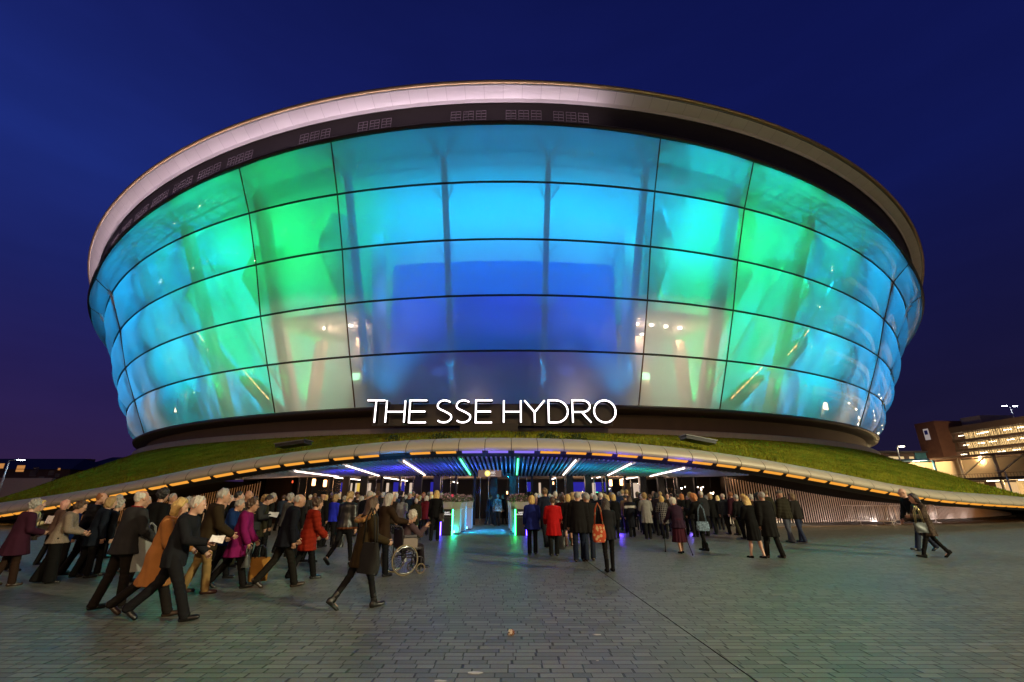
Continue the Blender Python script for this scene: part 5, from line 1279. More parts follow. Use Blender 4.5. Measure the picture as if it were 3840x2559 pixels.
b_anor, J_an, s_an = person(832, 2168, S(lean=4, stride=12, front=1, top='coat', hem=.2, flare=.03, armR=HOLD, armL=HOLD, hair='short', hunch=10, head=10, seed=23, extra=('hood',)), C(cloth((.012, .05, .2)), 'grey', K, hood=cloth((.01, .035, .15))), 'woman with short grey hair in a blue hooded anorak', Q_L, -72, 1874, vox=.014)
b_mag, J_mag, s_mag = person(868, 2206, S(lean=5, stride=19, front=1, bend=12, top='coat', hem=.3, flare=.08, armR=(6, 8, 22, 0), armL=(6, 8, 30, 0), hair='curly', hunch=10, head=5, seed=24, extra=('glasses',)), C(cloth((.36, .014, .17)), 'brown', cloth((.012, .01, .01)), glasses=KL), 'brown-haired woman in a magenta coat walking right', FG, -75, 1870, vox=.014)
person(890, 2098, S(lean=2, top='jacket', hem=.14, hair='short', seed=25), C(K, 'black', K), 'black-haired man behind the blue anorak', Q_L, -60, 1843)
b_bald, _, _ = person(938, 2125, S(lean=3, stride=5, top='jacket', hem=.16, hair='bald', seed=26, armR=FRONT, armL=FRONT, head=5), C(cloth((.05, .045, .042)), 'grey', OL), 'bald man facing right above the magenta coat', Q_L, -110, 1840)
b_nav, J_nav, s_nav = person(1056, 2203, S(lean=3, stride=18, front=1, bend=14, top='jacket', hem=.16, flare=.02, armR=(-4, 8, 14, 0), armL=(8, 6, 20, 0), hair='fringe', hunch=10, head=4, w=1.12, seed=27, collar=.03), C(cloth((.011, .013, .022)), 'silver', cloth((.02, .018, .014)), shoe=cloth((.07, .045, .028), 'leather')), 'balding man in a black navy jacket walking right with an orange bag', FG, -58, 1854, vox=.014)
person(990, 2102, S(lean=3, top='coat', hem=.3, hair='curly', seed=28), C(OL, 'dark blonde', K), 'dark blonde curly head in olive coat left of the man reading', Q_L, -30, 1858)
person(1018, 2098, S(lean=2, top='coat', hem=.3, hair='short', seed=29), C(cloth((.018, .018, .016)), 'grey', K), 'grey-haired man in dark coat close behind the man reading', Q_L, -50, 1850)
b_read, J_rd, s_rd = person(1036, 2105, S(lean=9, stride=4, top='jacket', hem=.14, hair='short', hunch=14, head=26, armR=(12, 6, 88, 28), armL=(12, 6, 88, 28), seed=30), C(cloth((.05, .055, .06)), 'dark brown', K), 'dark-haired man in grey jacket looking down at a leaflet', Q_L, -85, 1858)
person(1085, 2075, S(lean=3, top='jacket', hem=.14, hair='curly', seed=31), C(GY, 'silver', K), 'silver curly head above the collar of the navy jacket', Q_L, -40, 1853)
b_red, J_red, s_red = person(1150, 2172, S(lean=3, stride=14, front=1, top='puffer', hem=.3, flare=.02, armR=(10, 8, 34, 0), armL=(8, 8, 30, 0), hair='curly', hunch=8, head=3, w=1.08, seed=32), C(cloth((.42, .03, .01)), 'brown', K), 'brown-haired woman in a red quilted coat', Q_L, -50, 1869, vox=.014)
person(1128, 2090, S(top='jacket', hem=.12, hair='bob', seed=33), C(K, 'pale blonde', K), 'pale blonde head between the navy jacket and the red quilted coat', Q_L, -30, 1867)
person(1192, 2110, S(top='coat', hem=.3, hair='bob', seed=34, w=.95), C(cloth((.45, .4, .33)), 'grey', K), 'woman in an off-white coat almost hidden by the red quilted coat', Q_L, -50, 1868)
person(1208, 2055, S(lean=1, top='coat', hem=.4, hair='cap', seed=35, w=1.05), C(cloth((.008, .008, .009)), cloth((.01, .01, .01)), K), 'man in black coat and black cap left of the cobalt jacket', Q_L, -15, 1845)
b_cob, J_cob, s_cob = person(1238, 2052, S(lean=2, stride=5, top='jacket', hem=.08, flare=.03, hair='bob', seed=36, armR=(8, 6, 40, 10), armL=(8, 6, 40, 10)), C(cloth((.03, .045, .85)), 'dark blonde', K), 'blonde woman in a cobalt blue jacket', Q_L, -18, 1856)
person(1216, 2035, S(top='jacket', hem=.1, hair='long', seed=37), C(GY, 'blonde', K), 'blonde long hair just left of the cobalt jacket', Q_L, -30, 1855)
b_pony, J_po, s_po = person(1276, 2122, S(lean=4, stride=19, front=1, bend=24, top='jacket', hem=.06, flare=.0, armR=(-4, 8, 18, 0), armL=(6, 8, 22, 0), hair='tail', hunch=4, bot='leggings', crop=.12, seed=38, w=1.0, extra=('hemtrim',)), C(cloth((.014, .014, .014), 'leather'), 'dark blonde', cloth((.01, .01, .012)), hem_trim=cloth((.2, .06, .02))), 'blonde ponytailed woman in black leather jacket and cropped trousers stepping away', FG, -14, 1843, vox=.014)
b_nb, _, _ = person(1384, 2085, S(lean=2, stride=4, top='jacket', hem=.16, hair='fringe', w=1.15, seed=39), C(cloth((.012, .016, .026)), 'silver', K), 'balding man in navy jacket above the fur hooded parka', Q_L, -12, 1840)
b_girl, J_girl, s_girl = person(1356, 2282, S(lean=2, stride=18, front=1, bend=12, top='jacket', hem=.26, flare=.05, armR=(10, 10, 60, 10), armL=(2, 8, 30, 0), hair='long', hunch=6, head=6, bot='leggings', shoe='wedge', seed=40, extra=('fur',)), C(cloth((.06, .038, .014)), 'brown', cloth((.022, .021, .022)), fur_trim=hairmat((.34, .17, .05)), ), 'long brown haired woman in a brown parka with a fur trimmed hood walking', FG, -48, 1869, vox=.013)
b_push, J_pu, s_pu = person(1430, 2163, S(lean=2, stride=7, top='jacket', hem=.2, flare=.05, armR=(34, 12, 50, 0), armL=(30, 10, 50, 0), hair='long', hunch=8, head=0, seed=41, w=1.05), C(cloth((.05, .026, .012)), 'silver', cloth((.01, .011, .015))), 'silver long-haired woman in brown jacket pushing the wheelchair', FG, -40, 1853, vox=.014)
person(1505, 2012, S(lean=5, stride=5, top='puffer', hem=.16, flare=.02, hair='bob', hunch=8, head=6, seed=42, armR=HOLD, armL=HOLD, extra=('hood',)), C(cloth((.42, .42, .44)), 'black', K, hood=cloth((.36, .36, .38))), 'black-haired woman in a pale grey hooded jacket beyond the wheelchair', Q_L, 12, 1866)
b_ol2, J_o2, s_o2 = person(1556, 2016, S(lean=4, stride=6, top='coat', hem=.36, flare=.02, hair='short', hunch=10, seed=43, extra=('hood',), bot='none', shoe='boot'), C(cloth((.04, .036, .018)), 'white', K, hood=cloth((.035, .03, .015)), shoe=cloth((.05, .2, .22))), 'white-haired woman in a long olive coat with a walking stick', Q_L, 5, 1873)
b_redh, _, _ = person(1594, 2009, S(lean=3, stride=4, top='coat', hem=.2, flare=.04, hair='bob', hunch=6, seed=44, extra=('hood',)), C(cloth((.22, .015, .03)), 'white', K, hood=cloth((.16, .01, .02))), 'white-haired woman in a dark red hooded coat near the left pod', Q_L, 4, 1861)
b_lb, J_lb, s_lb = person(1631, 2030, S(lean=2, stride=9, top='jacket', hem=.12, flare=.02, hair='long', seed=45, w=1.0), C(cloth((.009, .009, .01)), 'blonde', cloth((.01, .01, .014))), 'long blonde haired woman in black beside the left pod', Q_L, 2, 1841)
person(1534, 2000, S(top='coat', hem=.25, hair='short', seed=46, head=2), C(cloth((.012, .013, .018)), 'grey', K), 'man in a dark coat turning his face back beyond the pale grey hood', Q_L, -120, 1849)
person(1586, 1985, S(top='jacket', hem=.15, hair='long', seed=47), C(cloth((.1, .02, .015)), 'auburn', K), 'auburn long-haired woman above the dark red hood', Q_L, -10, 1848)
person(1605, 1978, S(top='jacket', hem=.15, hair='fringe', seed=48), C(NV, 'grey', K), 'balding man far back left of the long blonde hair', Q_L, 0, 1845)
person(1616, 1996, S(top='jacket', hem=.15, hair='bob', seed=49), C(K, 'pale blonde', K), 'pale blonde bob squeezed between dark red hood and long blonde hair', Q_L, -5, 1856)
person(1655, 1990, S(top='jacket', hem=.15, hair='short', seed=50), C(NV, 'grey', K), 'grey-haired man with his back to the planters right of the long blonde hair', Q_L, -60, 1849)
person(1682, 1982, S(top='blazer', hem=.14, hair='short', seed=51, armR=FRONT, armL=FRONT), C(K, 'dark brown', K), 'doorman in a dark suit with white shirt facing out behind the left planter', DR, 150, 1847)
# --- guest entrance
person(1833, 1970, S(lean=3, stride=5, top='blazer', hem=.16, hair='short', seed=52, armR=(16, 5, 60, 20), armL=(10, 5, 50, 20), head=14), C(cloth((.06, .07, .12)), 'dark brown', cloth((.05, .06, .1)), shoe=cloth((.2, .2, .25), 'leather')), 'man in a suit looking down at the guest entrance, left of the patterned top', DR, -75, 1856, vox=.017)
person(1864, 1973, S(lean=3, stride=4, top='jacket', hem=.12, flare=.05, hair='short', seed=53), C(cloth((.3, .34, .36), 'floral'), 'silver', cloth((.03, .03, .035))), 'woman in a pale patterned top at the guest entrance', DR, -12, 1855)
person(1893, 1968, S(lean=2, stride=4, top='blazer', hem=.16, hair='short', seed=54), C(K, 'black', K), 'man in black facing the patterned top at the guest entrance', DR, 110, 1854)
# --- right queue
b_bj, J_bj, s_bj = person(1996, 2080, S(lean=2, stride=4, top='jacket', hem=.18, flare=.06, hair='bob', seed=55, w=1.12, armR=(8, 8, 40, 10), armL=(4, 10, 30, 5)), C(cloth((.016, .03, .26)), 'blonde', cloth((.008, .008, .014))), 'blonde woman in a royal blue jacket right of the right pod', Q_R, 3, 1861, vox=.015)
b_rc, J_rc, s_rc = person(2075, 2086, S(lean=2, stride=4, top='coat', hem=.32, flare=.05, hair='short', seed=56, w=1.08, armR=(10, 10, 40, 10), armL=(10, 10, 40, 10)), C(cloth((.75, .012, .014)), 'brown', K), 'dark short-haired woman in a bright red coat', Q_R, 2, 1864, vox=.015)
person(2043, 2054, S(lean=4, stride=12, front=1, top='blazer', hem=.14, hair='short', seed=57, w=1.05), C(cloth((.02, .028, .055)), 'light brown', cloth((.02, .024, .034))), 'tall man in navy blazer walking between the blue jacket and the red coat', Q_R, 14, 1831)
person(2011, 1992, S(top='jacket', hem=.1, hair='short', seed=58), C(cloth((.4, .2, .2)), 'white', K), 'white-haired woman in a pink top above the royal blue jacket', Q_R, -8, 1850)
person(2024, 1985, S(top='jacket', hem=.1, hair='curly', seed=59), C(GY, 'white', K), 'white curly head second right of the right planter', Q_R, -5, 1851)
person(2036, 1980, S(top='jacket', hem=.1, hair='short', seed=60), C(NV, 'silver', K), 'silver head lit green behind the tall navy blazer', Q_R, 0, 1852)
person(1994, 1978, S(top='jacket', hem=.1, hair='short', seed=61), C(NV2, 'dark brown', K), 'dark-haired head far back right of the right planter', Q_R, 0, 1846)
b_lea, _, _ = person(2084, 2025, S(lean=2, top='jacket', hem=.12, hair='short', seed=62, w=1.1), C(cloth((.02, .016, .014), 'leather'), 'white', K), 'white-haired man in dark leather jacket above the red coat', Q_R, -5, 1844)
person(2108, 2045, S(lean=3, top='coat', hem=.36, hair='bob', seed=63), C(cloth((.1, .01, .014)), 'brown', K), 'woman in a maroon scarf and dark coat tucked behind the red coat', Q_R, -5, 1858)
b_tan, _, _ = person(2130, 2048, S(lean=2, stride=4, top='cardigan', hem=.1, bot='skirt', skirt=.36, hair='bob', shoe='boot', seed=64), C(cloth((.02, .014, .014)), 'blonde', cloth((.02, .012, .014)), shoe=cloth((.16, .06, .025), 'leather')), 'blonde woman in dark dress and tan boots', Q_R, -5, 1856)
person(2147, 2035, S(lean=2, top='jacket', hem=.14, hair='bob', seed=65), C(cloth((.03, .02, .02)), 'dark blonde', K), 'dark blonde bob left of the balding man in black', Q_R, -5, 1849)
b_bk1, J_k1, s_k1 = person(2172, 2106, S(lean=2, stride=6, top='jacket', hem=.22, flare=.02, hair='fringe', w=1.12, seed=66), C(cloth((.014, .012, .012)), 'grey', JD, shoe=cloth((.1, .06, .035), 'leather')), 'balding man in a black jacket and tan shoes, left of a pair', Q_R, -6, 1843, vox=.015)
b_bk2, J_k2, s_k2 = person(2212, 2104, S(lean=4, stride=9, front=1, top='jacket', hem=.2, flare=.01, hair='short', w=1.14, seed=67, turn=35), C(cloth((.017, .015, .014)), 'grey', cloth((.02, .027, .05), 'denim'), shoe=cloth((.09, .05, .03), 'leather')), 'grey-haired man in black jacket and jeans turning to his companion', Q_R, -4, 1849, vox=.015)
b_bag, J_bag, s_bag = person(2284, 2145, S(lean=1, stride=6, front=1, top='jacket', hem=.16, flare=.04, hair='long', bot='leggings', shoe='boot', seed=68, armL=(14, 8, 60, 10), armR=(16, 8, 60, 10)), C(cloth((.02, .02, .024)), 'dark brown', cloth((.012, .01, .01)), shoe=K), 'long dark-haired woman in dark jacket carrying an orange patterned bag', FG, 2, 1871, vox=.014)
person(2255, 2030, S(lean=2, top='jacket', hem=.14, hair='short', seed=69, w=1.05), C(NV, 'white', K), 'white-haired man in navy left of the orange bag woman', Q_R, -3, 1848)
b_fb, _, _ = person(2312, 2020, S(lean=3, stride=4, top='coat', hem=.2, hair='bob', seed=70, bot='leggings'), C(cloth((.008, .008, .009), 'tweed'), 'blonde', K), 'blonde woman in fluffy black coat right of the orange bag woman', Q_R, 0, 1856)
b_str, J_st, s_st = person(2371, 2015, S(lean=3, stride=4, top='coat', hem=.5, flare=.04, hair='long', seed=71, w=1.05, extra=('band',)), C(cloth((.012, .014, .024)), 'brown', K, white_stripe=cloth((.95, .9, .8))), 'woman in long navy coat with a broad white stripe across the back', Q_R, 0, 1860, vox=.017)
b_gt, J_gt, s_gt = person(2428, 2023, S(lean=2, stride=4, top='coat', hem=.3, flare=.03, hair='curly', seed=72, w=1.06, armR=(16, 12, 90, 20), armL=(16, 10, 80, 20)), C(cloth((.42, .40, .37), 'tweed'), 'dark blonde', K), 'woman in a long pale grey tweed coat', Q_R, 0, 1851, vox=.016)
b_pl, _, _ = person(2489, 2022, S(lean=2, stride=4, top='coat', hem=.3, flare=.03, hair='bob', seed=73, armR=(16, 12, 80, 20), armL=(16, 10, 80, 20)), C(cloth((.012, .014, .025), 'plaid'), 'blonde', K), 'blonde woman in a dark plaid coat', Q_R, 0, 1861, vox=.017)
person(2464, 2010, S(lean=2, top='coat', hem=.25, hair='bob', seed=74), C(cloth((.02, .012, .02)), 'black', K), 'black bob with a magenta scarf between tweed and plaid coats', Q_R, 0, 1848)
b_eld, J_el, s_el = person(2553, 2076, S(lean=9, stride=9, front=1, top='cardigan', hem=.14, flare=.06, bot='skirt', skirt=.56, hair='curly', hunch=14, head=8, w=1.18, shoe='heel', seed=75, armR=(16, 14, 34, 0), armL=(16, 12, 34, 0)), C(cloth((.05, .02, .045), 'knit'), 'white', cloth((.08, .014, .03)), shoe=K), 'white-haired elderly woman in purple cardigan and maroon skirt with two walking sticks', FG, 6, 1869, vox=.014)
person(2561, 2008, S(top='coat', hem=.25, hair='bob', seed=76), C(K, 'ginger', K), 'ginger-haired woman in black right of the elderly woman', Q_R, -5, 1854)
person(2592, 2015, S(top='coat', hem=.22, hair='bob', seed=77), C(K, 'dark blonde', K), 'dark blonde woman in black behind the woman looking down', Q_R, 5, 1848)
b_aub, J_au, s_au = person(2640, 2066, S(lean=4, stride=8, front=1, top='coat', hem=.14, flare=.03, hair='bob', hunch=10, head=16, turn=30, bot='leggings', shoe='wedge', seed=78, armR=(20, 6, 80, 30), armL=(26, 6, 85, 10)), C(cloth((.01, .01, .01)), 'ginger', cloth((.008, .008, .008)), shoe=K), 'auburn-haired woman in black looking down, with a blue patterned bag', FG, 28, 1852, vox=.015)
person(2633, 2010, S(lean=2, top='blazer', hem=.15, hair='short', seed=79, w=1.05), C(cloth((.04, .04, .045)), 'white', K), 'white-haired man in grey suit behind the woman looking down', Q_R, 25, 1842)
person(2667, 2005, S(lean=2, stride=5, top='coat', hem=.2, hair='bob', seed=80, w=1.1), C(cloth((.008, .008, .008)), 'dark blonde', K), 'dark blonde woman in black coat left of the blue-grey jacket', Q_R, 20, 1852)
b_bg, _, _ = person(2715, 2005, S(lean=2, stride=6, top='blazer', hem=.1, hair='fringe', seed=81, w=1.12), C(cloth((.05, .065, .09)), 'white', K), 'balding white-haired man in a blue-grey jacket', Q_R, 22, 1851)
person(2745, 2008, S(lean=2, stride=6, top='jacket', hem=.1, hair='short', seed=82), C(cloth((.06, .012, .025)), 'auburn', OL), 'reddish dark-haired man in maroon behind the grey-haired man in black', Q_R, 30, 1845)
person(2766, 2022, S(lean=3, stride=5, top='jacket', hem=.1, hair='short', seed=83, w=1.08, armR=(10, 8, 60, 10)), C(cloth((.01, .01, .01)), 'silver', K), 'grey-haired man in black jacket in front of the pale bars', Q_R, 22, 1856)
person(2793, 2010, S(top='coat', hem=.2, hair='bob', seed=84), C(K, 'blonde', K), 'blonde head left behind the woman in the black knee length coat', Q_R, 15, 1854)
person(2822, 2012, S(top='jacket', hem=.12, hair='curly', seed=85), C(BRN, 'silver', K), 'silver-haired head right behind the woman in the black knee length coat', Q_R, 15, 1856)
b_knee, J_kn, s_kn = person(2836, 2094, S(lean=4, stride=8, front=-1, top='coat', hem=.42, flare=.02, hair='long', hunch=6, bot='none', shoe='heel', seed=86, armR=(10, 6, 40, 0), armL=(14, 6, 70, 10)), C(cloth((.007, .007, .007)), 'blonde', K, shoe=K), 'blonde woman in black knee length coat with bare legs and high heels', FG, 14, 1862, vox=.014)
b_over, J_ov, s_ov = person(2890, 2094, S(lean=3, stride=10, front=-1, top='coat', hem=.36, flare=.03, hair='fringe', w=1.12, seed=87), C(cloth((.012, .011, .01)), 'grey', cloth((.014, .014, .013)), shoe=cloth((.07, .03, .02), 'leather')), 'grey balding man in a long black overcoat beside the blonde in heels', FG, 12, 1843, vox=.014)
person(2848, 2040, S(lean=2, top='coat', hem=.25, hair='bob', seed=88), C(K, 'black', K), 'black-haired woman between the blonde in heels and the overcoat', Q_R, 15, 1850)
person(2878, 2010, S(top='jacket', hem=.2, hair='short', seed=89), C(OL, 'light brown', K), 'light brown head just visible above the overcoat man', Q_R, 15, 1839)
b_khk, J_kh, s_kh = person(2966, 2036, S(lean=2, stride=7, front=1, top='puffer', hem=.12, hair='beanie', w=1.1, seed=90, turn=25, extra=('hood',)), C(cloth((.045, .04, .022)), cloth((.3, .27, .23), 'knit'), cloth((.09, .1, .13), 'denim'), hood=cloth((.04, .034, .02))), 'man in khaki padded jacket and grey knitted hat with faded jeans', FG, 22, 1841, vox=.015)
person(3008, 2035, S(lean=2, stride=9, front=1, top='jacket', hem=.1, hair='bob', seed=91, bot='jeans'), C(cloth((.03, .026, .022)), 'light brown', cloth((.03, .04, .08), 'denim')), 'brown bobbed woman in dark jacket and blue jeans beside the khaki jacket', FG, 22, 1850, vox=.015)
b_cpl, J_cp, s_cp = person(3503, 2092, S(lean=3, stride=23, front=-1, bend=8, top='coat', hem=.3, flare=.05, hair='long', hunch=9, head=8, bot='leggings', shoe='wedge', seed=92, armR=(16, 6, 50, 0), armL=(20, 6, 70, 10)), C(cloth((.09, .062, .045), 'camo'), 'dark brown', cloth((.012, .01, .009)), shoe=K), 'dark-haired woman in a brown patterned coat striding left with a black handbag', FG, 82, 1853, vox=.014)
person(3492, 2080, S(lean=8, stride=17, front=-1, top='jacket', hem=.12, hair='bald', hunch=10, head=4, seed=93, w=1.05, extra=('glasses',)), C(cloth((.012, .014, .016)), 'grey', cloth((.03, .04, .07), 'denim'), glasses=KL), 'bald man with glasses in dark jacket walking left beyond the patterned coat', FG, 82, 1832, vox=.015, xy=(G(3500, 2080) + Vector((.25, .8, 0))).xy)

# --- heads in the dense queues further back: a few shared figures with their own clothes and hair
rq = random.Random(21)
TPL = []
for i, (hair, top, hem, bot) in enumerate((('short', 'jacket', .14, 'trousers'), ('bob', 'coat', .28, 'trousers'), ('curly', 'jacket', .12, 'trousers'), ('fringe', 'jacket', .16, 'trousers'), ('long', 'coat', .3, 'trousers'), ('short', 'coat', .34, 'trousers'), ('bob', 'jacket', .1, 'leggings'), ('curly', 'coat', .26, 'trousers'), ('bald', 'jacket', .14, 'trousers'))):
    TPL.append(S(lean=2 + i % 3, stride=4 + i % 4, top=top, hem=hem, hair=hair, bot=bot, seed=200 + i, w=1.0 + .04 * (i % 3), armR=(8, 7, 35, 8), armL=(6, 8, 30, 8)))
TW = {'short': 'short', 'bob': 'bobbed', 'curly': 'curly', 'fringe': 'thinning', 'long': 'long', 'bald': 'no'}
CN = [('black', (.012, .012, .013)), ('dark navy', (.012, .018, .034)), ('charcoal', (.04, .04, .042)), ('dark brown', (.045, .028, .018)), ('grey', (.1, .1, .1)), ('olive', (.045, .045, .025)), ('tan', (.26, .17, .1)), ('burgundy', (.08, .012, .022)), ('beige', (.32, .25, .17)), ('dusty pink', (.28, .13, .13)), ('slate blue', (.04, .06, .1))]
used = set(p[3] for p in PEOPLE)
def filler(px, hy, d, side):
    for _ in range(40):
        t = rq.randrange(len(TPL)); sp = TPL[t]; hn = rq.choice(['white', 'silver', 'grey', 'blonde', 'pale blonde', 'dark blonde', 'brown', 'light brown', 'auburn', 'black', 'dark brown', 'silver', 'white'])
        cn, cc = rq.choice(CN[:6] if rq.random() < .62 else CN); 
        X = ray(px, hy); x = X[0] / X[1] * d
        # neighbour in the picture whose description is used as a landmark
        best = min(PEOPLE, key=lambda q: abs(q[1] / q[2] - x / d) + (0 if len(q[3]) < 62 else .05)); lm = NEAR.get(id(best[0]), None)
        hd = 'bald person' if sp['hair'] == 'bald' else f"{TW[sp['hair']]} {hn} haired person"
        lab = f"{hd} in {cn} {'coat' if sp['top'] == 'coat' else 'jacket'} deep in the {side} queue"
        if lab not in used: break
    used.add(lab)
    person(0, 0, sp, C(cloth(cc, 'plain'), hn, K if rq.random() < .7 else cloth((.03, .03, .035))), lab, Q_L if side == 'left' else Q_R, rq.uniform(-25, 15) + (-10 if side == 'left' else 8), head_y=hy, key='tpl%d' % t, vox=FARV, xy=(x, d))
NEAR = {}
for px, hy, d in ((1062, 1858, 24.0), (1102, 1866, 23.0), (1160, 1856, 25.2), (1180, 1850, 26.3), (1258, 1846, 25.8), (1270, 1852, 23.5), (1288, 1862, 22.4), (1340, 1855, 23.0), (1352, 1862, 20.8), (1335, 1846, 26.2), (1365, 1858, 24.8), (1398, 1850, 25.6), (1405, 1858, 22.6), (1415, 1843, 26.6), (1432, 1848, 25.0), (1450, 1846, 26.0), (1462, 1855, 23.2), (1476, 1861, 22.0), (1484, 1850, 25.4), (1500, 1843, 26.8), (1520, 1858, 23.8), (1560, 1852, 24.6), (1572, 1859, 22.8), (1548, 1846, 26.4), (1640, 1850, 25.8), (962, 1858, 25.2), (1240, 1850, 26.8), (905, 1860, 24.0), (760, 1866, 22.5)):
    filler(px, hy, d, 'left')
for px, hy, d in ((2060, 1853, 25.0), (2070, 1858, 23.0), (2098, 1852, 24.4), (2110, 1846, 26.5), (2118, 1857, 22.2), (2135, 1851, 25.2), (2160, 1856, 23.4), (2190, 1853, 25.6), (2205, 1857, 23.0), (2222, 1851, 25.0), (2232, 1857, 22.2), (2240, 1847, 26.4), (2268, 1853, 24.4), (2278, 1858, 22.6), (2290, 1848, 26.0), (2300, 1851, 24.8), (2322, 1846, 26.2), (2332, 1838, 24.0), (2350, 1835, 24.6), (2344, 1855, 22.6), (2390, 1846, 24.6), (2400, 1850, 23.0), (2408, 1856, 21.8), (2440, 1856, 22.4), (2452, 1842, 25.2), (2478, 1845, 24.6), (2505, 1853, 23.4), (2520, 1850, 24.4), (2545, 1853, 25.0), (2580, 1858, 23.6), (2610, 1860, 24.4), (2690, 1860, 24.6), (2650, 1858, 25.4)):
    filler(px, hy, d, 'right')

# ------------------------------------------------------------------ things carried
def hold(body, J, s, side): return body.location + Matrix.Rotation(body.rotation_euler.z, 3, 'Z') @ (Vector(J['arm'][side][2] + J['arm'][side][3] * .085) * s)
def bag(p, w, h, d, m, lab, rz=0.0, strap=.3, soft=.25, cat='bag', seed=0, strap_m=None, name='bag'):
    e = empty(name, p, rz); tag(e, lab, cat)
    mb = MB(); q = random.Random(seed); rows = []; n = 20
    for i in range(9):
        f = i / 8; k = 1 - soft * f ** 2 * .5 - soft * .5 * (1 - f) ** 6; row = []
        for j in range(n + 1):
            a = 2 * pi * j / n; ca, sa = cos(a), sin(a); r = (abs(ca) ** 3 + abs(sa) ** 3) ** (-1 / 3)
            row.append(Vector((ca * r * w / 2 * k * (1 + .03 * sin(7 * a + i)), sa * r * d / 2 * (1 - .75 * f) * (1 + .12 * sin(3 * a + i + seed)), -h + h * f)))
        rows.append(row)
    mb.grid(rows); mb.add([r for r in rows[0][:-1]], [tuple(range(n))[::-1]]); mb.add([r for r in rows[-1][:-1]], [tuple(range(n))])
    mb.build('body', m, e, True)
    for s in (-1, 1):
        mb = MB(); mb.tube([(-w * .3, s * .02, -.02), (-w * .2, s * .03, strap * .7), (0, s * .03, strap), (w * .2, s * .03, strap * .7), (w * .3, s * .02, -.02)], .011, 6); mb.build('handle', strap_m or m, e, True)
    return e
def paper(p, w, h, lab, rx=.5, rz=0.0, c=(.75, .72, .72)):
    mb = MB(); mb.grid([[(-w / 2 + w * i / 4, -h / 2 + h * j / 3, .012 * sin(i * 1.3 + j)) for i in range(5)] for j in range(4)])
    mb.grid([[(-w / 2 + w * i / 4, -h / 2 + h * j / 3, .012 * sin(i * 1.3 + j) - .003) for i in range(5)] for j in range(4)])
    o = mb.build('paper', mat('paper', c, .7, 0, .05)); o.location = p; o.rotation_euler = (rx, .1, rz); tag(o, lab, 'paper')
def stick(top, bot, lab, m=None):
    e = empty('walking_stick', bot); tag(e, lab, 'walking stick', 'walking sticks'); t = Vector(top) - Vector(bot)
    mb = MB(); mb.tube([(0, 0, .02), t], [.011, .012], 8); mb.build('shaft', m or K, e, True)
    mb = MB(); mb.tube([t + Vector((0, -.05, .01)), t + Vector((0, 0, .02)), t + Vector((0, .07, .0))], .014, 8); mb.build('handle', mat('stick_handle', (.25, .2, .15), .4), e, True)
    mb = MB(); mb.lathe([(.018, 0), (.014, .04)], (0, 0, 0), 10); mb.build('ferrule', K, e, True)
paper(hold(b_suit, J_suit, s_suit, 1) + Vector((.07, -.02, .05)), .17, .11, 'white folded paper in the hand of the suited man', .9, .3)
paper(hold(b_cream, J_cream, s_cream, 1) + Vector((.03, 0, .06)), .12, .18, 'white paper held by the woman in the cream jacket', 1.2, .4)
paper(hold(b_read, J_rd, s_rd, 1) + Vector((0, -.05, .02)), .25, .16, 'pale leaflet in the hands of the man looking down', .8, .2, (.5, .5, .5))
M_tote = cloth((.6, .28, .06)); M_pat = cloth((.75, .12, .05), 'spots'); M_bagg = cloth((.045, .045, .043)); M_bagk = cloth((.012, .012, .012), 'leather'); M_bagw = cloth((.34, .3, .22), 'floral'); M_bagb = cloth((.18, .26, .34), 'camo')
h_ = hold(b_nav, J_nav, s_nav, -1); bag(Vector((G(962, 2190).x, G(962, 2190).y, .47)), .34, .42, .2, M_tote, 'orange brown shopping bag carried low by the balding man in navy', .35, .22, .05, seed=1, strap_m=M_bagk)
h_ = b_bag.location; bag(Vector((AT(2244, 1960, h_.y - .12).x, h_.y - .12, 1.0)), .32, .38, .16, M_pat, 'orange tote bag with pale floral pattern hanging from the shoulder of the dark-haired woman', 0, .46, .5, seed=2)
h_ = b_girl.location; bag(h_ + Vector((.16, -.2, .93)), .46, .42, .2, M_bagg, 'large slouchy grey shoulder bag of the woman in the fur hooded parka', -.6, .5, .4, seed=3)
bag(hold(b_mag, J_mag, s_mag, 1) + Vector((0, 0, -.1)), .26, .24, .14, cloth((.14, .15, .15), 'leather'), 'grey handbag held by the woman in the magenta coat', -1.2, .12, .3, seed=4)
p_ = G(1248, 2105); bag(Vector((p_.x, p_.y + .2, .62)), .32, .3, .18, M_bagk, 'shiny black handbag carried by the ponytailed woman', 0, .2, .2, seed=5)
p_ = G(105, 2160); bag(Vector((AT(128, 2010, p_.y).x, p_.y, .98)), .3, .28, .14, cloth((.06, .045, .03), 'leather'), 'dark handbag with tan front between the plum coat and the tweed jacket', -.8, .25, .3, seed=6)
p_ = G(279, 2150); bag(Vector((p_.x, p_.y - .1, .86)), .3, .46, .12, M_bagw, 'white patterned bag hanging beside the tweed jacket', -.6, .2, .3, seed=7)
p_ = G(2105, 2062); bag(Vector((p_.x, p_.y, .38)), .28, .36, .14, M_bagk, 'black carrier bag hanging low right of the red coat', 0, .2, .1, seed=8)
h_ = b_aub.location; bag(Vector((AT(2636, 1980, h_.y - .25).x, h_.y - .25, .86)), .42, .27, .16, M_bagb, 'blue patterned shoulder bag of the auburn-haired woman', 0, .5, .3, seed=9)
h_ = b_cpl.location; bag(Vector((AT(3455, 1985, h_.y - .32).x, h_.y - .32, .92)), .36, .26, .12, cloth((.02, .03, .03), 'leather'), 'black handbag of the striding woman in the patterned coat', 0, .42, .1, seed=10, strap_m=mat('bag_chain', (.4, .3, .14), .3, .8))
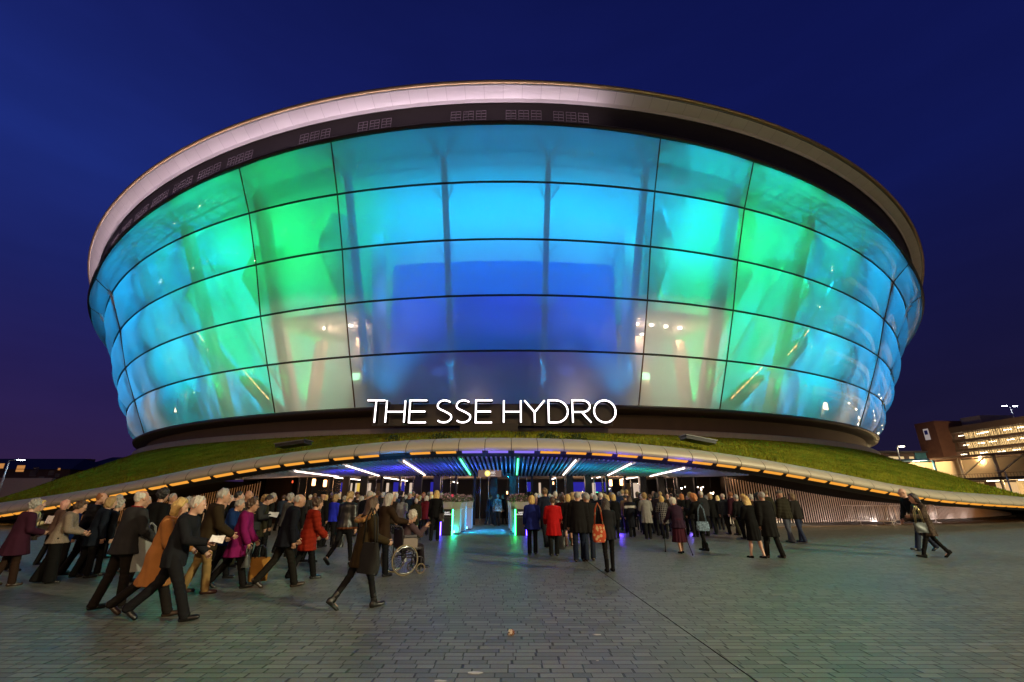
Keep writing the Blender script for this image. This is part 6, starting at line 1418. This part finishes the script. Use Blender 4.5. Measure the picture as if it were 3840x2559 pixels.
h_ = b_lb.location; bag(Vector((h_.x + .25, h_.y - .1, .98)), .22, .3, .1, M_bagk, 'small black bag of the long blonde haired woman', 0, .3, .2, seed=11)
h_ = b_grey.location; bag(Vector((AT(553, 2030, h_.y + .1).x, h_.y + .1, 1.0)), .3, .5, .08, cloth((.4, .42, .42)), 'pale striped bag between the red collar man and the camel coat', .9, .2, .15, seed=12)
hl, hr_ = hold(b_eld, J_el, s_el, -1), hold(b_eld, J_el, s_el, 1)
stick(hl, G(2496, 2071), 'walking stick in the left hand of the elderly woman in purple'); stick(hr_, G(2598, 2084), 'walking stick in the right hand of the elderly woman in purple')
hr_ = hold(b_ol2, J_o2, s_o2, 1); stick(hr_, G(1575, 2026), 'walking stick of the white-haired woman in the olive coat')

# ------------------------------------------------------------------ wheelchair
wp = G(1522, 2160); WR = radians(-52)
WC = empty('wheelchair', (wp.x - .22, wp.y + .22, 0), WR); tag(WC, 'folding wheelchair with pale tyred wheels being pushed through the queue', 'wheelchair')
M_tyre = mat('pale_tyre', (.17, .13, .07), .6); M_chr = mat('chrome', (.3, .3, .3), .25, 1.0); M_wfr = mat('chair_frame', (.03, .025, .03), .4, .4); M_seat = mat('chair_vinyl', (.03, .02, .025), .5); M_arm = mat('chair_side', (.16, .12, .1), .6)
def wheel(x, y, r, tyre, spokes, nm, cast=False):
    w = MB(); c = Vector((x, y, r)); ring_ = [c + Vector((0, r * .965 * cos(2 * pi * i / 40), r * .965 * sin(2 * pi * i / 40))) for i in range(40)]
    w.tube(ring_, r * .05 if not cast else r * .14, 8, True); o = w.build(nm, M_tyre, WC, True)
    q = MB(); q.tube([c + Vector((0, r * .9 * cos(2 * pi * i / 40), r * .9 * sin(2 * pi * i / 40))) for i in range(40)], r * .02, 6, True); q.build('rim', M_chr, o, True)
    q = MB()
    for i in range(spokes): a = 2 * pi * i / spokes; q.tube([c + Vector((.02 * (-1) ** i, .03 * cos(a), .03 * sin(a))), c + Vector((0, r * .9 * cos(a + .2), r * .9 * sin(a + .2)))], .0035 if not cast else .008, 4)
    q.lathe([(.035, -.03), (.035, .03)], c, 12, Matrix.Rotation(pi / 2, 3, 'Y')); q.build('spokes', M_chr if not cast else M_wfr, o)
    if not cast: q = MB(); q.tube([c + Vector((.035 * np.sign(x), r * .86 * cos(2 * pi * i / 36), r * .86 * sin(2 * pi * i / 36))) for i in range(36)], .009, 6, True); q.build('hand_rim', M_chr, o, True)
for s in (1, -1):
    wheel(.29 * s, 0, .305, .03, 22, 'wheel'); wheel(.22 * s, .42, .1, .02, 6, 'caster', True)
    mb = MB(); mb.tube([(.22 * s, -.18, .98), (.22 * s, -.1, .96), (.22 * s, -.06, .9), (.22 * s, -.04, .3)], .013, 8); mb.tube([(.22 * s, -.04, .34), (.22 * s, .42, .34), (.22 * s, .46, .3), (.22 * s, .54, .1)], .013, 8)
    mb.tube([(.22 * s, -.04, .52), (.22 * s, .44, .52), (.22 * s, .45, .34)], .013, 8); mb.tube([(.22 * s, -.04, .74), (.22 * s, .26, .74), (.22 * s, .32, .7), (.22 * s, .32, .52)], .013, 8); mb.tube([(.22 * s, .42, .34), (.22 * s, .42, .12)], .016, 8); mb.tube([(.22 * s, -.04, .305), (.29 * s, 0, .305)], .014, 8)
    mb.build('side_frame', M_wfr, WC, True)
    mb = MB(); mb.box((.22 * s, .12, .77), (.06, .3, .045)); mb.build('armrest', M_seat, WC)
    mb = MB(); mb.box((.222 * s, .14, .63), (.008, .34, .2)); mb.build('side_panel', M_arm, WC)
    mb = MB(); mb.box((.11 * s, .6, .11), (.16, .14, .015)); mb.tube([(.19 * s, .54, .1), (.19 * s, .6, .1)], .012, 6); mb.build('footrest', M_wfr, WC)
    mb = MB(); mb.tube([(.22 * s, -.27, .985), (.22 * s, -.17, .98)], .019, 8); mb.build('push_grip', M_seat, WC, True)
mb = MB(); mb.tube([(-.2, .0, .32), (.2, .3, .5)], .011, 6); mb.tube([(.2, .0, .32), (-.2, .3, .5)], .011, 6); mb.build('cross_brace', M_wfr, WC, True)
mb = MB(); mb.box((0, .2, .515), (.42, .44, .05)); mb.build('seat', M_seat, WC)
mb = MB(); mb.box((0, -.045, .72), (.42, .025, .38)); mb.build('backrest', M_seat, WC)
b_sit, J_si, s_si = person(0, 0, S(lean=6, sit=.6, top='jacket', hem=.06, hair='curly', hunch=14, head=4, seed=94, armR=(40, 10, 95, 10), armL=(20, 8, 70, 10)), C(cloth((.14, .085, .1)), 'white', cloth((.03, .02, .03))), 'white-haired woman in a mauve jacket seated in the wheelchair', FG, degrees(WR), Hm=1.7, vox=.014, xy=(WC.location.x, WC.location.y))
b_sit.location = WC.location + Matrix.Rotation(WR, 3, 'Z') @ Vector((0, .08, 0)); b_sit.scale = (.93, .93, .93)
# ------------------------------------------------------------------ night sky
W = bpy.data.worlds.new('World'); SC.world = W; W.use_nodes = True
t = W.node_tree; t.nodes.clear(); L = t.links.new
out = t.nodes.new('ShaderNodeOutputWorld'); bg = N(t, 'ShaderNodeBackground', Strength=1.0); L(bg.outputs[0], out.inputs[0])
tc = N(t, 'ShaderNodeTexCoord'); sp = N(t, 'ShaderNodeSeparateXYZ'); L(tc.outputs['Generated'], sp.inputs[0])
def ramp(stops):
    r = N(t, 'ShaderNodeValToRGB'); e = r.color_ramp.elements
    e[0].position, e[0].color = stops[0][0], (*stops[0][1], 1); e[1].position, e[1].color = stops[-1][0], (*stops[-1][1], 1)
    for p, c in stops[1:-1]: x = e.new(p); x.color = (*c, 1)
    L(sp.outputs[2], r.inputs[0]); return r
SKY_L = ramp([(0.0, (.034, .014, .050)), (.07, (.026, .0135, .062)), (.2, (.017, .013, .085)), (.34, (.011, .016, .120)), (.5, (.011, .024, .185)), (.7, (.0075, .013, .115)), (1.0, (.003, .005, .05))])
SKY_R = ramp([(0.0, (.012, .0085, .024)), (.07, (.0105, .0080, .030)), (.2, (.0085, .0075, .040)), (.34, (.0065, .0075, .055)), (.5, (.005, .0085, .080)), (.7, (.0045, .0075, .078)), (1.0, (.003, .005, .05))])
mr = N(t, 'ShaderNodeMapRange'); mr.inputs[1].default_value = -.72; mr.inputs[2].default_value = .45; L(sp.outputs[0], mr.inputs[0])
mx = N(t, 'ShaderNodeMix', data_type='RGBA'); L(mr.outputs[0], mx.inputs[0]); L(SKY_L.outputs[0], mx.inputs[6]); L(SKY_R.outputs[0], mx.inputs[7])
# faint cloud streaks low over the horizon
mp = N(t, 'ShaderNodeMapping'); mp.inputs['Scale'].default_value = (2, 2, 9); L(tc.outputs['Generated'], mp.inputs[0])
cn = N(t, 'ShaderNodeTexNoise', Scale=2.2, Detail=4.0); L(mp.outputs[0], cn.inputs['Vector'])
cm = N(t, 'ShaderNodeMapRange'); cm.inputs[1].default_value = .4; cm.inputs[2].default_value = .75; cm.inputs[3].default_value = .97; cm.inputs[4].default_value = 1.08; L(cn.outputs['Fac'], cm.inputs[0])
sc = N(t, 'ShaderNodeVectorMath', operation='SCALE'); L(mx.outputs[2], sc.inputs[0]); L(cm.outputs[0], sc.inputs['Scale']); L(sc.outputs[0], bg.inputs[0])

# ------------------------------------------------------------------ lamps
# coloured floods inside the facade
CB = (.0, .42, 1.0)
def mixc(a, b, f): return tuple(x + (y - x) * f for x, y in zip(a, b))
# (angle, [(height, colour, power)...]) : floods every few degrees, stacked in tiers
TIERS = [
    (-57, [(15, CB, 220), (19, CB, 380), (23, CB, 357)]), (-52, [(15, GR, 112), (19, CB, 400), (23, CB, 365)]), (-47.5, [(14.5, CB, 260), (18.5, CB, 480), (22.5, CB, 408), (25.9, CB, 656)]),
    (-42, [(11.5, CB, 54), (14.5, CY, 300), (18.5, CY, 520), (22.5, CB, 442), (25.9, CB, 700)]), (-37.5, [(11.5, CY, 66), (15, CY, 400), (18.8, CY, 560), (22.5, CY, 442), (25.9, CB, 721)]),
    (-33, [(11, CY, 48), (14.5, CY, 300), (18.5, CY, 600), (22.5, CY, 510), (25.9, CB, 787)]), (-29, [(11, TE, 54), (14.5, TE, 330), (18.5, TE, 560), (22.5, CY, 527), (25.9, TE, 1050)]),
    (-25, [(11, TE, 60), (14.5, TE, 330), (18.5, TE, 600), (22.5, TE, 552), (25.9, GR, 984)]), (-21, [(11, TE, 60), (14.5, TE, 350), (18.5, TE, 600), (22.5, GR, 414), (25.9, GR, 918)]),
    (-17.2, [(18.8, GR, 270), (22.0, GR, 509), (25.9, GR, 1050)]), (-13.6, [(18.6, GR, 315), (22.0, GR, 605), (25.9, GR, 1148)]),
    (-9.3, [(15, CB, 150), (19, CB, 300), (24.4, CY, 760), (25.9, CY, 1356)]), (-5.6, [(24.8, CY, 950), (25.9, CY, 1400)]), (-2.0, [(24.9, CY, 1008), (25.9, CY, 1312)]), (1.7, [(24.9, CY, 1008), (25.9, CY, 1225), (25.9, GR, 212)]), (5.3, [(24.8, CY, 902), (25.9, CY, 1400)]), (8.9, [(15, CB, 150), (19, CB, 300), (24.4, CY, 902), (25.9, CY, 1400)]),
    (12.6, [(18.8, GR, 172), (22.2, TE, 722), (25.9, CY, 1400)]), (16.2, [(18.6, GR, 225), (22.2, TE, 680), (25.9, CY, 1225)]),
    (20, [(11, TE, 60), (14.5, TE, 350), (18.5, GR, 450), (22.5, GR, 478), (25.9, GR, 1050)]), (24, [(11, TE, 54), (14.5, TE, 350), (18.5, TE, 620), (22.5, GR, 395), (25.9, GR, 918)]),
    (28, [(11, TE, 48), (14.5, TE, 330), (18.5, CY, 620), (22.5, TE, 493), (25.9, GR, 623)]), (32, [(11, CY, 48), (14.5, CY, 320), (18.5, CY, 620), (22.5, CY, 476), (25.9, TE, 721)]),
    (36, [(11.5, CY, 60), (14.5, CY, 360), (18.5, CY, 600), (22.5, CY, 476), (25.9, CB, 721)]), (40.5, [(11.5, CB, 54), (14.5, CB, 320), (18.5, CB, 560), (22.5, CB, 442), (24.9, CB, 356)]),
    (45.5, [(14.5, CB, 280), (18.5, CB, 500), (22, CB, 408)]), (50, [(15, CB, 220), (19, CB, 420), (22.5, CB, 357)]), (55, [(15, CY, 200), (19, CB, 380), (22.5, CB, 323)])]
for th, tier in TIERS:
    for z, c, pw in tier: inl(th, z, c, pw * (1.35 if abs(th) < 18 else 2.0))
# unseen floods added at the bowl wall foot, thrown outwards so the cushions glow
for th, c, pw, r, z, zt_ in ((-57, CB, 3500, 52, 9.3, 20), (-49, CB, 4200, 52, 9.3, 20), (-43, CB, 4200, 52, 9.3, 20), (-37.5, CB, 4200, 52, 9.3, 20), (-32.5, CY, 4200, 52, 9.3, 21), (-28, TE, 3200, 52, 9.3, 21), (-23, GR, 3200, 52, 9.3, 22), (-15.5, GR, 2600, 56, 17.3, 25), (-7.5, CY, 2600, 57.0, 24.2, 28), (-2.5, CY, 2600, 57.0, 24.2, 28), (2.5, CY, 2600, 57.0, 24.2, 28), (7.5, CY, 2600, 57.0, 24.2, 28), (-8.6, CB, 450, 58.3, 8.7, 20), (8.6, CB, 450, 58.3, 8.7, 20), (14.4, TE, 1700, 56, 17.3, 23), (14.4, CY, 1500, 56, 17.3, 28),
    (21.5, GR, 3200, 52, 9.3, 23), (26.5, TE, 3000, 52, 9.3, 20), (31, CY, 4200, 52, 9.3, 20), (36, CY, 4200, 52, 9.3, 20), (41, CB, 4200, 52, 9.3, 20), (47, CB, 4200, 52, 9.3, 20), (54, CB, 3500, 52, 9.3, 20)):
    light('SPOT', P(th, r, z), pw * (2.3 if zt_ > 26 else 1.4), c, .4, P(th, 64.5, zt_ + (1.5 if zt_ < 24 else 0)), 96, .9)
# spots added to brighten the sloping ceiling behind the top row
for th, c, pw, r, z in ((-9, CY, 7500, 57.5, 24.3), (-4.5, CY, 7500, 57.5, 24.3), (0, CY, 7500, 57.5, 24.3), (4.5, CY, 7500, 57.5, 24.3), (9, CY, 7500, 57.5, 24.3), (-15.5, GR, 3200, 56, 17.3), (14.4, CY, 3600, 56, 17.3), (-21.5, GR, 6500, 52, 9.3), (-26, GR, 5000, 52, 9.3), (-30.5, TE, 6000, 52, 9.3), (-35, CY, 7000, 52, 9.3), (-40, CB, 7500, 52, 9.3), (-46, CB, 7500, 52, 9.3),
    (20.5, GR, 7000, 52, 9.3), (25, GR, 6000, 52, 9.3), (29.5, TE, 6000, 52, 9.3), (34, CY, 7000, 52, 9.3), (39, CB, 7500, 52, 9.3), (45, CB, 7500, 52, 9.3)):
    light('SPOT', P(th, r, z), pw * .8, c, .3, P(th, 63.8, ring(5, th)[1] + .6), 48 if z < 12 else 84, .9)
for th, c, pw in ((-43.3, CB, 1260), (-35.3, CB, 1260), (-27.3, GR, 2100), (-19.0, GR, 1260), (-11.4, CB, 1120), (-4.19, CB, 1800), (3.18, CB, 1800), (10.3, CB, 1120), (17.7, GR, 1260), (25.6, GR, 2100), (33.0, TE, 1260), (40.5, CB, 1260)): uplight(th, c, pw)
for th, z, pw in ((-7, 19, 1900), (0, 19, 1900), (7, 19, 1900), (-5, 12.5, 130), (5, 12.5, 130)): light('SPOT', P(th, 62.2, z - 2), pw, (.1, .22, 1.0), .8, P(th, 57, z), 150, 1.0)
# warm concourse light
for th, z, pw in ((-16, 15.2, 230), (-13.2, 15.2, 230), (12.2, 15.2, 230), (16, 15.2, 230), (-16, 11.5, 130), (13.5, 11.5, 130)): light('POINT', P(th, 58.0, z), pw, (1.0, .72, .5), .3)
for th, z, pw in ((-37, 11.2, 40), (35, 11.2, 45), (-24, 11.5, 25), (24, 11.5, 25), (46, 11.5, 110), (-47, 11.0, 90), (5.5, 10.0, 45), (-2, 9.6, 20)): light('POINT', P(th, 58.6, z), pw, (1.0, .7, .48), .3)
# pinkish floods in the roof gutter, left half of the rim
th = -58
while th < 6.5:
    r, z = ring(5, th); c = P(th, 67.75, z + .35)
    o = light('AREA', c, 112 if th < 4 else 80, (1.0, .76, .92), 5.6, P(th, 67.85, z + 6), sy=.15)
    o.rotation_euler = Matrix((P(th + 90, 1, 0) - P(0, 0, 0), (P(th, 1, 0) - P(0, 0, 0)), (0, 0, -1))).transposed().to_euler() if False else o.rotation_euler
    th += 4.8
th = 9.5  # dim tan lamps added to warm the right half of the rim
while th < 60:
    r, z = ring(5, th); light('AREA', P(th, 67.75, z + .35), .6, (1.0, .5, .2), 5.6, P(th, 67.85, z + 6), sy=.15); th += 4.8
# blue, cyan, teal washes under the canopy
for x, c, pw in ((-8.5, (.06, .04, 1.0), 200), (-5.5, (.06, .05, 1.0), 320), (-2.6, (.04, .10, 1.0), 260), (.2, (.02, .26, 1.0), 200), (3.0, (.0, .4, .8), 200), (5.6, (.0, .5, .5), 160), (7.2, (.0, .9, .3), 90), (9.0, (.05, .08, .9), 80)):
    y = YC - sqrt(70.2 ** 2 - (x - XC) ** 2); light('SPOT', (x, y - .2, 1.9), pw, c, .15, (x, y + .4, 3.4), 150, .9)
for x, c, pw in ((-5.5, (.0, .25, 1.0), 70), (-1.2, (.12, .1, 1.0), 90), (1.6, (.1, .08, 1.0), 90), (5.0, (.1, .05, 1.0), 90), (8.2, (.12, .05, 1.0), 60)):
    y = YC - sqrt(73.9 ** 2 - (x - XC) ** 2); light('SPOT', (x, y - .05, 2.4), pw, c, .12, (x, y + .55, 3.7), 140, .9)
# small lights between the counters, glow of the light strips
for x, Y, z, c, pw in ((1703, 21.84, .2, (.0, .95, .75), 14), (1718, 23.05, .35, (.0, .55, 1.0), 420), (1743, 24.6, .35, (.05, .35, 1.0), 420), (1738, 25.0, .3, (.3, .12, 1.0), 10), (1938, 21.84, .2, (.0, .9, .85), 12), (1931, 23.05, .35, (.0, .6, 1.0), 380), (1923, 24.6, .35, (.05, .35, 1.0), 380)):
    q = AT(x, 1965, Y)
    if pw < 100: light('POINT', (q.x, Y, z), pw, c, .05)
    else: sg = 1 if x < 1850 else -1; light('SPOT', (q.x, Y, z + .1), pw * 1.6, c, .05, (q.x + sg * 2.2, Y, -.15), 84, .6)
light('SPOT', (-1.2, 23.2, 3.2), 420, (.02, .3, 1.0), .1, (-1.2, 23.4, 0), 75, .8); light('SPOT', (-1.6, 25.2, 2.95), 260, (.0, .32, 1.0), .1, (-1.4, 27.6, .9), 100, .8); light('SPOT', (-.2, 24.6, 2.95), 160, (.0, .6, 1.0), .1, (-.9, 27.6, .9), 100, .8)
for x, c in ((-4.8, (.12, .06, 1.0)), (2.9, (.12, .06, 1.0)), (5.0, (.12, .05, 1.0)), (8.3, (.2, .1, 1.0))):
    light('POINT', (x, 22.6, .3), 22, c, .1)
# foyer
for x, y in ((-9, 30.5), (-6, 31.5), (-3, 32.5), (4, 32), (7, 31.5), (10, 31)): light('POINT', (x, y, 2.5), 38, (1.0, .66, .42), .25)
for x in (-12.5, 12.5): light('POINT', (x, 27.6, 2.4), 26, (1.0, .5, .25), .2)
# amber strips wash the slatted walls and the paving below; white floor lights on the right bars
for t_ in frange(12.5, 30, 2.2): light('AREA', P(t_, 72.2, zb(t_) - .25), 10, (1.0, .40, .12), 2.4, P(t_, 69.0, .3), sy=.2)
for t_ in frange(-27, -12, 2.2): light('AREA', P(t_, 72.2, zb(t_) - .25), 11, (1.0, .42, .1), 2.4, P(t_, 69.0, .3), sy=.2)
for t_ in frange(13, 28, 1.6): light('SPOT', P(t_, 70.3, .08), 42, (1.0, .86, .84), .06, P(t_, 69, .7), 120, .7)

# car park and walkway lighting
for x, y, z, pw in ((88, 88, 8.0, 1500), (84, 96, 8.0, 1500), (78, 101, 8.0, 1500), (89, 78, 8.0, 1500), (90, 66, 8.0, 1500), (90, 84, 3.6, 3000), (90, 72, 3.6, 3000), (86, 95, 3.2, 2600), (92, 62, 3.6, 3000), (86, 99, 12.5, 420), (97, 103, 15.6, 500)):
    light('POINT', (x, y, z), pw, (1.0, .70, .34), .3)
# street lamps of the square (they stand behind and beside the camera and light the scene)
M_sl = glow('flood_lens', (1.0, .84, .6), 300.0)
for (x, y, h), aim, pw, col, lab in (((34, -7, 15), (6, 12, 0), 58000, (.95, .9, .58), 'tall floodlight mast to the right of the viewpoint'), ((-20, -26, 21), (-4, 32, 4), 9500, (1.0, .62, .28), 'tall floodlight mast behind the viewpoint on the left'), ((9, -22, 20), (4, 32, 4), 20000, (1.0, .68, .34), 'tall floodlight mast behind the viewpoint')):
    e = lamp((x, y, 0), h, lab, (.7,), M_sl, atan2(aim[1] - y, aim[0] - x), 1.4)
    d = Vector((aim[0] - x, aim[1] - y, 0)).normalized()
    light('SPOT', (x + d.x * 1.0, y + d.y * 1.0, h - .25), pw, col, .3, (x + d.x, y + d.y, 0), 160, .06)
# lamps of the city behind the viewpoint, mirrored in the cushions
rq = random.Random(5); mb = MB(); mr_ = MB()
for i in range(150):
    a = rq.uniform(-112, 112); d = rq.uniform(60, 190); p = (d * sin(R(a)), -d * cos(R(a)), rq.uniform(3, 14)); s = rq.uniform(.12, .26)
    mb.lathe([(s * .4, -s), (s, -s * .4), (s, s * .4), (s * .4, s)], p, 6)
tag(mb.build('city_lamps', glow('far_city_lamp', (1.0, .66, .36), 300.0)), 'far warm street lights of the city behind the viewpoint', 'city lights', kind='stuff')

# ------------------------------------------------------------------ render settings
SC.view_settings.view_transform = 'Standard'; SC.view_settings.look = 'None'; SC.view_settings.exposure = 0.0; SC.view_settings.gamma = 1.0
cy = SC.cycles
cy.max_bounces = 6; cy.diffuse_bounces = 3; cy.glossy_bounces = 3; cy.transmission_bounces = 4; cy.transparent_max_bounces = 10
cy.sample_clamp_indirect = 3.0; cy.sample_clamp_direct = 0.0; cy.caustics_reflective = False; cy.caustics_refractive = False
cy.use_denoising = True; cy.denoiser = 'OPENIMAGEDENOISE'; cy.use_light_tree = True
SC.render.film_transparent = False
